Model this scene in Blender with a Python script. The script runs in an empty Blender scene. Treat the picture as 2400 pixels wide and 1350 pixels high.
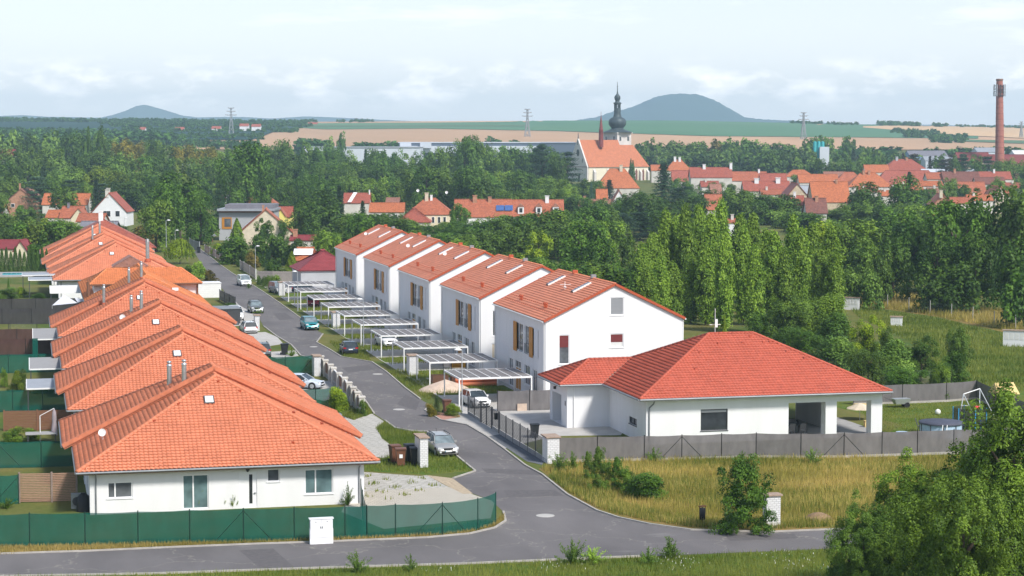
import bpy, math, random
import numpy as np
from mathutils import Vector, geometry
R = math.radians
random.seed(7)
SC = bpy.context.scene
COL = SC.collection
FL, CH, HOR = 4667.0, 25.0, 325.0
YAW = math.atan((1200 - 70) / FL)
PITCH = math.atan((675 - HOR) / FL)
SA, CA = math.sin(YAW), math.cos(YAW)
def c2w(xc, yc):
 return (xc * CA + yc * SA, -xc * SA + yc * CA)
def P(px, py, z=0.0):
 """survey point: where the sight line of a photo pixel meets height z"""
 x = (px - 1200) / FL
 y = -(py - 675) / FL
 cp, sp = math.cos(PITCH), math.sin(PITCH)
 r = (x, cp + y * sp, -sp + y * cp)
 k = (z - CH) / r[2]
 return c2w(r[0] * k, r[1] * k)
def D(px, d):
 """point at distance d down the valley, in the direction of a photo column"""
 return c2w((px - 1200) / FL * d, d)
def ZY(py, d):
 return CH + (HOR - py) * d / FL
def terrain_cam(xc, d):
 pts = [(-1e5, 0), (1120, 0), (1350, 7), (1600, 18.5), (1900, 29), (2300, 40), (2700, 47.5), (3000, 46), (3600, 34), (9e9, 30)]
 z = 0
 for (a, za), (b, zb) in zip(pts, pts[1:]):
  if a <= d < b:
   f = (d - a) / (b - a)
   z = za + (zb - za) * f
   break
 if d > 1120:
  k = min(1, (d - 1120) / 800)
  u = xc / max(d, 1)
  z += k * (-9.0 * max(0, u - 0.08) * 5 + 4.0 * max(0, -u - 0.16) * 10 * 0.5)
  z += k * 1.2 * math.sin(xc * 0.004 + 1.0)
 return z
def terrain(X, Y):
 xc = X * CA - Y * SA
 yc = X * SA + Y * CA
 return terrain_cam(xc, yc)
M = {}
def nt(name):
 m = bpy.data.materials.new(name); m.use_nodes = True
 t = m.node_tree
 return m, t, t.nodes['Principled BSDF']
def N(t, kind, **kw):
 n = t.nodes.new(kind)
 for k, v in kw.items():
  if k.startswith('i_'):
   n.inputs[k[2:].replace('_', ' ')].default_value = v
  else:
   setattr(n, k, v)
 return n
def mixc(t, fac, a, b, blend='MIX'):
 n = t.nodes.new('ShaderNodeMix'); n.data_type = 'RGBA'; n.blend_type = blend
 for sock, v in ((n.inputs[0], fac), (n.inputs[6], a), (n.inputs[7], b)):
  if hasattr(v, 'is_output'):
   t.links.new(v, sock)
  else:
   sock.default_value = v if not isinstance(v, tuple) else (*v[:3], 1)
 return n.outputs[2]
def ramp(t, val, lo, hi):
 n = t.nodes.new('ShaderNodeMapRange')
 t.links.new(val, n.inputs[0])
 n.inputs[1].default_value = lo; n.inputs[2].default_value = hi
 return n.outputs[0]
def noise(t, scale, detail=4, coord='Object', stretch=None, rough=0.55):
 if coord == 'World':
  o = t.nodes.new('ShaderNodeNewGeometry').outputs['Position']
 else:
  o = t.nodes.new('ShaderNodeTexCoord').outputs[coord]
 if stretch:
  mp = t.nodes.new('ShaderNodeMapping'); t.links.new(o, mp.inputs[0])
  mp.inputs['Scale'].default_value = stretch; o = mp.outputs[0]
 n = t.nodes.new('ShaderNodeTexNoise'); t.links.new(o, n.inputs['Vector'])
 n.inputs['Scale'].default_value = scale; n.inputs['Detail'].default_value = detail
 n.inputs['Roughness'].default_value = rough
 return n.outputs['Fac']
def geopos(t):
 return t.nodes.new('ShaderNodeNewGeometry').outputs['Position']
def pm(name, col, rough=0.8, var=0.12, scale=3.0, col2=None, metal=0.0, bump=0.0, bscale=20.0, spec=0.3, stretch=None, big=0.0):
 m, t, b = nt(name)
 c2 = col2 or tuple(min(1, c * (1 + var)) for c in col)
 c1 = col if col2 else tuple(c * (1 - var) for c in col)
 f = ramp(t, noise(t, scale, 5, 'Object', stretch), 0.3, 0.7)
 c = mixc(t, f, c1, c2)
 if big:
  f2 = ramp(t, noise(t, scale * 0.13, 3), 0.35, 0.65)
  c = mixc(t, f2, c, mixc(t, big, c, (0.5, 0.5, 0.5), 'MULTIPLY'))
 t.links.new(c, b.inputs['Base Color'])
 b.inputs['Roughness'].default_value = rough
 b.inputs['Metallic'].default_value = metal
 b.inputs['Specular IOR Level'].default_value = spec
 if bump:
  bn = t.nodes.new('ShaderNodeBump'); bn.inputs['Strength'].default_value = bump
  bn.inputs['Distance'].default_value = 0.02
  t.links.new(noise(t, bscale, 4), bn.inputs['Height']); t.links.new(bn.outputs[0], b.inputs['Normal'])
 M[name] = m
 return m
def tile_mat(name, col, var=0.10, course=0.34, moss=0.0):
 """fired clay tile: every tile a slightly different firing, faint weathering streaks"""
 m, t, b = nt(name)
 tc = t.nodes.new('ShaderNodeTexCoord')
 v = t.nodes.new('ShaderNodeTexVoronoi'); v.inputs['Scale'].default_value = 3.3
 t.links.new(tc.outputs['Object'], v.inputs['Vector'])
 sep = t.nodes.new('ShaderNodeSeparateColor'); t.links.new(v.outputs['Color'], sep.inputs[0])
 c = mixc(t, sep.outputs[0], tuple(x * (1 - var) for x in col), tuple(min(1, x * (1 + var)) for x in col))
 f = ramp(t, noise(t, 0.55, 5), 0.38, 0.75)
 c = mixc(t, f, c, mixc(t, 0.35, c, (0.62, 0.55, 0.5), 'MULTIPLY'))
 if moss:
  f3 = ramp(t, noise(t, 1.7, 6), 0.55, 0.72)
  n = t.nodes.new('ShaderNodeMath'); n.operation = 'MULTIPLY'; n.inputs[1].default_value = moss
  t.links.new(f3, n.inputs[0])
  c = mixc(t, n.outputs[0], c, (0.10, 0.075, 0.05))
 t.links.new(c, b.inputs['Base Color'])
 b.inputs['Roughness'].default_value = 0.62; b.inputs['Specular IOR Level'].default_value = 0.35
 M[name] = m
 return m
def leaf_mat(name, ca, cb, trans=0.3):
 m, t, b = nt(name)
 at = t.nodes.new('ShaderNodeAttribute'); at.attribute_name = 'leaf'
 oi = t.nodes.new('ShaderNodeObjectInfo')
 f = ramp(t, at.outputs['Fac'], 0.0, 1.0)
 c = mixc(t, f, ca, cb)
 nb = ramp(t, noise(t, 1.3, 3), 0.35, 0.7)
 c = mixc(t, nb, c, mixc(t, 0.6, c, (0.72, 0.8, 0.55), 'MULTIPLY'))
 c = mixc(t, 1.0, c, oi.outputs['Color'], 'MULTIPLY')
 t.links.new(c, b.inputs['Base Color'])
 b.inputs['Roughness'].default_value = 0.55; b.inputs['Specular IOR Level'].default_value = 0.22
 tr = t.nodes.new('ShaderNodeBsdfTranslucent'); t.links.new(c, tr.inputs['Color'])
 mx = t.nodes.new('ShaderNodeMixShader'); mx.inputs[0].default_value = trans
 t.links.new(b.outputs[0], mx.inputs[1]); t.links.new(tr.outputs[0], mx.inputs[2])
 t.links.new(mx.outputs[0], t.nodes['Material Output'].inputs[0])
 M[name] = m
 return m
def mesh_fabric(name, col, see=0.25, rough=0.8):
 """woven shade netting: part of the light passes between the threads"""
 m, t, b = nt(name)
 f = ramp(t, noise(t, 2.0, 4, 'Object', (1, 1, 0.4)), 0.3, 0.7)
 c = mixc(t, f, tuple(x * 0.85 for x in col), tuple(x * 1.15 for x in col))
 t.links.new(c, b.inputs['Base Color']); b.inputs['Roughness'].default_value = rough
 b.inputs['Specular IOR Level'].default_value = 0.15
 tp = t.nodes.new('ShaderNodeBsdfTransparent')
 mx = t.nodes.new('ShaderNodeMixShader'); mx.inputs[0].default_value = see
 t.links.new(b.outputs[0], mx.inputs[1]); t.links.new(tp.outputs[0], mx.inputs[2])
 t.links.new(mx.outputs[0], t.nodes['Material Output'].inputs[0])
 M[name] = m
 return m
class MB:
 def __init__(self):
  self.v = []; self.n = 0; self.li = []; self.ls = []; self.mi = []; self.sm = []; self.cur = 0; self.smooth = False; self.attr = None
 def add(self, verts, faces, smooth=None, mi=None):
  verts = np.asarray(verts, float).reshape(-1, 3)
  s = self.smooth if smooth is None else smooth
  mi = self.cur if mi is None else mi
  for f in faces:
   self.ls.append(len(f)); self.li.append(np.asarray(f) + self.n)
   self.mi.append(mi); self.sm.append(s)
  self.v.append(verts); self.n += len(verts)
  return self
 def addq(self, verts, quads, smooth=False, mi=None):
  """bulk add of an (n,k) face array"""
  verts = np.asarray(verts, float).reshape(-1, 3); quads = np.asarray(quads)
  mi = self.cur if mi is None else mi
  self.li.append((quads + self.n).ravel()); k = quads.shape[1]
  self.ls.extend([k] * len(quads)); self.mi.extend([mi] * len(quads)); self.sm.extend([smooth] * len(quads))
  self.v.append(verts); self.n += len(verts)
  return self
 def box(self, x0, x1, y0, y1, z0, z1):
  x0, x1 = min(x0, x1), max(x0, x1); y0, y1 = min(y0, y1), max(y0, y1); z0, z1 = min(z0, z1), max(z0, z1)
  v = [(x0, y0, z0), (x1, y0, z0), (x1, y1, z0), (x0, y1, z0), (x0, y0, z1), (x1, y0, z1), (x1, y1, z1), (x0, y1, z1)]
  return self.add(v, [(3, 2, 1, 0), (4, 5, 6, 7), (0, 1, 5, 4), (1, 2, 6, 5), (2, 3, 7, 6), (3, 0, 4, 7)], False)
 def obox(self, c, sx, sy, z0, z1, rot=0.0):
  co, si = math.cos(rot), math.sin(rot)
  v = []
  for z in (z0, z1):
   for a, b in ((-1, -1), (1, -1), (1, 1), (-1, 1)):
    x, y = a * sx / 2, b * sy / 2
    v.append((c[0] + x * co - y * si, c[1] + x * si + y * co, z))
  return self.add(v, [(3, 2, 1, 0), (4, 5, 6, 7), (0, 1, 5, 4), (1, 2, 6, 5), (2, 3, 7, 6), (3, 0, 4, 7)], False)
 def bar(self, a, b, w, h=None, up=(0, 0, 1)):
  """square bar from a to b"""
  h = h or w
  a, b = Vector(a), Vector(b); d = (b - a)
  if d.length < 1e-6: return self
  d.normalize(); up = Vector(up)
  if abs(d.dot(up)) > 0.98: up = Vector((0, 1, 0))
  s = d.cross(up).normalized(); u = s.cross(d)
  v = []
  for p in (a, b):
   for i, j in ((-1, -1), (1, -1), (1, 1), (-1, 1)):
    v.append(tuple(p + s * (i * w / 2) + u * (j * h / 2)))
  return self.add(v, [(3, 2, 1, 0), (4, 5, 6, 7), (0, 1, 5, 4), (1, 2, 6, 5), (2, 3, 7, 6), (3, 0, 4, 7)], False)
 def cyl(self, a, b, r0, r1=None, n=10, cap=True, smooth=True):
  r1 = r0 if r1 is None else r1
  a, b = Vector(a), Vector(b); d = (b - a).normalized()
  up = Vector((0, 0, 1)) if abs(d.z) < 0.9 else Vector((1, 0, 0))
  s = d.cross(up).normalized(); u = s.cross(d)
  v = []
  for p, r in ((a, r0), (b, r1)):
   for i in range(n):
    an = 2 * math.pi * i / n
    v.append(tuple(p + s * (math.cos(an) * r) + u * (math.sin(an) * r)))
  self.add(v, [(i, (i + 1) % n, n + (i + 1) % n, n + i) for i in range(n)], smooth)
  if cap:
   self.add(v[:n], [tuple(range(n))[::-1]], False); self.add(v[n:], [tuple(range(n))], False)
  return self
 def lathe(self, c, prof, n=12, smooth=True, rot=0.0):
  """prof: list of (r, z) bottom to top"""
  v = []
  for r, z in prof:
   for i in range(n):
    an = 2 * math.pi * i / n + rot
    v.append((c[0] + math.cos(an) * r, c[1] + math.sin(an) * r, c[2] + z))
  f = []
  for k in range(len(prof) - 1):
   for i in range(n):
    j = (i + 1) % n
    f.append((k * n + i, k * n + j, (k + 1) * n + j, (k + 1) * n + i))
  self.add(v, f, smooth)
  self.add(v[:n], [tuple(range(n))[::-1]], False); self.add(v[-n:], [tuple(range(n))], False)
  return self
 def poly(self, pts, z=None):
  """possibly concave polygon"""
  pts = [(p[0], p[1], p[2] if len(p) > 2 else z) for p in pts]
  tris = geometry.tessellate_polygon([[Vector(p) for p in pts]])
  out = []
  for a, b, c in tris:
   pa, pb, pc = pts[a], pts[b], pts[c]
   nz = (pb[0] - pa[0]) * (pc[1] - pa[1]) - (pb[1] - pa[1]) * (pc[0] - pa[0])
   out.append((a, b, c) if nz >= 0 else (a, c, b))
  return self.add(pts, out, False)
 def prism(self, pts, z0, z1):
  n = len(pts)
  ar = sum(pts[i][0] * pts[(i + 1) % n][1] - pts[(i + 1) % n][0] * pts[i][1] for i in range(n))
  if ar < 0: pts = pts[::-1]
  self.poly(pts, z1)
  v = [(p[0], p[1], z0) for p in pts] + [(p[0], p[1], z1) for p in pts]
  return self.add(v, [(i, (i + 1) % n, n + (i + 1) % n, n + i) for i in range(n)], False)
 def face(self, *pts, smooth=False):
  return self.add(list(pts), [tuple(range(len(pts)))], smooth)
 def grid(self, G, smooth=True):
  """G: array (a, b, 3)"""
  G = np.asarray(G); a, b = G.shape[:2]
  idx = np.arange(a * b).reshape(a, b)
  q = np.stack([idx[:-1, :-1], idx[:-1, 1:], idx[1:, 1:], idx[1:, :-1]], -1).reshape(-1, 4)
  return self.addq(G.reshape(-1, 3), q, smooth)
 def mesh(self, name, mats, origin=(0, 0, 0)):
  me = bpy.data.meshes.new(name)
  v = np.concatenate(self.v) - np.asarray(origin, float)
  li = np.concatenate([np.asarray(x).ravel() for x in self.li]).astype(np.int32)
  ls = np.asarray(self.ls, np.int32); st = np.concatenate([[0], np.cumsum(ls)[:-1]]).astype(np.int32)
  me.vertices.add(len(v)); me.vertices.foreach_set('co', v.astype(np.float32).ravel())
  me.loops.add(len(li)); me.loops.foreach_set('vertex_index', li)
  me.polygons.add(len(ls)); me.polygons.foreach_set('loop_start', st)
  for m in (mats if isinstance(mats, (list, tuple)) else [mats]):
   me.materials.append(m)
  me.polygons.foreach_set('material_index', np.asarray(self.mi, np.int32))
  me.polygons.foreach_set('use_smooth', np.asarray(self.sm, bool))
  me.update(calc_edges=True)
  if self.attr is not None:
   a = me.attributes.new('leaf', 'FLOAT', 'POINT'); a.data.foreach_set('value', np.asarray(self.attr, np.float32))
  return me
 def build(self, name, mats, parent=None):
  o = bpy.data.objects.new(name, self.mesh(name, mats, ORG.get(parent.name, (0, 0, 0)) if parent else (0, 0, 0)))
  COL.objects.link(o)
  if parent:
   o.parent = parent; ORG[o.name] = ORG.get(parent.name, (0, 0, 0))
  return o
ORG = {}
def thing(name, label, cat, loc=(0, 0, 0), group=None, rz=0.0):
 o = bpy.data.objects.new(name, None); COL.objects.link(o)
 o.location = loc if len(loc) == 3 else (*loc, 0); o.rotation_euler.z = rz
 o.empty_display_size = 0.5
 ORG[o.name] = tuple(o.location)
 o['label'] = label; o['category'] = cat
 if group: o['group'] = group
 return o
def tag(o, label, cat, group=None):
 o['label'] = label; o['category'] = cat
 if group: o['group'] = group
 return o
def struct(name, mb, mats, kind='structure', label=None):
 o = mb.build(name, mats); o['kind'] = kind
 if label: o['label'] = label
 return o
KIDS = {}
def copy_tree(o, parent=None):
 c = o.copy(); COL.objects.link(c)
 if parent: c.parent = parent
 for ch in list(o.children):
  copy_tree(ch, c)
 return c
def place(proto, used, loc, rz=0.0, label=None, group=None, scale=None):
 """first call moves the prototype itself, later calls copy it with its parts"""
 o = proto if not used else copy_tree(proto)
 used.append(o)
 o.location = loc if len(loc) == 3 else (*loc, 0); o.rotation_euler.z = rz
 if scale: o.scale = scale if isinstance(scale, tuple) else (scale,) * 3
 if label: o['label'] = label
 if group: o['group'] = group
 return o
ORD = ['first', 'second', 'third', 'fourth', 'fifth', 'sixth', 'seventh', 'eighth', 'ninth', 'tenth', 'eleventh', 'twelfth',
  'thirteenth', 'fourteenth', 'fifteenth', 'sixteenth', 'seventeenth', 'eighteenth', 'nineteenth', 'twentieth']
def wall(mb, O, U, W, Hh, openings=(), reveal=0.14, inward=None, top=None, brk=()):
 """rendered wall plane from O along U, height Hh; openings (u0,u1,v0,v1) are cut and get reveals.
 inward: vector into the building. top(u): roof line, else flat."""
 O = Vector(O); U = Vector(U).normalized(); V = Vector((0, 0, 1)); I = Vector(inward)
 tf = top or (lambda u: Hh)
 us = sorted(set([0, W] + [x for o in openings for x in o[:2]] + list(brk)))
 flip = U.cross(V).dot(I) > 0
 def q(pts):
  pts = [tuple(p) for p in pts]
  mb.face(*(pts[::-1] if flip else pts))
 pt = lambda u, v, dp=0: O + U * u + V * v + I * dp
 for u0, u1 in zip(us, us[1:]):
  lim = min(tf(u0), tf(u1))
  cut = sorted([o for o in openings if o[0] <= u0 + 1e-6 and o[1] >= u1 - 1e-6], key=lambda o: o[2])
  v = 0
  for o in cut:
   if o[2] > v: q([pt(u0, v), pt(u1, v), pt(u1, o[2]), pt(u0, o[2])])
   v = o[3]
  q([pt(u0, v), pt(u1, v), pt(u1, tf(u1)), pt(u0, tf(u0))])
 for (a, b, c, d) in openings:
  r = reveal
  for p in ([pt(a, c), pt(a, d), pt(a, d, r), pt(a, c, r)], [pt(b, d), pt(b, c), pt(b, c, r), pt(b, d, r)],
     [pt(a, d), pt(b, d), pt(b, d, r), pt(a, d, r)], [pt(b, c), pt(a, c), pt(a, c, r), pt(b, c, r)]):
   q(p)
def window(parent, O, U, inward, rect, frame_mat, glass_mat, depth=0.12, fw=0.08, mull=(), sill=True, name='window', blind=None, sash=None):
 """a window standing in an opening: frame as the part, pane and sill as its sub-parts"""
 O = Vector(O); U = Vector(U).normalized(); V = Vector((0, 0, 1)); I = Vector(inward)
 a, b, c, d = rect
 def slab(mb, u0, u1, v0, v1, d0, d1):
  v = []
  for dd in (d0, d1):
   for (u, w) in ((u0, v0), (u1, v0), (u1, v1), (u0, v1)):
    v.append(tuple(O + U * u + V * w + I * dd))
  f = [(0, 1, 2, 3), (7, 6, 5, 4), (0, 4, 5, 1), (1, 5, 6, 2), (2, 6, 7, 3), (3, 7, 4, 0)]
  if U.cross(V).dot(I) > 0: f = [x[::-1] for x in f]
  mb.add(v, f, False)
 m = MB(); e = 0.004
 slab(m, a + e, a + fw, c + e, d - e, depth - 0.06, depth + 0.02); slab(m, b - fw, b - e, c + e, d - e, depth - 0.06, depth + 0.02)
 slab(m, a + fw, b - fw, c + e, c + fw, depth - 0.06, depth + 0.02); slab(m, a + fw, b - fw, d - fw, d - e, depth - 0.06, depth + 0.02)
 for u in mull:
  slab(m, a + u - fw * 0.6, a + u + fw * 0.6, c + fw, d - fw, depth - 0.058, depth + 0.018)
 fo = m.build(name, frame_mat, parent)
 g = MB(); slab(g, a + fw, b - fw, c + fw, d - fw, depth - 0.01, depth + 0.01); g.build('pane', glass_mat, fo)
 if blind:
  g = MB(); slab(g, a + fw, b - fw, d - fw - (d - c) * blind[0], d - fw, depth - 0.03, depth - 0.012); g.build('blind', blind[1], fo)
 if sill:
  s = MB(); slab(s, a - 0.05, b + 0.05, c - 0.06, c - 0.002, -0.05, depth); s.build('sill', frame_mat, fo)
 return fo
def tiles(mb, O, U, S, lim, L, course=0.34, wave=0.30, amp=0.045, step=0.085, samples=6, lift=0.0):
 """rows of overlapping tiles on a roof plane. O eave origin, U along the eave, S up the slope (unit vectors),
 lim(v)->(u0,u1), L slope length"""
 O = np.array(O, float); U = np.array(U, float); U /= np.linalg.norm(U); S = np.array(S, float); S /= np.linalg.norm(S)
 Nn = np.cross(U, S); Nn /= np.linalg.norm(Nn)
 if Nn[2] < 0: Nn = -Nn
 flip = np.cross(U, S)[2] < 0
 rows = max(1, int(round(L / course))); h = L / rows
 for k in range(rows):
  v0, v1 = k * h, (k + 1) * h
  u0, u1 = lim((v0 + v1) / 2)
  if u1 - u0 < 0.05: continue
  if amp > 0:
   n = max(2, int((u1 - u0) / wave * samples)); uu = np.linspace(u0, u1, n + 1)
   ph = (uu / wave) % 1.0
   w = amp * (np.sin(ph * 2 * np.pi) * 0.7 + 0.3 * np.sin(ph * 4 * np.pi + 0.6))
  else:
   uu = np.array([u0, u1]); w = np.zeros(2); n = 1
  ov = 0.10
  rowsP = []
  for v, hh in ((v0 + 0.03, lift + step - 0.028), (v0, lift + step - 0.028), (v0 - 0.004, lift + step), (v1 + ov, lift + 0.006)):
   rowsP.append(O + uu[:, None] * U + v * S + (w + hh)[:, None] * Nn)
  G = np.stack(rowsP)
  if flip: G = G[:, ::-1]
  mb.grid(G, False) if amp == 0 else mb.grid(G, True)
def ridge_cap(mb, a, b, r=0.14, seg=0.4, mi=None):
 """overlapping half-round ridge tiles"""
 a, b = Vector(a), Vector(b); d = b - a; L = d.length; d.normalize()
 n = max(1, int(L / seg))
 s = d.cross(Vector((0, 0, 1))).normalized(); u = s.cross(d)
 V = []; Q = []
 for k in range(n):
  p0 = a + d * (L * k / n); p1 = a + d * (L * (k + 1) / n + 0.05)
  base = len(V)
  for p, rr in ((p0, r * 1.12), (p1, r * 0.95)):
   for i in range(7):
    an = math.pi * (i / 6) * 1.2 - 0.1 * math.pi
    V.append(tuple(p + s * (math.cos(an) * rr) + u * (math.sin(an) * rr * 0.85)))
  for i in range(6):
   Q.append((base + i, base + i + 1, base + 8 + i, base + 7 + i))
  V.append(tuple(p0)); c = len(V) - 1
  for i in range(6): Q.append((base + i + 1, base + i, c, c))
 mb.add(V, [q if q[2] != q[3] else q[:3] for q in Q], True)
pm('render_white', (0.79, 0.79, 0.80), 0.9, 0.03, 0.8, col2=(0.73, 0.73, 0.73), bump=0.15, bscale=60, stretch=(1.3, 1.3, 0.25))
pm('render_pale', (0.74, 0.745, 0.76), 0.9, 0.03, 0.8)
pm('render_grey', (0.42, 0.43, 0.45), 0.9, 0.05, 1.0)
pm('cream', (0.70, 0.62, 0.45), 0.9, 0.06, 0.7)
pm('yellow_render', (0.80, 0.68, 0.20), 0.9, 0.05, 0.7)
pm('old_plaster', (0.58, 0.55, 0.50), 0.9, 0.12, 0.5)
pm('rubble_stone', (0.52, 0.42, 0.30), 0.95, 0.2, 2.0)
pm('brick_wall', (0.42, 0.22, 0.14), 0.9, 0.2, 2.5)
pm('white_plastic', (0.82, 0.82, 0.83), 0.4, 0.02, 2.0)
pm('white_metal', (0.80, 0.80, 0.79), 0.4, 0.03, 2.0)
pm('zinc', (0.26, 0.275, 0.29), 0.5, 0.1, 2.0, metal=0.3)
pm('galvanised', (0.50, 0.53, 0.55), 0.4, 0.1, 2.0, metal=0.5)
pm('steel_pipe', (0.50, 0.50, 0.50), 0.35, 0.12, 4.0, metal=0.7)
pm('anthracite', (0.06, 0.062, 0.068), 0.5, 0.1, 2.0)
pm('black_metal', (0.015, 0.015, 0.016), 0.45, 0.1, 2.0)
pm('dark_green_metal', (0.012, 0.04, 0.03), 0.5, 0.1, 2.0)
pm('amber_wood', (0.50, 0.215, 0.03), 0.55, 0.12, 4.0, stretch=(8, 8, 0.6))
pm('brown_wood', (0.20, 0.095, 0.055), 0.75, 0.2, 3.0, stretch=(1, 1, 12))
pm('grey_wood', (0.30, 0.27, 0.25), 0.85, 0.2, 3.0, stretch=(10, 10, 1))
pm('old_wood', (0.26, 0.20, 0.17), 0.85, 0.25, 3.0, stretch=(10, 10, 1))
pm('wicker_brown', (0.36, 0.22, 0.15), 0.9, 0.25, 5.0, stretch=(1, 1, 9))
pm('concrete', (0.44, 0.425, 0.40), 0.9, 0.1, 0.9, bump=0.1)
pm('concrete_dark', (0.34, 0.335, 0.33), 0.9, 0.1, 1.2)
pm('kerb_stone', (0.40, 0.375, 0.34), 0.9, 0.15, 1.4)
pm('coping', (0.35, 0.26, 0.20), 0.9, 0.2, 2.5)
pm('bark', (0.10, 0.075, 0.055), 0.95, 0.25, 5.0)
pm('verge_trim', (0.42, 0.085, 0.035), 0.6, 0.1, 3.0)
pm('gravel_dark', (0.13, 0.14, 0.155), 0.95, 0.55, 9.0, bump=0.9, bscale=12)
pm('gravel_sand', (0.42, 0.34, 0.24), 0.95, 0.3, 5.0, bump=0.6, bscale=10)
pm('red_paver', (0.42, 0.22, 0.17), 0.9, 0.15, 5.0)
pm('rubber', (0.02, 0.02, 0.021), 0.8, 0.1, 3.0)
pm('bin_brown', (0.17, 0.075, 0.045), 0.5, 0.08, 2.0)
pm('bin_black', (0.022, 0.024, 0.028), 0.5, 0.1, 2.0)
pm('rust', (0.13, 0.04, 0.025), 0.8, 0.3, 6.0)
pm('tin_roof', (0.36, 0.38, 0.41), 0.45, 0.08, 1.0, metal=0.2)
pm('dark_roof', (0.19, 0.185, 0.21), 0.7, 0.12, 0.8)
pm('green_patina', (0.055, 0.075, 0.082), 0.5, 0.2, 0.5, metal=0.2)
pm('maroon_sheet', (0.20, 0.045, 0.04), 0.6, 0.1, 0.8)
pm('stone_light', (0.62, 0.58, 0.55), 0.95, 0.1, 0.3)
pm('stone_cream', (0.72, 0.66, 0.52), 0.95, 0.08, 0.3)
pm('stack_brick', (0.36, 0.13, 0.095), 0.9, 0.18, 0.6, stretch=(1, 1, 3))
pm('teal_paint', (0.02, 0.28, 0.30), 0.5, 0.08, 0.5)
pm('blue_wall', (0.30, 0.42, 0.62), 0.7, 0.06, 0.4)
pm('warehouse_white', (0.56, 0.60, 0.66), 0.6, 0.06, 0.05)
pm('warehouse_dark', (0.10, 0.13, 0.18), 0.6, 0.08, 0.05)
pm('pv_panel', (0.06, 0.12, 0.30), 0.2, 0.15, 1.0, spec=0.6)
pm('awning', (0.27, 0.27, 0.275), 0.7, 0.05, 1.2, stretch=(1, 8, 1))
pm('parasol_cloth', (0.33, 0.28, 0.30), 0.9, 0.1, 2.0)
pm('sun_sail', (0.58, 0.60, 0.66), 0.9, 0.06, 1.0)
pm('pool_water', (0.02, 0.46, 0.62), 0.1, 0.1, 1.0)
pm('pool_liner', (0.42, 0.55, 0.70), 0.5, 0.2, 2.0)
pm('pool_cover', (0.075, 0.08, 0.11), 0.6, 0.15, 2.0)
pm('yellow_banner', (0.72, 0.40, 0.02), 0.6, 0.05, 2.0)
pm('orange_tube', (0.50, 0.14, 0.06), 0.6, 0.12, 2.0)
pm('timber_new', (0.68, 0.50, 0.22), 0.7, 0.12, 3.0)
pm('blind_red', (0.16, 0.03, 0.03), 0.7, 0.1, 3.0)
pm('blind_white', (0.66, 0.66, 0.64), 0.7, 0.04, 3.0)
pm('blind_grey', (0.34, 0.355, 0.37), 0.6, 0.06, 4.0, stretch=(0.2, 0.2, 12))
pm('roller_grey', (0.26, 0.27, 0.285), 0.6, 0.1, 4.0, stretch=(0.1, 0.1, 10))
pm('sand_heap', (0.56, 0.44, 0.35), 0.95, 0.15, 2.0, bump=0.4)
pm('beige', (0.60, 0.52, 0.40), 0.8, 0.1, 2.0)
pm('interior_dark', (0.02, 0.02, 0.022), 0.8, 0.3, 2.0)
pm('hay', (0.24, 0.16, 0.09), 0.95, 0.3, 3.0)
pm('teal_trim', (0.06, 0.30, 0.55), 0.5, 0.1, 2.0)
pm('red_plastic', (0.60, 0.05, 0.04), 0.4, 0.05, 2.0)
pm('flower_white', (0.8, 0.8, 0.75), 0.8, 0.05, 2.0)
def glass(name, col, rough=0.06, var=0.35, scale=0.9):
 m, t, b = nt(name)
 f = ramp(t, noise(t, scale, 2), 0.35, 0.65)
 t.links.new(mixc(t, f, tuple(c * (1 - var) for c in col), tuple(c * (1 + var) for c in col)), b.inputs['Base Color'])
 b.inputs['Roughness'].default_value = rough; b.inputs['Specular IOR Level'].default_value = 0.8
 M[name] = m
glass('glass_dark', (0.035, 0.04, 0.045)); glass('glass_teal', (0.12, 0.19, 0.20), 0.12)
glass('glass_grey', (0.12, 0.13, 0.145)); glass('car_glass', (0.03, 0.04, 0.045), 0.05, 0.3, 1.5)
glass('car_glass_light', (0.16, 0.20, 0.215), 0.1, 0.3, 1.5)
m, t, b = nt('poly_sheet')
t.links.new(mixc(t, ramp(t, noise(t, 0.5, 5), 0.3, 0.7), (0.20, 0.185, 0.185), (0.30, 0.285, 0.28)), b.inputs['Base Color'])
b.inputs['Roughness'].default_value = 0.6; b.inputs['Specular IOR Level'].default_value = 0.12
tp = t.nodes.new('ShaderNodeBsdfTransparent'); mx = t.nodes.new('ShaderNodeMixShader'); mx.inputs[0].default_value = 0.34
t.links.new(b.outputs[0], mx.inputs[1]); t.links.new(tp.outputs[0], mx.inputs[2])
t.links.new(mx.outputs[0], t.nodes['Material Output'].inputs[0]); M['poly_sheet'] = m
tile_mat('tile_orange', (0.60, 0.200, 0.104))
tile_mat('tile_bright', (0.64, 0.215, 0.080), moss=0.15)
tile_mat('tile_salmon', (0.66, 0.235, 0.128))
tile_mat('tile_red', (0.46, 0.098, 0.056))
tile_mat('tile_town', (0.40, 0.13, 0.070), 0.2)
tile_mat('tile_town_red', (0.35, 0.10, 0.066), 0.2)
tile_mat('tile_town_orange', (0.46, 0.150, 0.064), 0.2)
tile_mat('tile_brown', (0.20, 0.085, 0.065), 0.2)
tile_mat('tile_dull', (0.33, 0.16, 0.115), 0.25, moss=0.3)
tile_mat('tile_maroon', (0.27, 0.05, 0.055), 0.12)
tile_mat('tile_signal', (0.48, 0.045, 0.05), 0.12)
mesh_fabric('green_mesh', (0.003, 0.090, 0.068), 0.19)
mesh_fabric('grey_mesh', (0.165, 0.155, 0.155), 0.05)
mesh_fabric('dark_mesh', (0.055, 0.052, 0.055), 0.06)
mesh_fabric('brown_mesh', (0.085, 0.045, 0.04), 0.05)
mesh_fabric('wire_mesh', (0.16, 0.18, 0.17), 0.84)
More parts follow.
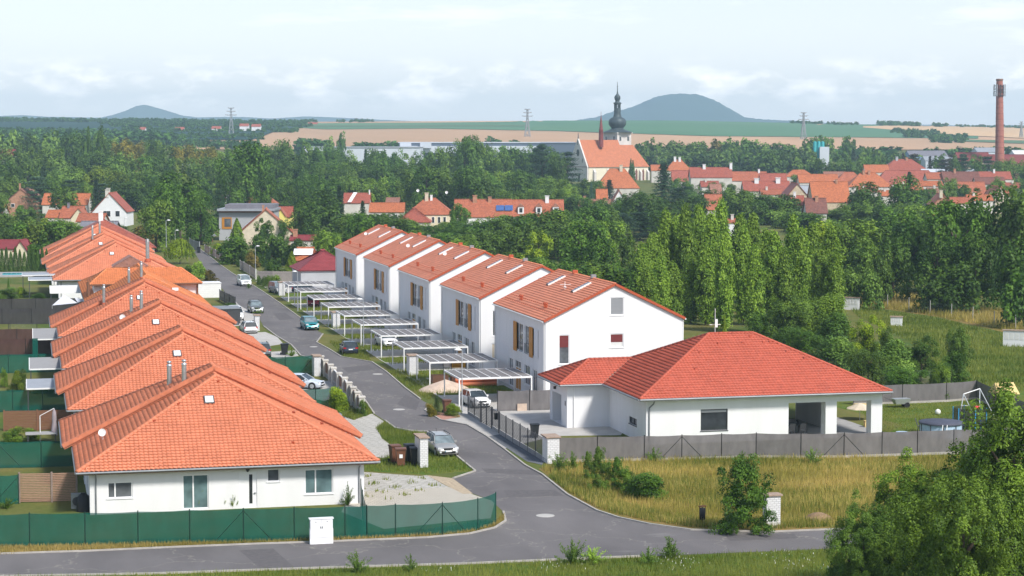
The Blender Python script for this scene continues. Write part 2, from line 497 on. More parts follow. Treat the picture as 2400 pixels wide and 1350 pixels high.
mesh_fabric('trampoline_net', (0.03, 0.03, 0.035), 0.45)
m, t, b = nt('grassland')
g1 = mixc(t, ramp(t, noise(t, 0.10, 6, 'World'), 0.35, 0.65), (0.075, 0.125, 0.026), (0.19, 0.17, 0.055))
g2 = mixc(t, ramp(t, noise(t, 2.6, 5, 'World'), 0.3, 0.7), g1, mixc(t, 0.45, g1, (0.45, 0.5, 0.35), 'MULTIPLY'))
t.links.new(g2, b.inputs['Base Color']); b.inputs['Roughness'].default_value = 0.95; b.inputs['Specular IOR Level'].default_value = 0.1
M['grassland'] = m
m, t, b = nt('meadow')
g1 = mixc(t, ramp(t, noise(t, 0.16, 5, 'World'), 0.38, 0.62), (0.27, 0.19, 0.065), (0.17, 0.155, 0.035))
g2 = mixc(t, ramp(t, noise(t, 4.0, 5, 'World'), 0.3, 0.7), g1, mixc(t, 0.5, g1, (0.5, 0.5, 0.42), 'MULTIPLY'))
t.links.new(g2, b.inputs['Base Color']); b.inputs['Roughness'].default_value = 0.95; b.inputs['Specular IOR Level'].default_value = 0.1
M['meadow'] = m
m, t, b = nt('lawn')
g1 = mixc(t, ramp(t, noise(t, 0.5, 5, 'World'), 0.35, 0.65), (0.085, 0.150, 0.022), (0.15, 0.165, 0.035))
g2 = mixc(t, ramp(t, noise(t, 5.0, 4, 'World'), 0.3, 0.7), g1, mixc(t, 0.4, g1, (0.5, 0.55, 0.4), 'MULTIPLY'))
t.links.new(g2, b.inputs['Base Color']); b.inputs['Roughness'].default_value = 0.95; b.inputs['Specular IOR Level'].default_value = 0.1
M['lawn'] = m
m, t, b = nt('asphalt')
a0 = mixc(t, ramp(t, noise(t, 0.22, 5, 'World', (1, 0.35, 1)), 0.3, 0.7), (0.120, 0.112, 0.113), (0.180, 0.168, 0.167))
a1 = mixc(t, ramp(t, noise(t, 9.0, 4, 'World'), 0.35, 0.7), a0, mixc(t, 0.35, a0, (0.7, 0.7, 0.7), 'MULTIPLY'))
v = t.nodes.new('ShaderNodeTexVoronoi'); v.feature = 'DISTANCE_TO_EDGE'; v.inputs['Scale'].default_value = 0.16
wv = t.nodes.new('ShaderNodeTexNoise'); wv.inputs['Scale'].default_value = 0.7; wv.inputs['Detail'].default_value = 4
t.links.new(geopos(t), wv.inputs['Vector'])
va = t.nodes.new('ShaderNodeVectorMath'); va.operation = 'MULTIPLY_ADD'; va.inputs[1].default_value = (3, 3, 3)
t.links.new(wv.outputs['Color'], va.inputs[0]); t.links.new(geopos(t), va.inputs[2]); t.links.new(va.outputs[0], v.inputs['Vector'])
ck = ramp(t, v.outputs['Distance'], 0.0, 0.012)
a2 = mixc(t, ck, (0.24, 0.225, 0.20), a1)
pf = ramp(t, noise(t, 0.45, 3, 'World', (0.5, 1.6, 1)), 0.66, 0.74)
a3 = mixc(t, pf, a2, mixc(t, 0.35, a2, (0.26, 0.25, 0.24)))
t.links.new(a3, b.inputs['Base Color']); b.inputs['Roughness'].default_value = 0.85; b.inputs['Specular IOR Level'].default_value = 0.25
M['asphalt'] = m
m = pm('asphalt_patch', (0.135, 0.125, 0.125), 0.9, 0.2, 3.0, col2=(0.100, 0.094, 0.096))
def paver(name, col, mortar, sx, sy, rot):
 m, t, b = nt(name)
 mp = t.nodes.new('ShaderNodeMapping'); mp.inputs['Rotation'].default_value = (0, 0, rot)
 t.links.new(geopos(t), mp.inputs[0])
 br = t.nodes.new('ShaderNodeTexBrick'); t.links.new(mp.outputs[0], br.inputs['Vector'])
 br.inputs['Color1'].default_value = (*col, 1); br.inputs['Color2'].default_value = (*[c * 0.86 for c in col], 1)
 br.inputs['Mortar'].default_value = (*mortar, 1); br.inputs['Scale'].default_value = 1.0
 br.inputs['Brick Width'].default_value = sx; br.inputs['Row Height'].default_value = sy; br.inputs['Mortar Size'].default_value = 0.035
 c = mixc(t, ramp(t, noise(t, 0.8, 5, 'World'), 0.35, 0.7), br.outputs['Color'], mixc(t, 0.25, br.outputs['Color'], (0.75, 0.72, 0.66), 'MULTIPLY'))
 t.links.new(c, b.inputs['Base Color']); b.inputs['Roughness'].default_value = 0.9
 M[name] = m
paver('paver_light', (0.60, 0.56, 0.48), (0.30, 0.27, 0.22), 0.4, 0.2, 0.5)
paver('paver_grass', (0.52, 0.50, 0.46), (0.17, 0.16, 0.11), 1.6, 0.42, 1.0)
paver('paver_drive', (0.50, 0.485, 0.46), (0.38, 0.36, 0.33), 0.6, 0.6, 0.0)
paver('white_brick', (0.74, 0.74, 0.74), (0.50, 0.50, 0.51), 0.28, 0.12, 0.0)
def field(name, col, col2, sc=0.004):
 m, t, b = nt(name)
 a = mixc(t, ramp(t, noise(t, sc, 5, 'World', (1, 0.35, 1)), 0.35, 0.68), col, col2)
 t.links.new(a, b.inputs['Base Color']); b.inputs['Roughness'].default_value = 0.95; b.inputs['Specular IOR Level'].default_value = 0.05
 M[name] = m
field('wheat', (0.52, 0.33, 0.20), (0.40, 0.27, 0.17)); field('wheat_pale', (0.62, 0.42, 0.24), (0.52, 0.36, 0.22))
field('beet_green', (0.085, 0.19, 0.105), (0.115, 0.215, 0.12)); field('beet_dull', (0.10, 0.17, 0.09), (0.13, 0.18, 0.10))
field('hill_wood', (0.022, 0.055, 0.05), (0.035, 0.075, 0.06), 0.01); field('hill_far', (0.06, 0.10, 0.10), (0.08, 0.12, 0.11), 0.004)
def brick_obj(name, c1, c2, mortar, w, h, ms):
 m, t, b = nt(name)
 tc = t.nodes.new('ShaderNodeTexCoord')
 sx = t.nodes.new('ShaderNodeSeparateXYZ'); t.links.new(tc.outputs['Object'], sx.inputs[0])
 ad = t.nodes.new('ShaderNodeMath'); t.links.new(sx.outputs[0], ad.inputs[0]); t.links.new(sx.outputs[1], ad.inputs[1])
 cb = t.nodes.new('ShaderNodeCombineXYZ'); t.links.new(ad.outputs[0], cb.inputs[0]); t.links.new(sx.outputs[2], cb.inputs[1])
 br = t.nodes.new('ShaderNodeTexBrick'); t.links.new(cb.outputs[0], br.inputs['Vector'])
 br.inputs['Color1'].default_value = (*c1, 1); br.inputs['Color2'].default_value = (*c2, 1); br.inputs['Mortar'].default_value = (*mortar, 1)
 br.inputs['Scale'].default_value = 1; br.inputs['Brick Width'].default_value = w; br.inputs['Row Height'].default_value = h; br.inputs['Mortar Size'].default_value = ms
 t.links.new(br.outputs['Color'], b.inputs['Base Color']); b.inputs['Roughness'].default_value = 0.9
 M[name] = m
brick_obj('pillar_brick', (0.72, 0.72, 0.73), (0.66, 0.66, 0.67), (0.45, 0.45, 0.46), 0.3, 0.14, 0.018)
cam = bpy.data.cameras.new('camera'); co = bpy.data.objects.new('camera', cam); COL.objects.link(co)
cam.sensor_width = 36; cam.lens = FL / 2400 * 36; cam.clip_start = 1; cam.clip_end = 30000
co.location = (0, 0, CH); co.rotation_euler = (math.pi / 2 - PITCH, 0, -YAW)
SC.camera = co
SUN_EL, SUN_AZ = 46, 152            # azimuth clockwise from +Y: behind the drone, a little to its right
w = bpy.data.worlds.new('World'); SC.world = w; w.use_nodes = True
t = w.node_tree; bg = t.nodes['Background']
sky = t.nodes.new('ShaderNodeTexSky'); sky.sky_type = 'NISHITA'; sky.sun_disc = False
sky.sun_elevation = R(SUN_EL); sky.sun_rotation = R(SUN_AZ); sky.air_density = 1.0; sky.dust_density = 1.2; sky.ozone_density = 1.0
tc = t.nodes.new('ShaderNodeTexCoord')
sep = t.nodes.new('ShaderNodeSeparateXYZ'); t.links.new(tc.outputs['Generated'], sep.inputs[0])
def mth(op, a, b_=None, c_=None):
 n = t.nodes.new('ShaderNodeMath'); n.operation = op
 for i, x in enumerate((a, b_, c_)):
  if x is None: continue
  if hasattr(x, 'is_output'): t.links.new(x, n.inputs[i])
  else: n.inputs[i].default_value = x
 return n.outputs[0]
az = mth('ARCTAN2', sep.outputs[0], sep.outputs[1]); el = mth('ARCSINE', sep.outputs[2])
def cloudn(sx, sy, off, lo, hi, det=6, rough=0.6):
 cb = t.nodes.new('ShaderNodeCombineXYZ')
 t.links.new(mth('MULTIPLY', az, sx), cb.inputs[0]); t.links.new(mth('MULTIPLY', el, sy), cb.inputs[1]); cb.inputs[2].default_value = off
 n = t.nodes.new('ShaderNodeTexNoise'); t.links.new(cb.outputs[0], n.inputs['Vector']); n.inputs['Scale'].default_value = 1; n.inputs['Detail'].default_value = det
 n.inputs['Roughness'].default_value = rough
 return ramp(t, n.outputs['Fac'], lo, hi)
veil = cloudn(7, 42, 3.1, 0.36, 0.68)                       # high drawn-out veils
cum = cloudn(34, 75, 8.7, 0.47, 0.70, 7, 0.62)              # heaped clouds low over the plain
band = mth('MULTIPLY', ramp(t, el, 0.012, 0.022), mth('SUBTRACT', 1.0, ramp(t, el, 0.030, 0.042)))
cumf = mth('MULTIPLY', cum, band)
low = mth('SUBTRACT', 1.0, ramp(t, el, 0.0, 0.16))          # pale air near the horizon
cover = mth('MAXIMUM', mth('MULTIPLY', veil, mth('SUBTRACT', 0.62, mth('MULTIPLY', ramp(t, el, 0.14, 0.5), 0.45))), mth('MULTIPLY', low, 0.70))
cover = mth('MAXIMUM', cover, mth('MULTIPLY', ramp(t, el, 0.15, 0.6), 0.12))
c1 = mixc(t, cover, sky.outputs[0], mixc(t, ramp(t, el, 0.02, 0.3), (11.6, 11.5, 12.0), (8.1, 8.9, 10.3)))
c2 = mixc(t, mth('MULTIPLY', cumf, 0.62), c1, (16.0, 14.9, 14.2))
t.links.new(c2, bg.inputs['Color']); bg.inputs['Strength'].default_value = 0.10
sl = bpy.data.lights.new('sun', 'SUN'); so = bpy.data.objects.new('sun', sl); COL.objects.link(so)
sl.energy = 3.2; sl.angle = R(10); sl.color = (1.0, 0.95, 0.88)
sd = Vector((math.sin(R(SUN_AZ)) * math.cos(R(SUN_EL)), math.cos(R(SUN_AZ)) * math.cos(R(SUN_EL)), math.sin(R(SUN_EL))))
so.rotation_euler = sd.to_track_quat('Z', 'Y').to_euler(); so.location = (60, -60, 120)
SC.view_settings.view_transform = 'Standard'; SC.view_settings.look = 'None'; SC.view_settings.exposure = 0.58; SC.view_settings.gamma = 1.0
SC.view_settings.use_curve_mapping = False
SC.cycles.max_bounces = 6; SC.cycles.diffuse_bounces = 3; SC.cycles.glossy_bounces = 2; SC.cycles.transmission_bounces = 2
SC.cycles.transparent_max_bounces = 10; SC.cycles.volume_bounces = 0; SC.cycles.use_denoising = True
SC.cycles.use_adaptive_sampling = True; SC.cycles.adaptive_threshold = 0.02
SC.cycles.caustics_reflective = False; SC.cycles.caustics_refractive = False; SC.cycles.sample_clamp_indirect = 4
HAZE_SIGMA = 1.45e-4
def haze():
 mb = MB(); a, bq = -420, 8500
 pts = [c2w(-2600, a), c2w(2600, a), c2w(2600, bq), c2w(-2600, bq)]
 v = [(*p, -6.2) for p in pts] + [(*p, 208.0) for p in pts]
 mb.add(v, [(3, 2, 1, 0), (4, 5, 6, 7), (0, 1, 5, 4), (1, 2, 6, 5), (2, 3, 7, 6), (3, 0, 4, 7)])
 m = bpy.data.materials.new('air'); m.use_nodes = True; t = m.node_tree
 t.nodes.remove(t.nodes['Principled BSDF'])
 pv = t.nodes.new('ShaderNodeVolumePrincipled'); pv.inputs['Density'].default_value = HAZE_SIGMA
 pv.inputs['Color'].default_value = (0.60, 0.84, 1.0, 1); pv.inputs['Anisotropy'].default_value = 0.0
 t.links.new(pv.outputs[0], t.nodes['Material Output'].inputs['Volume'])
 o = mb.build('haze', m); o['kind'] = 'stuff'; o['label'] = 'pale blue summer haze over the valley'
 o.display_type = 'WIRE'
haze()
def ground():
 ds = [-400, -200, 0, 60, 120, 200, 300, 450, 600, 800, 1000] + [1100 + 40 * i for i in range(48)] + [3050, 3200, 3400, 3700, 4200, 5000, 6000, 7200, 8400]
 us = np.linspace(-1, 1, 49)
 G = []
 for d in ds:
  hw = min(2500, 420 + 0.62 * max(d, 0))
  row = []
  for u in us:
   xc = u * hw; row.append((*c2w(xc, d), terrain_cam(xc, d)))
  G.append(row)
 mb = MB(); mb.grid(np.array(G)[:, ::-1], True)
 struct('ground', mb, M['grassland'])
ground()
def y2d(px, py, d0=1100, d1=3000):
 """distance at which the sight line of a photo pixel reaches the rising farmland"""
 u = (px - 1200) / FL; best = d1
 d = d0
 while d < d1:
  if terrain_cam(u * d, d) >= ZY(py, d): return d
  d += 6
 return best
def field_strip(name, top, bot, mat, lift, label=None):
 """farmland parcel between two photo-surveyed boundary lines, draped on the slope"""
 x0, x1 = top[0][0], top[-1][0]
 xs = np.linspace(x0, x1, max(8, int((x1 - x0) / 25)))
 ty = np.interp(xs, [p[0] for p in top], [p[1] for p in top]); by = np.interp(xs, [p[0] for p in bot], [p[1] for p in bot])
 G = []
 K = 14
 for x, a, b_ in zip(xs, ty, by):
  dn, df = y2d(x, b_), y2d(x, a) if a > 280 else 2690
  row = []
  for k in range(K + 1):
   d = dn + (df - dn) * k / K; xc = (x - 1200) / FL * d
   row.append((*c2w(xc, d), terrain_cam(xc, d) + lift))
  G.append(row)
 mb = MB(); mb.grid(np.array(G), True)
 struct(name, mb, M[mat])
field_strip('wheat_field', [(-80, 280), (700, 280), (1240, 280), (2480, 280)], [(-80, 352), (700, 352), (2480, 352)], 'wheat', 0.5)
field_strip('green_field', [(690, 291), (1000, 289.5), (1215, 287), (1260, 279), (1900, 279), (2150, 300), (2290, 318)],
   [(690, 300), (760, 305), (1000, 303), (1300, 309), (1660, 321), (2100, 325), (2290, 327)], 'beet_green', 0.9)
field_strip('stubble_strip', [(700, 297), (1240, 295.5)], [(700, 299.5), (1240, 298)], 'beet_dull', 1.2)
field_strip('pale_wheat_field', [(-80, 290), (330, 291)], [(-80, 296), (330, 294)], 'wheat_pale', 0.9)
field_strip('straw_field', [(2020, 298), (2100, 296), (2480, 297)], [(2020, 301), (2260, 320), (2480, 330)], 'wheat_pale', 1.1)
field_strip('far_meadow', [(2230, 329), (2480, 333)], [(2230, 333), (2480, 342)], 'beet_dull', 1.0)
field_strip('wood_floor', [(-80, 280), (240, 280), (720, 280)], [(-80, 312), (240, 316), (330, 330), (600, 331), (640, 312), (735, 296)], 'hill_wood', 1.4)
def hill(name, prof, d, depth, mat, rough=0.0):
 """wooded hill: the skyline is its real ridge, falling away in front and behind"""
 xs = np.linspace(prof[0][0], prof[-1][0], 110)
 ys = np.interp(xs, [p[0] for p in prof], [p[1] for p in prof])
 rnd = random.Random(3); G = []
 for k, f in enumerate(np.linspace(-1, 1, 25)):
  row = []
  for i, (x, y) in enumerate(zip(xs, ys)):
   zc = max(0, ZY(y, d) - 20); s = math.sqrt(max(0, 1 - f * f)) * 0.6 + (1 - abs(f)) * 0.4
   z = 20 + zc * s + (rnd.uniform(-1, 1) * rough if 0 < k < 24 else -25)
   row.append((*c2w((x - 1200) / FL * d, d + f * depth), z))
  G.append(row)
 mb = MB(); mb.grid(np.array(G)[:, ::-1], True)
 struct(name, mb, M[mat])
hill('wooded_hill', [(1290, 290), (1340, 284), (1400, 274), (1440, 261), (1475, 253), (1500, 243), (1530, 229), (1560, 222), (1590, 219.5), (1625, 221), (1650, 226),
  (1680, 239), (1720, 262), (1742, 276), (1800, 281), (1880, 284), (1960, 290)], 7500, 600, 'hill_wood', 2.0)
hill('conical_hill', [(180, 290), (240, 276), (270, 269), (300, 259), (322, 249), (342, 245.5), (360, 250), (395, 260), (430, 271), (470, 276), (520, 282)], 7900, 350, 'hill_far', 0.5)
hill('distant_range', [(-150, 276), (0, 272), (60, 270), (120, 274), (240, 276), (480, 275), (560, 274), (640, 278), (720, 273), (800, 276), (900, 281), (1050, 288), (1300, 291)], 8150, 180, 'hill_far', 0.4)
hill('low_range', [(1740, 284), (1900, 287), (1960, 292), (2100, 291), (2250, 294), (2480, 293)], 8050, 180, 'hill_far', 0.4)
def sheet(name, px, z, mat, world=False):
 pts = px if world else [P(*p) for p in px]
 mb = MB(); mb.poly(pts, z); return struct(name, mb, M[mat])
LEFT_EDGE = [(1185, 1222), (1180, 1200), (1150, 1172), (1110, 1158), (1062, 1122), (1114, 1105), (1075, 1073), (1035, 1040), (1000, 1012), (960, 1010), (926, 1004),
    (902, 986), (877, 970), (841, 917), (800, 884), (760, 850), (705, 834), (683, 809), (648, 788), (618, 765), (607, 745), (590, 732), (560, 715), (546, 700), (530, 688),
    (510, 664), (490, 640), (470, 615), (456, 592), (446, 578)]
RIGHT_EDGE = [(462, 578), (480, 592), (512, 618), (545, 641), (580, 661), (612, 681), (645, 703), (690, 735), (735, 769), (757, 783), (742, 803), (770, 818), (801, 837), (872, 849), (906, 872),
    (950, 910), (985, 936), (1010, 950), (996, 962), (1033, 985), (1096, 997), (1140, 1023), (1180, 1052), (1232, 1092), (1270, 1112), (1330, 1160), (1400, 1198), (1450, 1214),
    (1520, 1229), (1620, 1243), (1800, 1248), (1950, 1242), (2480, 1222)]
LOW_TOP = [(-60, 1301), (0, 1299), (200, 1293), (400, 1284), (600, 1276), (780, 1270), (1000, 1261), (1100, 1252), (1160, 1238)]
LOW_BOT = [(2480, 1262), (2000, 1284), (1900, 1288), (1500, 1305), (1300, 1313), (1100, 1322), (700, 1334), (350, 1346), (0, 1352), (-60, 1353)]
sheet('road', LOW_TOP + LEFT_EDGE + RIGHT_EDGE + LOW_BOT, 0.012, 'asphalt')
def kerb(line, w=0.14, z=0.10, name='kerb'):
 mb = MB(); pts = [P(*p) for p in line]
 for a, b in zip(pts, pts[1:]):
  mb.bar((*a, z / 2), (*b, z / 2), w, z)
 struct(name, mb, M['kerb_stone'])
kerb(LOW_TOP + LEFT_EDGE[:2]); kerb(LEFT_EDGE[4:12]); kerb(LEFT_EDGE[12:20]); kerb(RIGHT_EDGE[9:17]); kerb(RIGHT_EDGE[17:33]); kerb(RIGHT_EDGE[:9]); kerb(LOW_BOT[3:])
sheet('gravel_verge', [(1000, 1114), (1062, 1121), (1112, 1157), (1085, 1158), (1040, 1135)], 0.010, 'gravel_sand')
sheet('driveway', [(846, 1106), (985, 1116), (1000, 1114), (1040, 1136), (1052, 1142), (846, 1152)], 0.008, 'paver_grass')
sheet('driveway', [(846, 1152), (1052, 1142), (1108, 1159), (1160, 1176), (1150, 1215), (900, 1240), (800, 1200), (820, 1160)], 0.008, 'paver_light')
sheet('driveway', [(745, 972), (872, 970), (900, 988), (884, 1004), (895, 1028), (936, 1058), (900, 1074), (700, 1040)], 0.008, 'paver_grass')
sheet('driveway', [(560, 782), (622, 778), (650, 790), (664, 806), (600, 816), (560, 812)], 0.008, 'paver_drive')
sheet('driveway', [(690, 892), (800, 893), (836, 915), (760, 940), (690, 925)], 0.008, 'paver_drive')
sheet('driveway', [(610, 826), (692, 821), (700, 834), (650, 842)], 0.008, 'paver_drive')
sheet('driveway', [(545, 700), (610, 745), (598, 760), (545, 765), (520, 730)], 0.008, 'paver_drive')
sheet('forecourt', [(38.3, 170.5), (50.2, 170.5), (50.2, 350), (38.3, 350)], 0.006, 'paver_drive', True)
sheet('driveway', [P(1060, 968), P(1100, 962), P(1300, 958), P(1470, 1000), P(1455, 1020), P(1300, 1022), P(1180, 1052), P(1140, 1023), P(1096, 996), P(1034, 984), P(1080, 978)], 0.010, 'concrete', True)
for a, b, y0, y1 in ((38.6, 46.5, 189.3, 195.6), (38.6, 45.8, 203.8, 210.2), (38.4, 45.5, 218.8, 224.0), (38.4, 45.2, 232.6, 238.0), (38.4, 45, 246.5, 252), (38.4, 44.6, 260.5, 266), (38.2, 44.5, 274, 279.6), (38.2, 44.5, 288, 293), (38, 44, 301.5, 305), (38, 46, 314, 322)):
 sheet('lawn', [(a, y0), (b, y0), (b, y1), (a, y1)], 0.016, 'lawn', True)
sheet('gravel_bed', [(1146, 1023), (1176, 1017), (1278, 1077), (1271, 1090), (1235, 1082)], 0.018, 'gravel_dark')
sheet('paved_patch', [(1012, 968), (1064, 963), (1079, 976), (1038, 985)], 0.016, 'red_paver')
sheet('meadow', [(1262, 1098), (1310, 1085), (1510, 1077), (2000, 1072), (2480, 1066), (2480, 1218), (1950, 1238), (1800, 1244), (1620, 1239), (1520, 1224), (1450, 1209), (1400, 1193), (1330, 1155)], 0.004, 'meadow')
sheet('lawn', [(62, 145.5), (96, 147.5), (103, 172), (100, 186), (72, 182.5), (74, 160)], 0.004, 'lawn', True)
sheet('lawn', [(50.5, 147.5), (62, 146.5), (72, 160), (50.5, 157)], 0.005, 'lawn', True)
sheet('verge', [(-60, 1304), (-60, 1280), (200, 1277), (570, 1270), (690, 1267), (915, 1253), (1163, 1218), (1184, 1205), (1186, 1224), (1160, 1240), (1100, 1254), (1000, 1263), (780, 1272), (400, 1286)], 0.005, 'meadow')
sheet('lawn', [(-60, 1356), (0, 1354), (350, 1348), (700, 1336), (1100, 1324), (1500, 1307), (1900, 1290), (2480, 1264), (2480, 1420), (-60, 1420)], 0.004, 'lawn')
sheet('lawn', [(852, 1088), (900, 1070), (960, 1050), (1000, 1015), (1035, 1042), (1074, 1074), (1112, 1104), (1000, 1113), (852, 1104)], 0.005, 'lawn')
sheet('lawn', [(880, 1004), (902, 988), (926, 1006), (960, 1012), (998, 1014), (955, 1052), (938, 1057), (898, 1028)], 0.005, 'lawn')
sheet('terrace', [(200, 60), (200.1, 60), (200, 60.1)], -0.5, 'concrete_dark', True) if False else None
sheet('patio', [(61.15, 154.55), (70.2, 154.55), (70.2, 165.6), (61.15, 165.6)], 0.05, 'concrete_dark', True)
sheet('rough_field', [(1985, 716), (2200, 745), (2480, 815), (2480, 930), (2230, 905), (2130, 800), (2010, 740)], 0.006, 'lawn')
sheet('grass_bank', [(1985, 690), (2120, 690), (2300, 722), (2480, 745), (2480, 808), (2190, 742), (1985, 712)], 0.008, 'meadow')
for i, (px, py, r, lab) in enumerate(((1278, 1209, 0.62, 'round pale manhole cover at the junction of the two roads'), (935, 960, 0.55, 'round pale manhole cover in the road by the gabion fence pillars'),
        (885, 877, 0.55, 'pale manhole cover in the road beside the second carport'), (735, 813, 0.5, 'pale manhole cover in the road beside the dark blue car'))):
 o = thing('manhole_cover', lab, 'manhole cover', (*P(px, py), 0.016), 'manhole covers in the road')
 mb = MB(); mb.lathe((*P(px, py), 0.012), [(r, 0), (r, 0.012), (r * 0.97, 0.018), (r * 0.5, 0.018)], 20, False); mb.build('lid', M['concrete'], o)
for pts in ([(1128, 1098), (1262, 1103), (1278, 1114), (1140, 1109)], [(800, 862), (862, 856), (880, 866), (816, 874)], [(560, 1290), (640, 1286), (690, 1330), (612, 1334)], [(1180, 1150), (1300, 1148), (1322, 1162), (1190, 1166)], [(950, 925), (984, 940), (975, 962), (930, 948)], [(1700, 1256), (1860, 1251), (1872, 1262), (1712, 1268)], [(640, 735), (668, 733), (690, 748), (655, 751)]):
 sheet('road_patch', pts, 0.016, 'asphalt_patch')
def hip_sides(mb, x0, x1, y0, y1, ze, slope, front=True, back=True, cy0=None, cy1=None, left_over=0, **kw):
 """tile the planes of a hip roof over x0..x1, y0..y1 with ridge along y. cy0/cy1: cut the side planes at y"""
 hw = (x1 - x0) / 2; L = hw / math.cos(slope); rise = hw * math.tan(slope); c, s = math.cos(slope), math.sin(slope)
 xm = (x0 + x1) / 2
 if front:
  tiles(mb, (x0, y0, ze), (1, 0, 0), (0, c, s), lambda v: (v * c, 2 * hw - v * c), L, **kw)
 if back:
  tiles(mb, (x0, y1, ze), (1, 0, 0), (0, -c, s), lambda v: (v * c, 2 * hw - v * c), L, **kw)
 a0 = (lambda v: v * c) if front else (lambda v: 0.0)
 ly = y1 - y0
 a1 = (lambda v: ly - v * c) if back else (lambda v: ly)
 tiles(mb, (x0, y0, ze), (0, 1, 0), (c, 0, s), lambda v: (a0(v), a1(v)), L, **kw)
 tiles(mb, (x1, y0, ze), (0, 1, 0), (-c, 0, s), lambda v: (a0(v), a1(v)), L, **kw)
 return xm, ze + rise
def slab_roof(mb, pts_top, th=0.12):
 """thin solid deck under the tiles of one plane"""
 p = [Vector(q) for q in pts_top]
 n = (p[1] - p[0]).cross(p[2] - p[0]).normalized()
 if n.z < 0: n = -n
 d = -n * th
 k = len(p)
 mb.face(*[tuple(q - n * 0.015) for q in p]); mb.face(*[tuple(q + d) for q in p[::-1]])
 for i in range(k):
  a, b = p[i], p[(i + 1) % k]
  mb.face(tuple(a - n * 0.015), tuple(a + d), tuple(b + d), tuple(b - n * 0.015))
def gutter(mb, a, b, r=0.075):
 mb.cyl(a, b, r, r, 8)
def flue(parent, x, y, z0, z1, r=0.17, mat='steel_pipe', name='flue'):
 mb = MB(); mb.cyl((x, y, z0), (x, y, z1), r, r, 12)
 for k in range(5):
  z = z0 + (z1 - z0) * (k + 1) / 6; mb.cyl((x, y, z), (x, y, z + 0.04), r * 1.08, r * 1.08, 12)
 mb.lathe((x, y, z1), [(r * 1.15, -0.05), (r * 1.15, 0.03), (r * 0.5, 0.12), (r * 0.5, 0.16), (r * 1.05, 0.18), (r * 0.9, 0.30), (r * 0.1, 0.36)], 12)
 o = mb.build(name, M[mat], parent)
 f = MB(); f.lathe((x, y, z0), [(r * 1.9, -0.25), (r * 1.7, 0.05), (r * 1.1, 0.28), (r * 1.02, 0.30)], 12); f.build('flashing', M['verge_trim'], o)
 return o
def dish(parent, p, r=0.4, aim=(-0.25, -1, 0.25), mat='white_metal', name='satellite_dish'):
 a = Vector(aim).normalized(); s = a.cross(Vector((0, 0, 1))).normalized(); u = s.cross(a); p = Vector(p)
 V = []; n = 14
 for k in range(4):
  rr = r * k / 3
  for i in range(n):
   an = 2 * math.pi * i / n
   V.append(tuple(p + s * (math.cos(an) * rr) + u * (math.sin(an) * rr) + a * (0.28 * rr * rr / r)))
 F = [(k * n + i, k * n + (i + 1) % n, (k + 1) * n + (i + 1) % n, (k + 1) * n + i) for k in range(3) for i in range(n)]
 mb = MB(); mb.add(V, F, True)
 mb.bar(tuple(p - u * r * 0.9), tuple(p + a * r * 0.9), 0.035); mb.bar(tuple(p), tuple(p - Vector((0, 0, r * 1.7)) - a * 0.12), 0.05)
 return mb.build(name, M[mat], parent)
SL = math.atan(0.495)
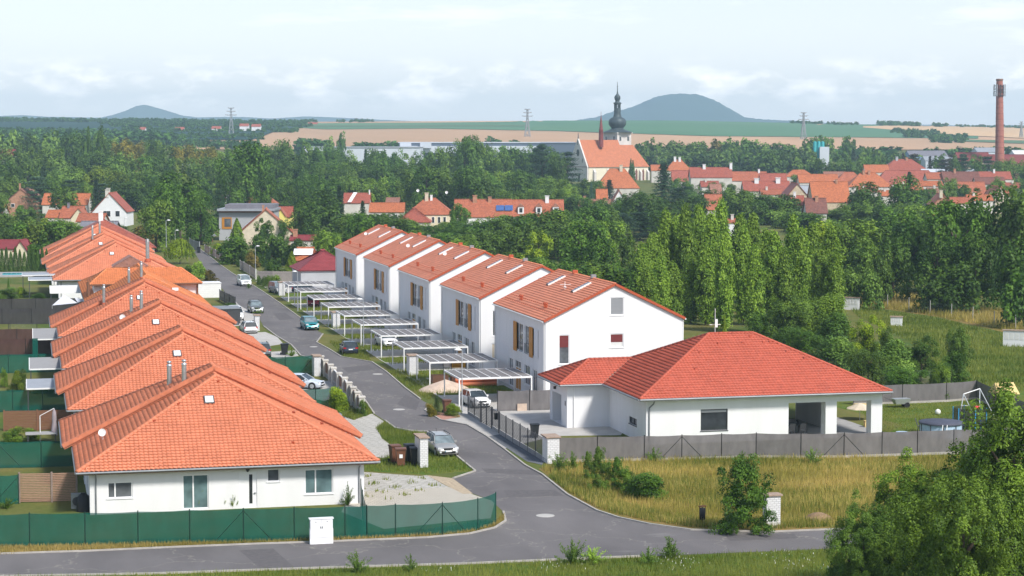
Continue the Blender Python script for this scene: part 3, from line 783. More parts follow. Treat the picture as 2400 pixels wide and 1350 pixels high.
def bungalow_proto(tile='tile_orange'):
 """local frame: front eave at y=0, x across; ridge along y"""
 W2 = 20.2; XB0, XB1 = -0.72, 20.9; YB = 11.4; YE = 24.2
 t = thing('bungalow', 'x', 'house', (0, 0, 0))
 w = MB(); x0, x1, y0, y1, h = 0.85, 19.3, 0.75, YE - 0.75, 3.02
 DOORS = [(2.0, 3.65, 1.05, 2.15), (6.95, 8.7, 0.1, 2.45), (10.75, 11.95, 0.06, 2.5), (12.65, 13.5, 1.75, 2.62), (15.2, 17.15, 0.78, 2.5)]
 wall(w, (x0, y0, 0), (1, 0, 0), x1 - x0, h, [(a - x0 + 0.0, b - x0, c, d) for a, b, c, d in DOORS], 0.14, (0, 1, 0))
 SIDE = [(5, 7, 0.9, 2.4), (12, 14.5, 0.1, 2.4), (18, 19.5, 0.9, 2.4)]
 wall(w, (x1, y0, 0), (0, 1, 0), y1 - y0, h, SIDE, 0.14, (-1, 0, 0))
 wall(w, (x0, y0, 0), (0, 1, 0), y1 - y0, h, SIDE, 0.14, (1, 0, 0))
 wall(w, (x0, y1, 0), (1, 0, 0), x1 - x0, h, [], 0.1, (0, -1, 0))
 w.face((x0 + .2, y0 + .2, 2.9), (x1 - .2, y0 + .2, 2.9), (x1 - .2, y1 - .2, 2.9), (x0 + .2, y1 - .2, 2.9))
 wo = w.build('wall', M['render_white'], t)
 fm, gt = M['white_plastic'], M['glass_teal']
 U, I, O = (1, 0, 0), (0, 1, 0), (0, y0, 0)
 window(t, O, U, I, DOORS[0], fm, M['glass_grey'], mull=(0.5,))
 window(t, O, U, I, DOORS[1], fm, gt, mull=(0.72,), sill=False)
 d = MB(); a, b, c, e = DOORS[2]
 d.box(a + .004, b - .004, y0 + .06, y0 + .12, c, e - .004)
 do = d.build('door', fm, t)
 g = MB(); g.box(b - .52, b - .30, y0 + .05, y0 + .062, c + .25, e - .2); g.build('glass_strip', M['glass_dark'], do)
 hd = MB(); hd.box(b - .2, b - .14, y0 + .0, y0 + .06, 1.0, 1.06); hd.box(b - .2, b - .05, y0 - .03, y0 - .002, 1.0, 1.06); hd.build('handle', M['zinc'], do)
 window(t, O, U, I, DOORS[3], fm, M['glass_grey'], fw=0.07)
 window(t, O, U, I, DOORS[4], fm, gt, mull=(0.75,))
 for u0, u1, v0, v1 in SIDE:
  window(t, (x1, y0, 0), (0, 1, 0), (-1, 0, 0), (u0, u1, v0, v1), fm, M['glass_grey'], mull=((u1 - u0) / 2,))
  window(t, (x0, y0, 0), (0, 1, 0), (1, 0, 0), (u0, u1, v0, v1), fm, M['glass_grey'], mull=((u1 - u0) / 2,))
 l = MB(); l.box(11.2, 11.45, y0 - .16, y0 - .002, 2.62, 2.78); l.lathe((11.32, y0 - .1, 2.5), [(.05, 0), (.09, .08), (.09, .13)], 8); l.build('porch_lamp', M['anthracite'], t)
 r = MB(); kw = dict(samples=6)
 rise = W2 / 2 * math.tan(SL); ZE = 3.0; xm = W2 / 2
 c, s = math.cos(SL), math.sin(SL); L = W2 / 2 / c
 tiles(r, (0, 0, ZE), (1, 0, 0), (0, c, s), lambda v: (v * c, W2 - v * c), L, **kw)
 for X, sg in ((0, 1), (W2, -1)):
  tiles(r, (X, 0, ZE), (0, 1, 0), (sg * c, 0, s), lambda v: (v * c, YB + 0.15), L, **kw)
 slab_roof(r, [(0, 0, ZE), (W2, 0, ZE), (xm, W2 / 2, ZE + rise)]); slab_roof(r, [(0, 0, ZE), (xm, W2 / 2, ZE + rise), (xm, YB, ZE + rise), (0, YB, ZE)])
 slab_roof(r, [(W2, 0, ZE), (W2, YB, ZE), (xm, YB, ZE + rise), (xm, W2 / 2, ZE + rise)])
 HB = (XB1 - XB0) / 2; LB = HB / c; riseB = HB * math.tan(SL); ZB = 3.1; ly = YE - YB
 xmB = (XB0 + XB1) / 2
 tiles(r, (XB0, YE, ZB), (1, 0, 0), (0, -c, s), lambda v: (v * c, 2 * HB - v * c), LB, **kw)
 for X, sg in ((XB0, 1), (XB1, -1)):
  tiles(r, (X, YB, ZB), (0, 1, 0), (sg * c, 0, s), lambda v: (0, max(1.4 + 0.0, ly - v * c)), LB, **kw)
 yr = max(YB + 1.4, YE - HB)
 slab_roof(r, [(XB0, YB, ZB), (xmB, YB, ZB + riseB), (xmB, yr, ZB + riseB), (XB0, YE, ZB)], 0.3); slab_roof(r, [(XB1, YB, ZB), (XB1, YE, ZB), (xmB, yr, ZB + riseB), (xmB, YB, ZB + riseB)], 0.3)
 slab_roof(r, [(XB0, YE, ZB), (xmB, yr, ZB + riseB), (XB1, YE, ZB)])
 ro = r.build('roof', M[tile], t)
 k = MB()
 ap = (xm, W2 / 2, ZE + rise + .03)
 ridge_cap(k, (0, 0, ZE + .05), ap); ridge_cap(k, (W2, 0, ZE + .05), ap); ridge_cap(k, ap, (xm, YB, ap[2]))
 k.build('ridge_tiles', M[tile], ro); k = MB()
 apb = (xmB, yr, ZB + riseB + .03)
 ridge_cap(k, (xmB, YB, apb[2]), apb); ridge_cap(k, (XB0, YE, ZB + .05), apb); ridge_cap(k, (XB1, YE, ZB + .05), apb)
 k.build('ridge_tiles', M[tile], ro)
 v = MB()
 for X, sg in ((XB0, 1), (XB1, -1)):
  A = Vector((X, YB - 0.02, ZB - .02)); B = Vector((xmB, YB - 0.02, ZB + riseB - .02))
  v.bar(tuple(A), tuple(B), 0.16, 0.30)
 v.build('verge_tiles', M[tile], ro)
 g = MB(); gutter(g, (-.05, -.06, ZE - .06), (W2 + .05, -.06, ZE - .06)); gutter(g, (-.06, 0, ZE - .06), (-.06, YB - .1, ZE - .06)); gutter(g, (W2 + .06, 0, ZE - .06), (W2 + .06, YB - .1, ZE - .06))
 gutter(g, (XB0 - .06, YB, ZB - .06), (XB0 - .06, YE, ZB - .06)); gutter(g, (XB1 + .06, YB, ZB - .06), (XB1 + .06, YE, ZB - .06)); gutter(g, (XB0, YE + .06, ZB - .06), (XB1, YE + .06, ZB - .06))
 g.build('gutter', M['zinc'], t)
 for X in (1.25, 18.95):
  p = MB(); p.cyl((X, -.04, 2.9), (X, .45, 2.62), .05, .05, 8); p.cyl((X, .45, 2.62), (X, .68, 2.5), .05, .05, 8); p.cyl((X, .68, 2.5), (X, .68, .05), .05, .05, 8); p.build('downpipe', M['zinc'], t)
 sf = MB()
 sf.box(.1, W2 - .1, .02, .72, ZE - .2, ZE - .12); sf.box(.1, .83, .74, YE - .8, ZE - .2, ZE - .12); sf.box(19.32, W2 - .1, .74, YE - .8, ZE - .2, ZE - .12)
 sf.build('soffit', M['brown_wood'], t)
 def on_front(x, v): return Vector((x, v * c, ZE + v * s))
 q = on_front(9.35, 8.05); sk = MB()
 nrm = Vector((0, -s, c)); up = Vector((0, c, s))
 def slab(mb, ctr, wx, hv, z0, z1):
  V = []
  for dz in (z0, z1):
   for a, b in ((-1, -1), (1, -1), (1, 1), (-1, 1)):
    V.append(tuple(ctr + Vector((a * wx / 2, 0, 0)) + up * (b * hv / 2) + nrm * dz))
  mb.add(V, [(3, 2, 1, 0), (4, 5, 6, 7), (0, 1, 5, 4), (1, 2, 6, 5), (2, 3, 7, 6), (3, 0, 4, 7)], False)
 slab(sk, q, .72, .95, 0, .14); so_ = sk.build('skylight', M['anthracite'], ro)
 sp = MB(); slab(sp, q, .56, .78, .142, .156); sp.build('pane', M['white_plastic'], so_)
 for x, vv in ((8.2, 9.0), (11.6, 9.0), (7.2, 7.6), (13.2, 7.8), (5.4, 5.6), (15.1, 6.1), (10.2, 10.3), (16.9, 4.6), (14.6, 2.4)):
  p = on_front(x, vv); vt = MB()
  vt.add([tuple(p + Vector((-.11, 0, 0)) + nrm * .03), tuple(p + Vector((.11, 0, 0)) + nrm * .03), tuple(p + up * .3 + Vector((.09, 0, 0)) + nrm * .04), tuple(p + up * .3 + Vector((-.09, 0, 0)) + nrm * .04),
    tuple(p + Vector((-.09, 0, 0)) + nrm * .16), tuple(p + Vector((.09, 0, 0)) + nrm * .16)], [(0, 1, 5, 4), (4, 5, 2, 3), (1, 2, 5), (0, 4, 3)], False)
  vt.build('vent_tile', M['verge_trim'], ro)
 return t, ro
row_g = 'orange tiled bungalows in the left row'
proto, roofp = bungalow_proto('tile_orange')
proto2, _ = bungalow_proto('tile_salmon')
used, used2 = [], []
B = []
def flues(t, spec, x0, y0):
 for dx, dy, h in spec:
  X, Y = x0 + dx, y0 + dy
  flue(t, X, Y, 3.0 + 0.495 * (10.1 - abs(dx - 10.1)) - .1, 3.0 + 0.495 * (10.1 - abs(dx - 10.1)) + h)
specs = [
 (used, proto, 2.7, 133.3, 'orange hip-roofed bungalow nearest the camera, white front behind the green mesh fence'),
 (used, proto, 2.7, 164.4, 'orange hip-roofed bungalow directly behind the nearest one, two steel flues before its ridge'),
 (used, proto, 2.75, 194.6, 'third orange bungalow of the left row, paired flues near its peak'),
 (used, proto, 2.85, 226.3, 'fourth orange bungalow of the left row, in front of the house with wings'),
 (used2, proto2, 3.3, 317.4, 'salmon bungalow right behind the house with raised wings'),
 (used2, proto2, 2.6, 348.3, 'second salmon bungalow behind the winged house, two slim flues on its ridge'),
 (used2, proto2, 2.5, 380.0, 'salmon tiled bungalow last but one at the far end of the left row')]
for u, pr, x, y, lab in specs:
 B.append(place(pr, u, (x, y, 0), 0, lab, row_g))
def local_part(house, fn):
 ORG[house.name] = (0, 0, 0); fn(house)
def fl(house, *spec):
 for dx, dy, h in spec:
  flue(house, dx, dy, 3.0 + 0.495 * (10.1 - abs(dx - 10.1)) - .1, 3.0 + 0.495 * (10.1 - abs(dx - 10.1)) + h)
for h in B: ORG[h.name] = (0, 0, 0)
fl(B[0], (8.0, 12.2, 1.7), (7.05, 14.0, 1.9))
fl(B[1], (6.9, 9.3, 0.1)) if False else None
fl(B[2], (8.2, 12.0, 2.1), (7.3, 14.5, 1.9))
fl(B[1], (8.9, 13.0, 1.9), (7.9, 15.5, 2.0)) if False else None
fl(B[3], (5.4, 10.6, 2.0),)
fl(B[5], (8.1, 11, 2.4), (9.4, 12, 2.4))
dish(B[0], (1.9, 6.0, 4.75), .27); dish(B[3], (9.2, 0.8, 4.6), .4) if False else None
dish(B[2], (6.3, 12.3, 6.75), .3)
def winged():
 t = thing('winged_bungalow', 'bright orange house in the left row with two raised white side wings', 'house', (15, 260, 0))
 x0, x1, y0, y1 = 7.0, 23.0, 260.0, 311.5; ZE = 3.0
 w = MB(); w.box(x0 + .8, x1 - .8, y0 + .8, y1 - .8, 0, ZE)
 w.build('wall', M['render_white'], t)
 r = MB(); hip_sides(r, x0, x1, y0, y1, ZE, SL, samples=4)
 hw = (x1 - x0) / 2; rise = hw * math.tan(SL); xm = (x0 + x1) / 2
 slab_roof(r, [(x0, y0, ZE), (x1, y0, ZE), (xm, y0 + hw, ZE + rise)]); slab_roof(r, [(x0, y0, ZE), (xm, y0 + hw, ZE + rise), (xm, y1 - hw, ZE + rise), (x0, y1, ZE)])
 slab_roof(r, [(x1, y0, ZE), (x1, y1, ZE), (xm, y1 - hw, ZE + rise), (xm, y0 + hw, ZE + rise)])
 ro = r.build('roof', M['tile_bright'], t)
 k = MB(); ap = (xm, y0 + hw, ZE + rise + .03); ap2 = (xm, y1 - hw, ZE + rise + .03)
 for a, b in (((x0, y0, ZE + .05), ap), ((x1, y0, ZE + .05), ap), (ap, ap2), ((x0, y1, ZE + .05), ap2), ((x1, y1, ZE + .05), ap2)): ridge_cap(k, a, b)
 k.build('ridge_tiles', M['tile_bright'], ro)
 a, b, c, d, ze = 7.7, 23.1, 278.6, 287.4, 5.0
 w2 = MB(); w2.box(a + .7, b - .7, c + .7, d - .7, 2.2, ze); w2.build('wing_wall', M['render_white'], t)
 r2 = MB(); hh = (d - c) / 2; hr = 2.6; sl2 = math.atan(0.42); cc, ss = math.cos(sl2), math.sin(sl2); L = hh / cc; rz = hh * math.tan(sl2); W = b - a
 tiles(r2, (a, c, ze), (1, 0, 0), (0, cc, ss), lambda v: (v / L * hr, W - v / L * hr), L, samples=4)
 tiles(r2, (a, d, ze), (1, 0, 0), (0, -cc, ss), lambda v: (v / L * hr, W - v / L * hr), L, samples=4); L3 = math.hypot(hr, rz)
 tiles(r2, (a, c, ze), (0, 1, 0), (hr / L3, 0, rz / L3), lambda v: (v / L3 * hh, 2 * hh - v / L3 * hh), L3, samples=4)
 tiles(r2, (b, c, ze), (0, 1, 0), (-hr / L3, 0, rz / L3), lambda v: (v / L3 * hh, 2 * hh - v / L3 * hh), L3, samples=4)
 ym = (c + d) / 2
 slab_roof(r2, [(a, c, ze), (b, c, ze), (b - hr, ym, ze + rz), (a + hr, ym, ze + rz)]); slab_roof(r2, [(a, d, ze), (a + hr, ym, ze + rz), (b - hr, ym, ze + rz), (b, d, ze)])
 slab_roof(r2, [(a, c, ze), (a + hr, ym, ze + rz), (a, d, ze)]); slab_roof(r2, [(b, c, ze), (b, d, ze), (b - hr, ym, ze + rz)])
 ro2 = r2.build('wing_roof', M['tile_bright'], t)
 k = MB(); e0, e1 = (a + hr, ym, ze + rz + .03), (b - hr, ym, ze + rz + .03)
 for p, q in ((e0, e1), ((a, c, ze), e0), ((a, d, ze), e0), ((b, c, ze), e1), ((b, d, ze), e1)): ridge_cap(k, p, q)
 k.build('ridge_tiles', M['tile_bright'], ro2)
 g = MB(); gutter(g, (a, c - .06, ze - .08), (b, c - .06, ze - .08), .09); g.build('gutter', M['brown_wood'], t)
 g = MB(); gutter(g, (x0, y0 - .06, ZE - .06), (x1, y0 - .06, ZE - .06)); gutter(g, (x0 - .06, y0, ZE - .06), (x0 - .06, y1, ZE - .06)); g.build('gutter', M['zinc'], t)
 p = MB(); p.cyl((a - .1, c - .1, ze + .4), (a - .1, c - .1, .2), .22, .22, 10); p.build('downpipe', M['brown_wood'], t)
 p = MB(); p.cyl((b - .6, c + .5, ze), (b - .6, c + .5, .2), .12, .12, 10); p.build('downpipe', M['brown_wood'], t)
 for nm, pts in (('lucarne', None),):
  m = MB(); X, Y, Z = 14.0, 291, 6.6
  m.face((X - 2.6, Y, Z), (X, Y, Z + 1.5), (X, Y + 5, Z + 1.5), (X - 2.6, Y + 5, Z)); m.face((X + 2.6, Y, Z), (X + 2.6, Y + 5, Z), (X, Y + 5, Z + 1.5), (X, Y, Z + 1.5))
  m.face((X - 2.6, Y + .05, Z), (X + 2.6, Y + .05, Z), (X, Y + .05, Z + 1.5)); m.build('lucarne', M['tile_dull'], ro)
 for i, (dx, dy) in enumerate(((5.6, 13.5), (7.2, 13.0))):
  flue(t, x0 + dx, y0 + dy - 6, ZE + .495 * dx - .1, ZE + .495 * dx + 1.9)
 for X, v in ((5.9, 6.0), (11.4, 4.8)):
  cS, sS = math.cos(SL), math.sin(SL)
  s = MB(); q = Vector((x0 + X, y0 + v * cS, ZE + v * sS)); s.obox((q.x, q.y), .8, .8, q.z - .05, q.z + .3); s.build('skylight', M['white_plastic'], ro)
 f = flue(t, 17.6, 312.5, 6.2, 9.2, .28, 'steel_pipe')
 return t
winged()
def gable_house(name, label, cat, x0, x1, y0, y1, ze, zr, along, wall_m, roof_m, group=None, over=0.5, hipped=False, chim=(), wins=(), rz=0.0, tiled=True, win_m='glass_dark', dorm=(), th=0.14):
 """plain pitched house in its own frame; along='x' puts the ridge across the view, 'y' along it"""
 cx, cy = (x0 + x1) / 2, (y0 + y1) / 2
 t = thing(name, label, cat, (0, 0, 0), group)
 w = MB()
 a, b, c, d = x0 + over, x1 - over, y0 + over * .7, y1 - over * .7
 W, Dp = x1 - x0, y1 - y0
 if along == 'x':
  sl = (zr - ze) / (Dp / 2)
  prof = lambda y: ze + sl * (Dp / 2 - abs(y - cy)) - .1
 else:
  sl = (zr - ze) / (W / 2)
  prof = lambda x: ze + sl * (W / 2 - abs(x - cx)) - .1
 w.box(a, b, c, d, -1.0, ze - .08)
 if not hipped:
  if along == 'x':
   for X in (a, b):
    pts = [(X, c, ze - .08), (X, d, ze - .08), (X, cy, prof(cy))]
    w.face(*(pts if X == b else pts[::-1]))
  else:
   for Y in (c, d):
    pts = [(a, Y, ze - .08), (b, Y, ze - .08), (cx, Y, prof(cx))]
    w.face(*(pts if Y == c else pts[::-1]))
 w.build('wall', M[wall_m], t)
 r = MB()
 if along == 'x':
  h = Dp / 2; A, B_ = ((x0 + h * .9, cy, zr), (x1 - h * .9, cy, zr)) if hipped else ((x0, cy, zr), (x1, cy, zr))
  P0, P1, P2, P3 = (x0, y0, ze), (x1, y0, ze), (x1, y1, ze), (x0, y1, ze)
  slab_roof(r, [P0, P1, B_, A], th); slab_roof(r, [P2, P3, A, B_], th)
  if hipped: slab_roof(r, [P1, P2, B_], th); slab_roof(r, [P3, P0, A], th)
  if tiled:
   L = math.hypot(h, zr - ze); cc, ss = h / L, (zr - ze) / L; k = .9 if hipped else 0
   tiles(r, P0, (1, 0, 0), (0, cc, ss), lambda v: (v * cc * k, W - v * cc * k), L, course=.42, amp=0, step=.05)
   if hipped:
    hx = h * .9; L2 = math.hypot(hx, zr - ze); c2, s2 = hx / L2, (zr - ze) / L2
    tiles(r, P0, (0, 1, 0), (c2, 0, s2), lambda v: (v / L2 * h, Dp - v / L2 * h), L2, course=.42, amp=0, step=.05)
    tiles(r, P1, (0, 1, 0), (-c2, 0, s2), lambda v: (v / L2 * h, Dp - v / L2 * h), L2, course=.42, amp=0, step=.05)
 else:
  h = W / 2; k = h * .9 if hipped else 0; A, B_ = (cx, y0 + k, zr), (cx, y1 - k, zr)
  P0, P1, P2, P3 = (x0, y0, ze), (x1, y0, ze), (x1, y1, ze), (x0, y1, ze)
  slab_roof(r, [P1, P2, B_, A], th); slab_roof(r, [P3, P0, A, B_], th)
  if hipped: slab_roof(r, [P0, P1, A], th); slab_roof(r, [P2, P3, B_], th)
  if tiled:
   L = math.hypot(h, zr - ze); cc, ss = h / L, (zr - ze) / L; kk = .9 if hipped else 0
   for X, sg in ((x0, 1), (x1, -1)):
    tiles(r, (X, y0, ze), (0, 1, 0), (sg * cc, 0, ss), lambda v: (v * cc * kk, Dp - v * cc * kk), L, course=.42, amp=0, step=.05)
   if hipped:
    L2 = math.hypot(k, zr - ze)
    tiles(r, P0, (1, 0, 0), (0, k / L2, (zr - ze) / L2), lambda v: (v / L2 * h, W - v / L2 * h), L2, course=.42, amp=0, step=.05)
 ro = r.build('roof', M[roof_m], t)
 kk = MB(); ridge_cap(kk, (A[0], A[1], A[2] + .02), (B_[0], B_[1], B_[2] + .02), .15, .8)
 kk.build('ridge_tiles', M[roof_m], ro)
 for (u, hgt, mat, sz) in chim:
  p = Vector(A).lerp(Vector(B_), u); off = -.6
  X, Y = (p.x, p.y + off) if along == 'x' else (p.x + off, p.y)
  m = MB(); m.box(X - sz / 2, X + sz / 2, Y - sz / 2, Y + sz / 2, zr - 1.2, zr + hgt); m.box(X - sz * .62, X + sz * .62, Y - sz * .62, Y + sz * .62, zr + hgt + .004, zr + hgt + .16)
  m.build('chimney', M[mat], ro)
 for (u0, u1, v0, v1) in wins:
  m = MB(); X0, X1 = a + (b - a) * u0, a + (b - a) * u1
  m.box(X0 - .1, X1 + .1, c - .06, c - .003, v0 - .1, v1 + .1); f = m.build('window', M['white_plastic'], t)
  g = MB(); g.box(X0, X1, c - .07, c - .061, v0, v1); g.build('pane', M[win_m], f)
 if rz or True:
  for ch in t.children_recursive:
   ch.data.transform(__import__('mathutils').Matrix.Translation((-cx, -cy, 0)))
  t.location = (cx, cy, 0); t.rotation_euler.z = rz; ORG[t.name] = (0, 0, 0)
 return t, ro
gable_house('bungalow', 'maroon roofed house with white chimney at the far end of the left row', 'house', 4.6, 24.6, 404, 428, 3.2, 8.6, 'y', 'render_white', 'tile_town_red', hipped=True, chim=((.0, 1.6, 'white_metal', .9),))
def duplex(first):
 """local frame: road facade on x=0 facing -x, near gable on y=0"""
 t = thing('duplex_house', 'x', 'house')
 LN, WD, ZE, ZR, XR = 20.7, 13.6, 7.8, 11.1, 6.8
 wm = M['render_white']
 w = MB()
 up = [(8.8, 14.4, 3.95, 6.75), (2.7, 8.2, 3.95, 6.75)]
 low = [(13.0, 14.9, .02, 2.85), (9.7, 12.0, .02, 2.85), (6.1, 8.3, .9, 2.85), (3.2, 5.0, .02, 2.75)]
 wall(w, (0, 0, 0), (0, 1, 0), LN, ZE, up + low, .16, (1, 0, 0))
 tg = lambda u: ZE + (ZR - ZE) * (u / XR if u < XR else (WD - u) / (WD - XR)) - .03
 gw = [(6.35, 7.7, 8.25, 9.95), (1.3, 2.35, 3.7, 6.5), (6.35, 7.7, 5.15, 6.5), (1.2, 2.3, .9, 2.9)]
 if not first: gw[2:3] = []
 wall(w, (0, 0, 0), (1, 0, 0), WD, ZE, gw, .16, (0, 1, 0), top=tg, brk=(XR,))
 wall(w, (0, LN, 0), (1, 0, 0), WD, ZE, [], .16, (0, -1, 0), top=tg, brk=(XR,))
 wall(w, (WD, 0, 0), (0, 1, 0), LN, ZE, [(3, 5, 4, 6.5), (8, 10, 4, 6.5), (14, 16, 4, 6.5), (4, 7, .1, 2.6), (13, 16, .1, 2.6)], .16, (-1, 0, 0))
 w.build('wall', wm, t)
 fo, gl = M['white_plastic'], M['glass_grey']
 O, U, I = (0, 0, 0), (0, 1, 0), (1, 0, 0)
 for i, (a, b, c, d) in enumerate(up):
  f = window(t, O, U, I, (a, b, c, d), fo, gl, mull=((b - a) * .36, (b - a) * .64), fw=.09, depth=.14)
  s = MB(); y0 = 11.25 if i == 0 else 4.75
  s.box(-.09, -.03, y0, y0 + 1.3, c - .12, d + .02); s.build('shutter', M['amber_wood'], t)
  s = MB(); y0 = 12.75 if i == 0 else 2.75
  s.box(-.05, -.012, y0, y0 + 1.5, c - .02, d); s.build('shutter', M['render_pale'], t)
  rl = MB(); y0, y1 = (8.9, 10.2) if i == 0 else (6.8, 8.1)
  for k in range(6): rl.box(-.06, -.03, y0 + k * (y1 - y0) / 5 - .012, y0 + k * (y1 - y0) / 5 + .012, c, c + .95)
  rl.box(-.07, -.02, y0 - .03, y1 + .03, c + .95, c + 1.0); rl.build('railing', M['zinc'], t)
 a, b, c, d = low[1]
 dr = MB(); dr.box(.08, .14, a + .01, (a + b) / 2 - .05, c, 2.15); dr.build('door', M['amber_wood'], t)
 dr = MB(); dr.box(.08, .14, (a + b) / 2 + .05, b - .01, c, 2.15); dr.build('door', M['amber_wood'], t)
 m = MB(); m.box(.07, .15, (a + b) / 2 - .046, (a + b) / 2 + .046, c, d - .01); m.box(.07, .15, a + .01, (a + b) / 2 - .05, 2.153, 2.23); m.box(.07, .15, (a + b) / 2 + .05, b - .01, 2.153, 2.23); m.build('door_frame', fo, t)
 g = MB(); g.box(.09, .12, a + .01, (a + b) / 2 - .05, 2.234, d - .01); g.box(.09, .12, (a + b) / 2 + .05, b - .01, 2.234, d - .01); g.build('transom_window', gl, t)
 for k, r in enumerate((low[0], low[2], low[3])):
  window(t, O, U, I, r, fo, gl, mull=((r[1] - r[0]) / 2,), depth=.14, sill=r[2] > .5)
 I2 = (0, 1, 0); U2 = (1, 0, 0)
 if first:
  window(t, O, U2, I2, gw[0], fo, M['roller_grey'], depth=.1); window(t, O, U2, I2, gw[1], fo, M['glass_grey'], depth=.1, blind=(.40, M['blind_red']))
  window(t, O, U2, I2, gw[2], fo, M['blind_white'], depth=.1, blind=(.55, M['blind_red'])); window(t, O, U2, I2, gw[3], fo, M['blind_white'], depth=.1)
 else:
  window(t, O, U2, I2, gw[0], fo, M['roller_grey'], depth=.1); window(t, O, U2, I2, gw[1], fo, M['glass_dark'], depth=.1); window(t, O, U2, I2, gw[2], fo, M['beige'], depth=.1)
 for r in ((3, 5, 4, 6.5), (8, 10, 4, 6.5), (14, 16, 4, 6.5), (4, 7, .1, 2.6), (13, 16, .1, 2.6)):
  window(t, (WD, 0, 0), U, (-1, 0, 0), r, fo, gl, mull=((r[1] - r[0]) / 2,))
 r = MB(); ov = .12
 for X, sg, run in ((-.18, 1, XR + .18), (WD + .18, -1, WD - XR + .18)):
  sl = (ZR - ZE) / (XR if sg > 0 else WD - XR); z0 = ZE - sl * .18
  L = math.hypot(run, ZR - z0); c, s = run / L, (ZR - z0) / L
  tiles(r, (X, -ov, z0 + .14), (0, 1, 0), (sg * c, 0, s), lambda v: (0, LN + 2 * ov), L, course=.36, amp=0, step=.075)
  slab_roof(r, [(X, -ov, z0 + .14), (X, LN + ov, z0 + .14), (XR, LN + ov, ZR + .14), (XR, -ov, ZR + .14)], .13)
 ro = r.build('roof', M['tile_salmon'], t)
 k = MB(); ridge_cap(k, (XR, -ov, ZR + .15), (XR, LN + ov, ZR + .15)); k.build('ridge_tiles', M['tile_salmon'], ro)
 for Y in (-ov - .05, LN + ov + .05):
  v = MB()
  v.bar((-.2, Y, ZE + .02), (XR, Y, ZR + .12), .09, .24); v.bar((XR, Y, ZR + .12), (WD + .2, Y, ZE + .02), .09, .24); v.build('verge_tiles', M['verge_trim'], ro)
 sl = (ZR - ZE) / XR; an = math.atan(sl); cs, sn = math.cos(an), math.sin(an)
 nrm = Vector((-sn, 0, cs)); upv = Vector((cs, 0, sn))
 def onr(x, y): return Vector((x, y, ZE + sl * x + .14))
 def slab(mb, q, wy, hv, z0, z1):
  V = []
  for dz in (z0, z1):
   for a, b in ((-1, -1), (1, -1), (1, 1), (-1, 1)): V.append(tuple(q + Vector((0, a * wy / 2, 0)) + upv * (b * hv / 2) + nrm * dz))
  mb.add(V, [(3, 2, 1, 0)[::-1], (4, 5, 6, 7)[::-1], (0, 1, 5, 4)[::-1], (1, 2, 6, 5)[::-1], (2, 3, 7, 6)[::-1], (3, 0, 4, 7)[::-1]], False)
 for y in (15.5, 5.9):
  q = onr(5.15, y); m = MB(); slab(m, q, .9, 2.0, 0, .16); s = m.build('skylight', M['anthracite'], ro)
  m = MB(); slab(m, q, .72, 1.8, .163, .175); m.build('pane', M['glass_grey'], s)
  m = MB(); slab(m, q + Vector((0, -.47, 0)), .05, 2.04, 0, .2); m.build('flashing', M['white_metal'], s)
 for y in (15.0, 5.2):
  for dy in (-.35, .35):
   q = onr(1.35, y + dy); m = MB(); m.cyl(tuple(q), tuple(q + Vector((0, 0, .42))), .09, .09, 8); m.lathe(tuple(q + Vector((0, 0, .42))), [(.16, 0), (.17, .06), (.05, .16)], 8); m.build('vent_pipe', M['verge_trim'], ro)
 for y in (14.2, 7.4):
  m = MB(); m.obox((XR, y), .5, .35, ZR + .2, ZR + .55); m.build('ridge_vent', M['verge_trim'] if y > 10 else M['zinc'], ro)
 m = MB()
 for row in range(2):
  for kq in range(26):
   q = onr(.9 + row * .72, .6 + kq * .78 + row * .3); m.box(q.x - .03, q.x + .03, q.y - .06, q.y + .06, q.z + .05, q.z + .13)
 m.build('snow_guard', M['verge_trim'], ro)
 g = MB(); gutter(g, (-.28, -.1, ZE - .05), (-.28, LN + .1, ZE - .05)); gutter(g, (WD + .28, -.1, ZE - .05), (WD + .28, LN + .1, ZE - .05)); g.build('gutter', M['white_metal'], t)
 for y in (.15, LN - .15):
  p = MB(); p.cyl((-.1, y, ZE - .15), (-.1, y, .05), .055, .055, 8); p.build('downpipe', M['white_metal'], t)
 p = MB(); p.cyl((WD + .1, .15, ZE - .15), (WD + .1, .15, .05), .055, .055, 8); p.build('downpipe', M['white_metal'], t)
 return t, ro
dg = 'white duplexes with salmon tiled roofs'
dl = ['nearest white duplex, its blank gable with red blinds rising behind the red roof', 'second white duplex with amber shutters, dark tall gable window beside the nearest duplex',
  'middle white duplex of five, salmon roof, teal glass low in its gable window', 'fourth white duplex from the camera with amber shutters and two roof windows',
  'farthest white duplex, rising behind the small maroon garage roof']
d0, dr0 = duplex(True); d1, dr1 = duplex(False)
ud, u1 = [], []
dups = []
for k in range(5):
 dups.append(place(d0 if k == 0 else d1, ud if k == 0 else u1, (47.1, 181.1 + 27.8 * k, 0), 0, dl[k], dg))
def local_mesh(parent, name, mb, mat):
 ORG[parent.name] = (0, 0, 0); return mb.build(name, M[mat], parent)
m = MB(); m.bar((4.3, 8.9, 9.7), (4.3, 8.9, 10.9), .045); m.bar((3.8, 8.9, 10.6), (4.9, 8.9, 10.6), .035); m.bar((4.3, 8.4, 10.3), (4.3, 9.5, 10.3), .04)
m.lathe((4.3, 8.9, 10.3), [(.05, 0), (.2, .05), (.05, .1)], 8); local_mesh(dups[0], 'aerial', m, 'white_metal')
ORG[dups[3].name] = ORG[dups[2].name] = ORG[dups[4].name] = (0, 0, 0)
dish(dups[2], (4.4, 12.5, 10.35), .26); dish(dups[3], (4.0, 8, 10.15), .26); dish(dups[4], (4.0, 16, 10.15), .26)
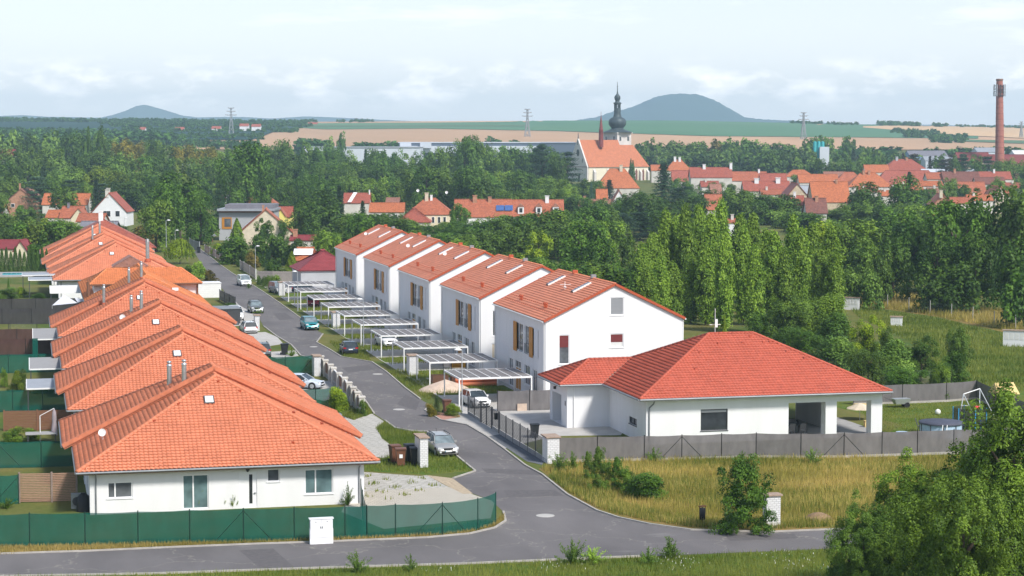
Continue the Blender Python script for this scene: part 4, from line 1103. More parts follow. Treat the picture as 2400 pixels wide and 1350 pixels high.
def carport():
 t = thing('carport', 'x', 'carport')
 W, L, Z = 7.1, 7.0, 2.62
 for x in (0.06, W - .06):
  for y in (.06, L - .06):
   m = MB(); m.box(x - .055, x + .055, y - .055, y + .055, 0, Z - .145); m.build('post', M['white_metal'], t)
 m = MB()
 for y0, y1 in ((0, .12), (L - .12, L)): m.box(0, W, y0, y1, Z - .14, Z + .02)
 for x0, x1 in ((0, .12), (W - .12, W)): m.box(x0, x1, .122, L - .122, Z - .14, Z + .02)
 n = 7
 for k in range(1, n): m.box(W * k / n - .04, W * k / n + .04, .122, L - .122, Z - .08, Z + .05)
 m.build('roof_frame', M['white_metal'], t)
 for k in range(n):
  g = MB(); a, b = W * k / n + (.045 if k else .125), W * (k + 1) / n - (.045 if k < n - 1 else .125)
  g.box(a, b, .13, L - .13, Z + .0, Z + .016); g.build('roof_panel', M['poly_sheet'], t)
 return t
cp = carport(); uc = []
cpl = ['nearest white carport with the white car parked under it', 'second carport from the camera, building rubble and yellow banner beneath its edge', 'third carport, empty, beside the brick meter pillar', 'fourth carport with the white SUV under its left corner',
  'fifth carport from the camera, with lamp post before it', 'sixth carport from the camera, grass strip in front', 'seventh carport, just behind and right of the teal car', 'eighth carport from the camera, standing before the red car',
  'ninth carport, the one behind the red car', 'farthest white carport next to the brick pillar']
for k in range(10):
 place(cp, uc, (38.75 - (.05 * k), 181.2 + 13.9 * k - (0.25 * k if k > 4 else 0), 0), 0, cpl[k], 'white carports in front of the duplexes')
def red_house():
 t = thing('red_roof_bungalow', 'white bungalow with bright red hip roof and corner terrace on the right', 'house', (58, 158, 0))
 ZE = 3.86; X0, X1, Y0, Y1 = 47.9, 70.0, 153.7, 171.8; hw = (Y1 - Y0) / 2; sl = math.atan(4.28 / hw); rise = 4.28
 c, s = math.cos(sl), math.sin(sl); L = hw / c; W = X1 - X0; ym = (Y0 + Y1) / 2
 r = MB()
 kw = dict(course=.38, wave=.3, amp=.036, step=.064)
 tiles(r, (X0, Y0, ZE), (1, 0, 0), (0, c, s), lambda v: (v * c, W - v * c), L, **kw)
 tiles(r, (X0, Y1, ZE), (1, 0, 0), (0, -c, s), lambda v: (v * c, W - v * c), L, **kw)
 tiles(r, (X1, Y0, ZE), (0, 1, 0), (-c, 0, s), lambda v: (v * c, 2 * hw - v * c), L, **kw)
 tiles(r, (X0, Y0, ZE), (0, 1, 0), (c, 0, s), lambda v: (v * c, 2 * hw - v * c), L, **kw)
 A, B_ = (X0 + hw, ym, ZE + rise), (X1 - hw, ym, ZE + rise)
 slab_roof(r, [(X0, Y0, ZE), (X1, Y0, ZE), B_, A]); slab_roof(r, [(X1, Y1, ZE), (X0, Y1, ZE), A, B_]); slab_roof(r, [(X1, Y0, ZE), (X1, Y1, ZE), B_]); slab_roof(r, [(X0, Y1, ZE), (X0, Y0, ZE), A])
 a0, b0, b1 = 44.0, 164.4, 171.7; h2 = (b1 - b0) / 2; rz = h2 * math.tan(sl); L2 = h2 / c
 ym2 = (b0 + b1) / 2; xj = X0 + rz / math.tan(sl)
 tiles(r, (a0, b0, ZE), (1, 0, 0), (0, c, s), lambda v: (v * c, X0 - a0 + v * c), L2, **kw)
 tiles(r, (a0, b1, ZE), (1, 0, 0), (0, -c, s), lambda v: (v * c, X0 - a0 + v * c), L2, **kw)
 tiles(r, (a0, b0, ZE), (0, 1, 0), (c, 0, s), lambda v: (v * c, 2 * h2 - v * c), L2, **kw)
 A2, B2 = (a0 + h2, ym2, ZE + rz), (xj, ym2, ZE + rz)
 slab_roof(r, [(a0, b0, ZE), (X0, b0, ZE), B2, A2]); slab_roof(r, [(X0, b1, ZE), (a0, b1, ZE), A2, B2]); slab_roof(r, [(a0, b1, ZE), (a0, b0, ZE), A2])
 ro = r.build('roof', M['tile_red'], t)
 k = MB()
 up = lambda p: (p[0], p[1], p[2] + .04)
 for p, q in ((A, B_), ((X0, Y0, ZE), A), ((X1, Y0, ZE), B_), ((X1, Y1, ZE), B_), ((X0, Y1, ZE), A), (A2, B2), ((a0, b0, ZE), A2), ((a0, b1, ZE), A2)): ridge_cap(k, up(p), up(q))
 k.build('ridge_tiles', M['tile_red'], ro)
 v = MB(); v.bar((X0, b0, ZE + .03), (xj, ym2, ZE + rz + .03), .12, .03); v.build('valley', M['coping'], ro)
 w = MB(); xl, yf, xr = 48.7, 154.5, 61.1; zt = 3.66
 wall(w, (xl, yf, 0), (1, 0, 0), xr - xl, zt, [(53.4 - xl, 55.75 - xl, .98, 2.76)], .18, (0, 1, 0))
 wall(w, (xl, yf, 0), (0, 1, 0), 165.2 - yf, zt, [(157.1 - yf, 159.3 - yf, 1.15, 1.75)], .18, (1, 0, 0))
 w.box(xr - .3, xr - .002, yf + .3, 166, 0, zt)                       # inner terrace wall
 w.box(xr, 64.5, 165.7, 166.0, 0, zt)                           # terrace back wall
 w.box(64.2, 64.5, 166.002, 171, 0, zt)
 w.box(66.3, 66.6, 160, 166.0, 0, zt)
 w.box(xl, 64.19, 170.7, 171.0, 0, zt)
 wall(w, (44.9, 165.2, 0), (1, 0, 0), xl - 44.9, zt, [], .1, (0, 1, 0))
 wall(w, (44.9, 165.2, 0), (0, 1, 0), 5.6, zt, [(1.9, 5.0, 0.02, 2.65)], .9, (1, 0, 0))
 w.box(44.9, xl, 170.81, 171.0, 0, zt)
 w.build('wall', M['render_white'], t)
 for i, x in enumerate((64.4, 68.5)):
  m = MB(); m.box(x, x + 1.0, 154.5, 155.5, 0, 3.05); m.build('terrace_column', M['render_white'], t)
 m = MB(); m.box(xr + .002, 69.5, 154.52, 155.48, 3.052, zt); m.box(68.5, 69.48, 155.482, 166, 3.052, zt); m.build('terrace_beam', M['render_white'], t)
 m = MB(); m.box(X0 + .1, X1 - .1, Y0 + .05, Y0 + .78, ZE - .2, ZE - .13); m.box(X0 + .1, xl - .02, Y0 + .79, b0 + .5, ZE - .2, ZE - .13); m.box(a0 + .1, X0 + .08, b0 + .05, 165.18, ZE - .2, ZE - .13)
 m.box(xr + .02, 69.3, 155.6, 165.6, 3.67, 3.72); m.build('soffit', M['render_pale'], t)
 g = MB(); gutter(g, (X0, Y0 - .07, ZE - .06), (X1, Y0 - .07, ZE - .06), .09); gutter(g, (X0 - .07, Y0, ZE - .06), (X0 - .07, b0, ZE - .06), .09); gutter(g, (a0, b0 - .07, ZE - .06), (X0, b0 - .07, ZE - .06), .09); gutter(g, (a0 - .07, b0, ZE - .06), (a0 - .07, b1, ZE - .06), .09)
 gutter(g, (X1 + .07, Y0, ZE - .06), (X1 + .07, Y1, ZE - .06), .09); g.build('gutter', M['zinc'], t)
 p = MB(); p.cyl((49.2, 153.75, 3.75), (49.2, 154.1, 3.4), .06, .06, 8); p.cyl((49.2, 154.1, 3.4), (48.95, 154.42, 3.05), .06, .06, 8); p.cyl((48.95, 154.42, 3.05), (48.95, 154.42, .05), .06, .06, 8); p.build('downpipe', M['zinc'], t)
 p = MB(); p.cyl((45.5, 165.12, 3.6), (45.5, 165.12, .05), .045, .045, 8); p.build('downpipe', M['white_metal'], t)
 window(t, (xl, yf, 0), (1, 0, 0), (0, 1, 0), (53.4 - xl, 55.75 - xl, .98, 2.76), M['anthracite'], M['glass_dark'], depth=.15, fw=.07, blind=(.12, M['roller_grey']))
 window(t, (xl, yf, 0), (0, 1, 0), (1, 0, 0), (157.1 - yf, 159.3 - yf, 1.15, 1.75), M['anthracite'], M['glass_dark'], depth=.15, fw=.06, mull=(1.1,))
 d = MB(); d.box(45.78, 45.84, 167.11, 170.19, .02, 2.64); d.build('garage_door', M['roller_grey'], t)
 l = MB(); l.box(44.7, 44.89, 168.9, 169.1, 2.95, 3.2); l.build('wall_lamp', M['black_metal'], t)
 l = MB(); l.box(44.86, 44.895, 165.55, 165.85, 1.9, 2.3); l.build('meter_box', M['zinc'], t)
 m = MB(); m.cyl((57.5, ym, ZE + rise), (57.5, ym, ZE + rise + 2.2), .025, .025, 6); m.bar((57.0, ym, ZE + rise + .8), (58.0, ym, ZE + rise + .8), .05); m.bar((57.5, ym - .3, ZE + rise + .6), (57.5, ym - .3, ZE + rise + 1.3), .22, .1); m.build('aerial', M['white_metal'], ro)
 for i, (x, vv) in enumerate(((54.0, 4.2), (57.3, 8.2), (59.5, 8.2), (61.4, 8.2), (62.0, 8.2), (55.2, 6.8), (63.0, 6.6), (64.2, 5.4), (60.5, 9.2))):
  m = MB(); y, z = Y0 + vv * c, ZE + vv * s
  m.add([(x - .12, y, z + .04), (x + .12, y, z + .04), (x + .1, y + .3, z + .2), (x - .1, y + .3, z + .2), (x - .1, y, z + .2), (x + .1, y, z + .2)], [(0, 1, 5, 4), (4, 5, 2, 3), (1, 2, 5), (0, 4, 3)], False)
  m.build('vent_tile', M['tile_red'], ro)
 return t
red_house()
def paint(name, col, metal=0.25, rough=0.28):
 m, t, b = nt('paint_' + name)
 f = ramp(t, noise(t, 1.2, 3), 0.3, 0.7)
 t.links.new(mixc(t, f, tuple(c * .93 for c in col), tuple(min(1, c * 1.05) for c in col)), b.inputs['Base Color'])
 b.inputs['Metallic'].default_value = metal; b.inputs['Roughness'].default_value = rough
 b.inputs['Coat Weight'].default_value = 0.35; b.inputs['Coat Roughness'].default_value = 0.1
 M['paint_' + name] = m
paint('silver', (0.46, 0.45, 0.43), .45); paint('white', (0.78, 0.78, 0.78), 0); paint('teal', (0.02, 0.25, 0.28), .3); paint('navy', (0.012, 0.022, 0.042), .2)
paint('red', (0.20, 0.010, 0.022), .25); paint('grey', (0.13, 0.14, 0.15), .4); paint('slate', (0.20, 0.215, 0.22), .45); paint('pale_blue', (0.62, 0.68, 0.76), .1)
m, t, b = nt('headlight'); b.inputs['Base Color'].default_value = (.7, .72, .74, 1); b.inputs['Roughness'].default_value = .1; M['headlight'] = m
m, t, b = nt('taillight'); b.inputs['Base Color'].default_value = (.45, .01, .015, 1); b.inputs['Roughness'].default_value = .15; M['taillight'] = m
KINDS = { # L, W, H, cowl, roof front, roof rear, tail, belt, hood z, clearance
 'hatch': (4.05, 1.76, 1.50, 1.05, 1.75, .55, .12, .94, .80, .20), 'estate': (4.58, 1.78, 1.50, 1.25, 2.00, .32, .08, .93, .80, .18),
 'suv': (4.45, 1.85, 1.66, 1.12, 1.85, .50, .14, 1.05, .94, .24), 'van': (4.75, 1.85, 1.84, .85, 1.65, .12, .04, 1.08, .95, .20), 'sedan': (4.55, 1.8, 1.46, 1.2, 2.0, 1.15, .55, .92, .78, .18)}
def car(kind, col, label, X, Y, rz, group='cars parked along the estate road', rails=False, light_glass=False):
 L, W, H, cw, rf, rr, tl, belt, hood, clr = KINDS[kind]
 pm_ = M['paint_' + col]; hl = L / 2; w2 = W / 2
 t = thing('parked_car', label, 'van' if kind == 'van' else 'car', (0, 0, 0), group)
 st = [(-hl, .80, .52), (-hl + .05, .90, .64), (-hl + .22, .965, hood - .06), (-hl + .55, .99, hood), (-hl + cw * .8, 1.0, belt - .06), (-hl + cw + .1, 1.0, belt), (0, 1.0, belt + .02), (hl - .8, 1.0, belt + .03),
   (hl - .35, .985, belt + .02), (hl - .1, .95, belt - .03), (hl - .02, .90, .66), (hl, .82, .5)]
 G = []
 for y, k, zt in st:
  w = w2 * k; lo = clr + (.06 if abs(y) > hl - .1 else 0)
  half = [(-.86 * w, lo), (-.97 * w, lo + .1), (-w, min(.5, zt - .05)), (-.995 * w, zt - .14), (-.95 * w, zt - .04), (-.82 * w, zt), (-.4 * w, zt + .02)]
  ring = half + [(0, zt + .03)] + [(-x, z) for x, z in half[::-1]]
  G.append([(x, y, z) for x, z in ring])
 b = MB(); b.grid(np.array(G)[:, ::-1], True)
 b.add(G[0], [tuple(range(len(G[0])))], False); b.add(G[-1], [tuple(range(len(G[-1])))[::-1]], False)
 b.add([G[i][0] for i in range(len(G))] + [G[i][-1] for i in range(len(G))], [(i, i + 1, len(G) + i + 1, len(G) + i) for i in range(len(G) - 1)], False)
 bo = b.build('body', pm_, t)
 yb0, yb1, yr0, yr1 = -hl + cw, hl - tl, -hl + rf, hl - rr
 wb, wr, zb, zr = w2 * .93, w2 * .76, belt - .02, H - .06
 fl = lambda s, y, z, w: (s * w, y, z)
 G = []
 for i, u in enumerate(np.linspace(0, 1, 6)):
  y = yr0 + (yr1 - yr0) * u; zz = zr + .06 * math.sin(math.pi * (.15 + .7 * u))
  G.append([(x * wr, y, zz - (.05 if abs(x) > .95 else .012 if abs(x) > .7 else 0)) for x in (-1.03, -.85, -.4, 0, .4, .85, 1.03)])
 r = MB(); r.grid(np.array(G)[:, ::-1][:, ::-1], True)
 ro = r.build('roof', pm_, t)
 if rails:
  for sx in (-1, 1):
   m = MB(); m.bar((sx * wr * .9, yr0 + .2, H + .05), (sx * wr * .9, yr1 - .2, H + .05), .05); m.bar((sx * wr * .9, yr0 + .2, H - .05), (sx * wr * .9, yr0 + .2, H + .05), .05); m.bar((sx * wr * .9, yr1 - .2, H - .05), (sx * wr * .9, yr1 - .2, H + .05), .05)
   m.build('roof_rail', M['anthracite'], ro)
 gm = M['car_glass_light' if light_glass else 'car_glass']
 def pane(name, *pts):
  m = MB(); m.face(*pts); m.face(*[tuple(p) for p in pts[::-1]]) if False else None; m.build(name, gm, t)
 ze = zr - .02
 pane('windscreen', fl(-1, yb0, zb, wb * .97), fl(1, yb0, zb, wb * .97), fl(1, yr0, ze, wr), fl(-1, yr0, ze, wr))
 pane('rear_window', fl(1, yb1, zb, wb * .95), fl(-1, yb1, zb, wb * .95), fl(-1, yr1, ze, wr), fl(1, yr1, ze, wr))
 for s in (-1, 1):
  pts = [fl(s, yb0, zb, wb), fl(s, yb1, zb, wb), fl(s, yr1, ze, wr), fl(s, yr0, ze, wr)]
  if s > 0: pts = pts
  else: pts = pts[::-1]
  if kind == 'van':
   ym = (yb0 + yb1) * .5 - .3; f = .33
   a = [fl(s, yb0, zb, wb), fl(s, ym, zb, wb), fl(s, ym, ze, wr), fl(s, yr0, ze, wr)]; pane('side_window', *(a if s > 0 else a[::-1]))
   c = [fl(s, ym, zb, wb), fl(s, yb1, zb, wb), fl(s, yr1, ze, wr), fl(s, ym, ze, wr)]
   m = MB(); m.face(*(c if s > 0 else c[::-1])); m.build('side_panel', pm_, t)
  else: pane('side_window', *pts)
  m = MB(); o = .015 * s
  for (p, q, wd) in (((yb0, zb), (yr0, ze), .09), ((yb1, zb), (yr1, ze), .13), ((yb0 + (yb1 - yb0) * .46, zb), (yr0 + (yr1 - yr0) * .40, ze), .07)):
   m.bar((s * wb + o, p[0], p[1]), (s * wr + o, q[0], q[1]), wd, .04, up=(1, 0, 0))
  if kind in ('estate', 'suv'): m.bar((s * wb + o, yb0 + (yb1 - yb0) * .78, zb), (s * wr + o, yr0 + (yr1 - yr0) * .80, ze), .09, .04, up=(1, 0, 0))
  m.build('pillar', pm_, t)
  m = MB(); m.obox((s * (wb + .12), yb0 + .32), .2, .1, belt + .0, belt + .15); m.build('mirror', pm_, t)
  hz = hood - .1
  m = MB(); m.obox((s * w2 * .74, -hl + .16), w2 * .36, .16, hz - .11, hz + .05, s * .22); m.build('headlight', M['headlight'], t)
  m = MB()
  if kind in ('suv', 'hatch'): m.obox((s * w2 * .78, hl - .07), w2 * .36, .1, belt - .2, belt - .05, -s * .15)
  else: m.obox((s * w2 * .86, hl - .09), w2 * .2, .1, belt - .28, belt - .02, -s * .15)
  m.build('tail_light', M['taillight'], t)
  m = MB(); m.obox((s * w2 * .72, -hl + .0), .16, .05, .36, .46); m.build('fog_lamp', M['headlight'], t)
  for y in (-hl + .82, hl - .80):
   R_ = .325 if kind != 'suv' else .36
   a = MB(); x = s * (w2 + .006)
   a.cyl((x - s * .05, y, R_ + .01), (x, y, R_ + .01), R_ + .07, R_ + .07, 18); a.build('wheel_arch', M['rubber'], t)
   wq = MB(); wq.cyl((x - s * .2, y, R_), (x + s * .012, y, R_), R_, R_, 18); wo = wq.build('wheel', M['rubber'], t)
   rm = MB(); rm.cyl((x + s * .012, y, R_), (x + s * .022, y, R_), R_ * .68, R_ * .62, 14)
   for k in range(5):
    an = k * 2 * math.pi / 5; rm.bar((x + s * .024, y, R_), (x + s * .024, y + math.cos(an) * R_ * .6, R_ + math.sin(an) * R_ * .6), .05, .02, up=(1, 0, 0))
   rm.build('rim', M['galvanised'], wo)
 m = MB(); m.box(-w2 * .42, w2 * .42, -hl - .005, -hl + .12, hood - .24, hood - .10)
 m.build('grille', M['black_metal'], t)
 m = MB(); m.box(-w2 * .66, w2 * .66, -hl - .012, -hl + .05, clr + .1, clr + .24); m.build('bumper_intake', M['black_metal'], t)
 m = MB(); m.box(-w2 * .8, w2 * .8, hl - .04, hl + .012, clr + .1, clr + .24); m.build('rear_bumper', M['black_metal'], t)
 for y0, y1, z in ((-hl - .022, -hl - .006, .47), (hl + .006, hl + .022, .66 if kind != 'suv' else .6)):
  m = MB(); m.box(-.26, .26, y0, y1, z - .055, z + .055); po = m.build('number_plate', M['white_plastic'], t)
  m = MB(); e = -.002 if y0 < 0 else .002
  m.box(-.26, -.22, min(y0, y0 + e) if y0 < 0 else y1, y0 if y0 < 0 else y1 + e, z - .05, z + .05); m.build('plate_band', M['teal_trim'], po)
 ao = MB(); ao.bar((0, yr1 - .25, H - .02), (0, yr1 + .05, H + .22), .018); ao.build('aerial', M['black_metal'], t)
 t.location = (X, Y, 0.016); t.rotation_euler.z = rz; ORG[t.name] = (0, 0, 0)
 return t
car('estate', 'silver', 'silver estate car parked nose forward beside the brick pillar and bins', 31.6, 154.3, R(2), rails=True, light_glass=True)
car('estate', 'grey', 'dark car half hidden behind the eave of the nearest bungalow', 25.0, 168.6, R(175))
car('sedan', 'pale_blue', 'pale blue white saloon between the two green mesh screens behind the second bungalow', 26.2, 198.2, R(62))
car('suv', 'grey', 'grey car whose roof shows over the third bungalow eave by the driveway', 25.6, 228.4, R(180), rails=True)
car('estate', 'white', 'white estate car seen from behind on the concrete drive, left of the road', 27.2, 257.4, R(183), rails=True)
car('van', 'white', 'small white car showing only its front beside the dark shed', 27.5, 276.5, R(0))
car('suv', 'slate', 'grey off-road car facing the camera on the left road edge', 31.4, 287.0, R(2), rails=True, light_glass=True)
car('van', 'white', 'white delivery van facing the camera far up the road', 35.3, 340.0, R(4), light_glass=True)
car('suv', 'teal', 'teal blue compact car standing on the right half of the road', 35.5, 259.8, R(3), light_glass=True)
car('hatch', 'navy', 'dark blue hatchback seen from behind in the lay-by', 35.9, 229.2, R(178))
car('suv', 'red', 'dark red car seen from behind, parked beyond the eighth carport', 41.0, 295.5, R(170))
car('suv', 'white', 'white SUV with black grille parked under the fourth carport', 41.6, 236.5, R(6))
car('hatch', 'white', 'white car with dark windscreen under the nearest carport', 40.3, 181.0, R(8), light_glass=False)
car('van', 'slate', 'pale grey van behind the last brick pillar beside the farthest carport', 38.9, 322.5, R(10), light_glass=True)
car('sedan', 'navy', 'dark car barely seen under the farthest carport', 43.5, 322.5, R(80))
def net_fence(name, label, cat, pts, h, mat, post_mat, braces=(), group=None, base=None, post_r=.035, z0=.03, world=False):
 W_ = pts if world else [P(*p) for p in pts]
 t = thing(name, label, cat, (*W_[0], 0), group)
 for i, (a, b) in enumerate(zip(W_, W_[1:])):
  m = MB(); d = Vector((b[0] - a[0], b[1] - a[1], 0)); n = Vector((-d.y, d.x, 0)).normalized() * .012
  k = max(2, int(d.length / .8)); Gr = []
  for j in range(k + 1):
   u = j / k; x, y = a[0] + d.x * u, a[1] + d.y * u; sag = .05 * math.sin(math.pi * u)
   Gr.append([(x, y, z0), (x, y, z0 + h * .5), (x, y, z0 + h - sag)])
  m.grid(np.array(Gr), True); m.build('panel', M[mat], t)
  if base:
   m = MB(); m.bar((*a, .1), (*b, .1), .08, .2); m.build('base_board', M[base], t)
 for i, p in enumerate(W_):
  m = MB(); m.cyl((p[0], p[1], 0), (p[0], p[1], h + .1), post_r, post_r, 8); m.build('post', M[post_mat], t)
  if i in braces:
   for q in (W_[i - 1] if i else None, W_[i + 1] if i + 1 < len(W_) else None):
    if not q: continue
    d = Vector((q[0] - p[0], q[1] - p[1], 0)); d.normalize()
    m = MB(); m.cyl((p[0], p[1], h * .96), (p[0] + d.x * 1.75, p[1] + d.y * 1.75, .05), .022, .022, 6); m.build('brace', M[post_mat], t)
 return t
gf = 'green mesh garden fences'
net_fence('mesh_fence', 'long green mesh fence along the lower road before the nearest bungalow', 'fence', [(-60, 1285), (70, 1281), (200, 1279), (324, 1276), (445, 1272), (571, 1269), (690, 1266), (809, 1263), (860, 1261), (927, 1258), (1037, 1254), (1120, 1243), (1162, 1228)], 2.02, 'green_mesh', 'dark_green_metal', (5, 10), gf)
net_fence('mesh_fence', 'short green screen running back from the front fence to the bungalow corner', 'fence', [(860, 1261), (850, 1218), (846, 1190)], 1.9, 'green_mesh', 'dark_green_metal', (), gf)
net_fence('mesh_fence', 'green mesh fence between the two left gardens, behind the woven screens', 'fence', [(-60, 1099), (-5, 1098), (97, 1096), (184, 1093)], 2.0, 'green_mesh', 'dark_green_metal', (1,), gf)
net_fence('mesh_fence', 'small green mesh fence at the left picture edge beside the woven screens', 'fence', [(-60, 1188), (0, 1184), (44, 1181)], 2.0, 'green_mesh', 'dark_green_metal', (2,), gf)
net_fence('mesh_fence', 'green mesh fence behind the brown wooden garden panels', 'fence', [(-60, 968), (30, 966), (100, 964), (158, 962)], 2.0, 'green_mesh', 'dark_green_metal', (), gf)
net_fence('mesh_fence', 'teal green mesh fence behind the round garden bush on the left', 'fence', [(-60, 876), (20, 875), (90, 873), (150, 871)], 2.0, 'green_mesh', 'dark_green_metal', (), gf)
net_fence('mesh_fence', 'green mesh screen right of the third bungalow, by the white pillar', 'fence', [(628, 880), (669, 880), (736, 876)], 1.95, 'green_mesh', 'dark_green_metal', (2,), gf)
net_fence('mesh_fence', 'dark green mesh screen beside the feathery bush, right of the second bungalow', 'fence', [(690, 962), (740, 962), (791, 958)], 1.95, 'green_mesh', 'dark_green_metal', (), gf)
gd = 'dark garden screens on the left'
net_fence('screen_fence', 'charcoal screen fence at the left edge under the sun sail', 'fence', [(-60, 761), (5, 760), (74, 760), (150, 759), (186, 759)], 2.1, 'dark_mesh', 'black_metal', (), gd)
net_fence('screen_fence', 'charcoal screen fence behind, at the edge of the green garden', 'fence', [(-60, 733), (28, 733), (84, 732), (186, 731)], 2.0, 'dark_mesh', 'black_metal', (), gd)
net_fence('screen_fence', 'dark brown screen fence with the awning standing before it', 'fence', [(-60, 834), (60, 833), (150, 831)], 1.9, 'brown_mesh', 'black_metal', (), gd)
net_fence('screen_fence', 'lighter brown screen fence just above the dark brown one', 'fence', [(-60, 806), (40, 806), (130, 804)], 1.8, 'brown_mesh', 'black_metal', (), gd)
gg = 'grey screen fences around the red-roofed bungalow'
net_fence('screen_fence', 'long grey screen fence between the dry meadow and the red-roofed bungalow', 'fence', [(1308, 1084), (1400, 1082), (1510, 1080), (1598, 1078), (1691, 1075), (1772, 1073), (1877, 1074), (1978, 1073), (2067, 1070), (2150, 1067), (2235, 1064), (2330, 1060), (2440, 1055)], 1.92, 'grey_mesh', 'black_metal', (3, 7), gg, base='kerb_stone')
net_fence('screen_fence', 'grey screen fence at the back of the lawn behind the swing', 'fence', [(2000, 949), (2115, 946), (2218, 942), (2288, 936), (2345, 962), (2420, 1000)], 1.8, 'grey_mesh', 'black_metal', (), gg, base='kerb_stone')
net_fence('screen_fence', 'grey slatted screen between the carport and the concrete drive', 'fence', [(1166, 964), (1241, 962), (1290, 961)], 1.85, 'grey_mesh', 'black_metal', (), gg)
net_fence('wire_fence', 'dark wire fence in front of the shrubs behind the red roof', 'fence', [(1620, 845), (1720, 858), (1850, 868), (1960, 888), (2045, 905), (2130, 912), (2230, 912)], 1.9, 'wire_mesh', 'black_metal', (2, 4), None)
net_fence('wire_fence', 'long pale post and wire fence along the grassy bank on the right', 'fence', [(1983, 712), (2030, 717), (2080, 722), (2130, 729), (2180, 737), (2230, 745), (2280, 753), (2330, 763), (2380, 773), (2430, 784)], 1.9, 'wire_mesh', 'concrete', (), None, post_r=.06)
net_fence('wire_fence', 'low thin wire fence in the third garden on the left', 'fence', [(20, 794), (24, 793), (87, 792)], 1.9, 'wire_mesh', 'black_metal', (), None)
def plank_fence(name, label, pts, h, mat, post_mat, n, pw=.1, group=None, gap=.02, world=False, horizontal=False, cat='fence', base=0, pwid=.13):
 W_ = pts if world else [P(*p) for p in pts]
 t = thing(name, label, cat, (*W_[0], 0), group)
 for a, b in zip(W_, W_[1:]):
  L = math.dist(a, b); d = ((b[0] - a[0]) / L, (b[1] - a[1]) / L); rot = math.atan2(d[1], d[0])
  m = MB()
  if horizontal:
   k = n
   for j in range(k):
    z = base + .06 + (h - base - .06) * j / k; zz = z + (h - base - .06) / k - gap
    m.obox(((a[0] + b[0]) / 2, (a[1] + b[1]) / 2), L - .1, .03, z, zz, rot)
  else:
   k = max(2, int(L / pw))
   for j in range(k):
    u = (j + .5) / k; m.obox((a[0] + (b[0] - a[0]) * u, a[1] + (b[1] - a[1]) * u), L / k - gap, .025, .08 + base, h - .04 * random.random(), rot)
   for z in (.4 + base, h - .35): m.obox(((a[0] + b[0]) / 2 - d[1] * -.03, (a[1] + b[1]) / 2 - d[0] * .03), L, .04, z, z + .09, rot)
  m.build('panel', M[mat], t)
  if base:
   m = MB(); m.obox(((a[0] + b[0]) / 2, (a[1] + b[1]) / 2), L - .14, .06, 0, base, rot); m.build('base_board', M['concrete_dark'], t)
 for p in W_:
  m = MB(); m.obox(p, pwid, pwid, 0, h + .06, 0); m.build('post', M[post_mat], t)
 return t
plank_fence('wooden_screen', 'brown horizontal wooden garden panels behind the closed parasol', [(10, 1010), (88, 1009), (166, 1007)], 1.75, 'brown_wood', 'brown_wood', 12, horizontal=True, cat='garden screen')
plank_fence('woven_screen', 'wavy pinkish brown woven screen panels beside the nearest bungalow wall', [(46, 1178), (122, 1177), (180, 1175)], 2.05, 'wicker_brown', 'old_wood', 17, horizontal=True, gap=.035, cat='garden screen')
plank_fence('metal_fence', 'anthracite slatted fence on concrete base along the drive of the red-roofed house', [(1171, 1017), (1186, 1027), (1202, 1037), (1219, 1047), (1237, 1058), (1255, 1069), (1274, 1081)], 1.85, 'anthracite', 'anthracite', 13, horizontal=True, gap=.05, base=.4, pwid=.08)
plank_fence('entrance_gate', 'far leaf of the anthracite drive gate beside the lamp post', [(1097, 971), (1112, 980), (1126, 989)], 1.85, 'anthracite', 'anthracite', 13, horizontal=True, gap=.05, cat='gate', group='anthracite slatted gates', base=.3, pwid=.08)
plank_fence('entrance_gate', 'middle anthracite sliding gate leaf with wide open slats', [(1128, 990), (1140, 996), (1152, 1004)], 1.85, 'anthracite', 'anthracite', 13, horizontal=True, gap=.06, cat='gate', group='anthracite slatted gates', pwid=.09)
g = plank_fence('entrance_gate', 'narrow anthracite garden gate carrying a dark letter box', [(1153.5, 1005), (1169.5, 1016)], 1.85, 'anthracite', 'anthracite', 13, horizontal=True, gap=.05, cat='gate', group='anthracite slatted gates', base=.3)
m = MB(); m.obox(P(1164, 1013), .4, .25, 1.1, 1.65); m.build('letter_box', M['black_metal'], g)
plank_fence('picket_fence', 'reddish brown picket fence along the far right road edge', [(480, 592), (492, 597), (505, 604), (516, 610), (524, 614)], 1.7, 'old_wood', 'white_metal', 1, pw=.22, group='picket fences along the far road', gap=.07)
plank_fence('picket_fence', 'grey brown picket fence behind the lamp post and white van', [(563, 632), (572, 636), (586, 645), (600, 655)], 1.8, 'grey_wood', 'white_metal', 1, pw=.22, group='picket fences along the far road', gap=.06)
plank_fence('picket_fence', 'charcoal slat fence right of the white striped shed', [(515, 704), (526, 710), (538, 716), (552, 723)], 1.7, 'anthracite', 'anthracite', 1, pw=.2, group='picket fences along the far road', gap=.05)
plank_fence('board_fence', 'long grey brown board fence behind the round green shrubs by the carports', [(604, 660), (640, 661), (690, 661), (728, 661)], 1.9, 'grey_wood', 'grey_wood', 1, pw=.16)
plank_fence('yard_gate', 'blue grey metal gate at the far end of the road', [(444, 580), (455, 586), (468, 590)], 2.2, 'zinc', 'galvanised', 1, pw=.15, cat='gate', gap=.03)
t = thing('pillar_fence', 'fence of concrete pillars and brown boards left of the road, by the feathery bush', 'fence', (*P(765, 885), 0))
pp = [(753, 872), (763, 882), (775, 893), (782, 901), (795, 914), (808, 926), (818, 938), (828, 950), (838, 962), (848, 974)]
W_ = [P(*p) for p in pp]
for i, p in enumerate(W_):
 m = MB(); m.obox(p, .5, .5, 0, 1.65); m.obox(p, .62, .62, 1.654, 1.78); m.build('pillar', M['old_plaster'], t)
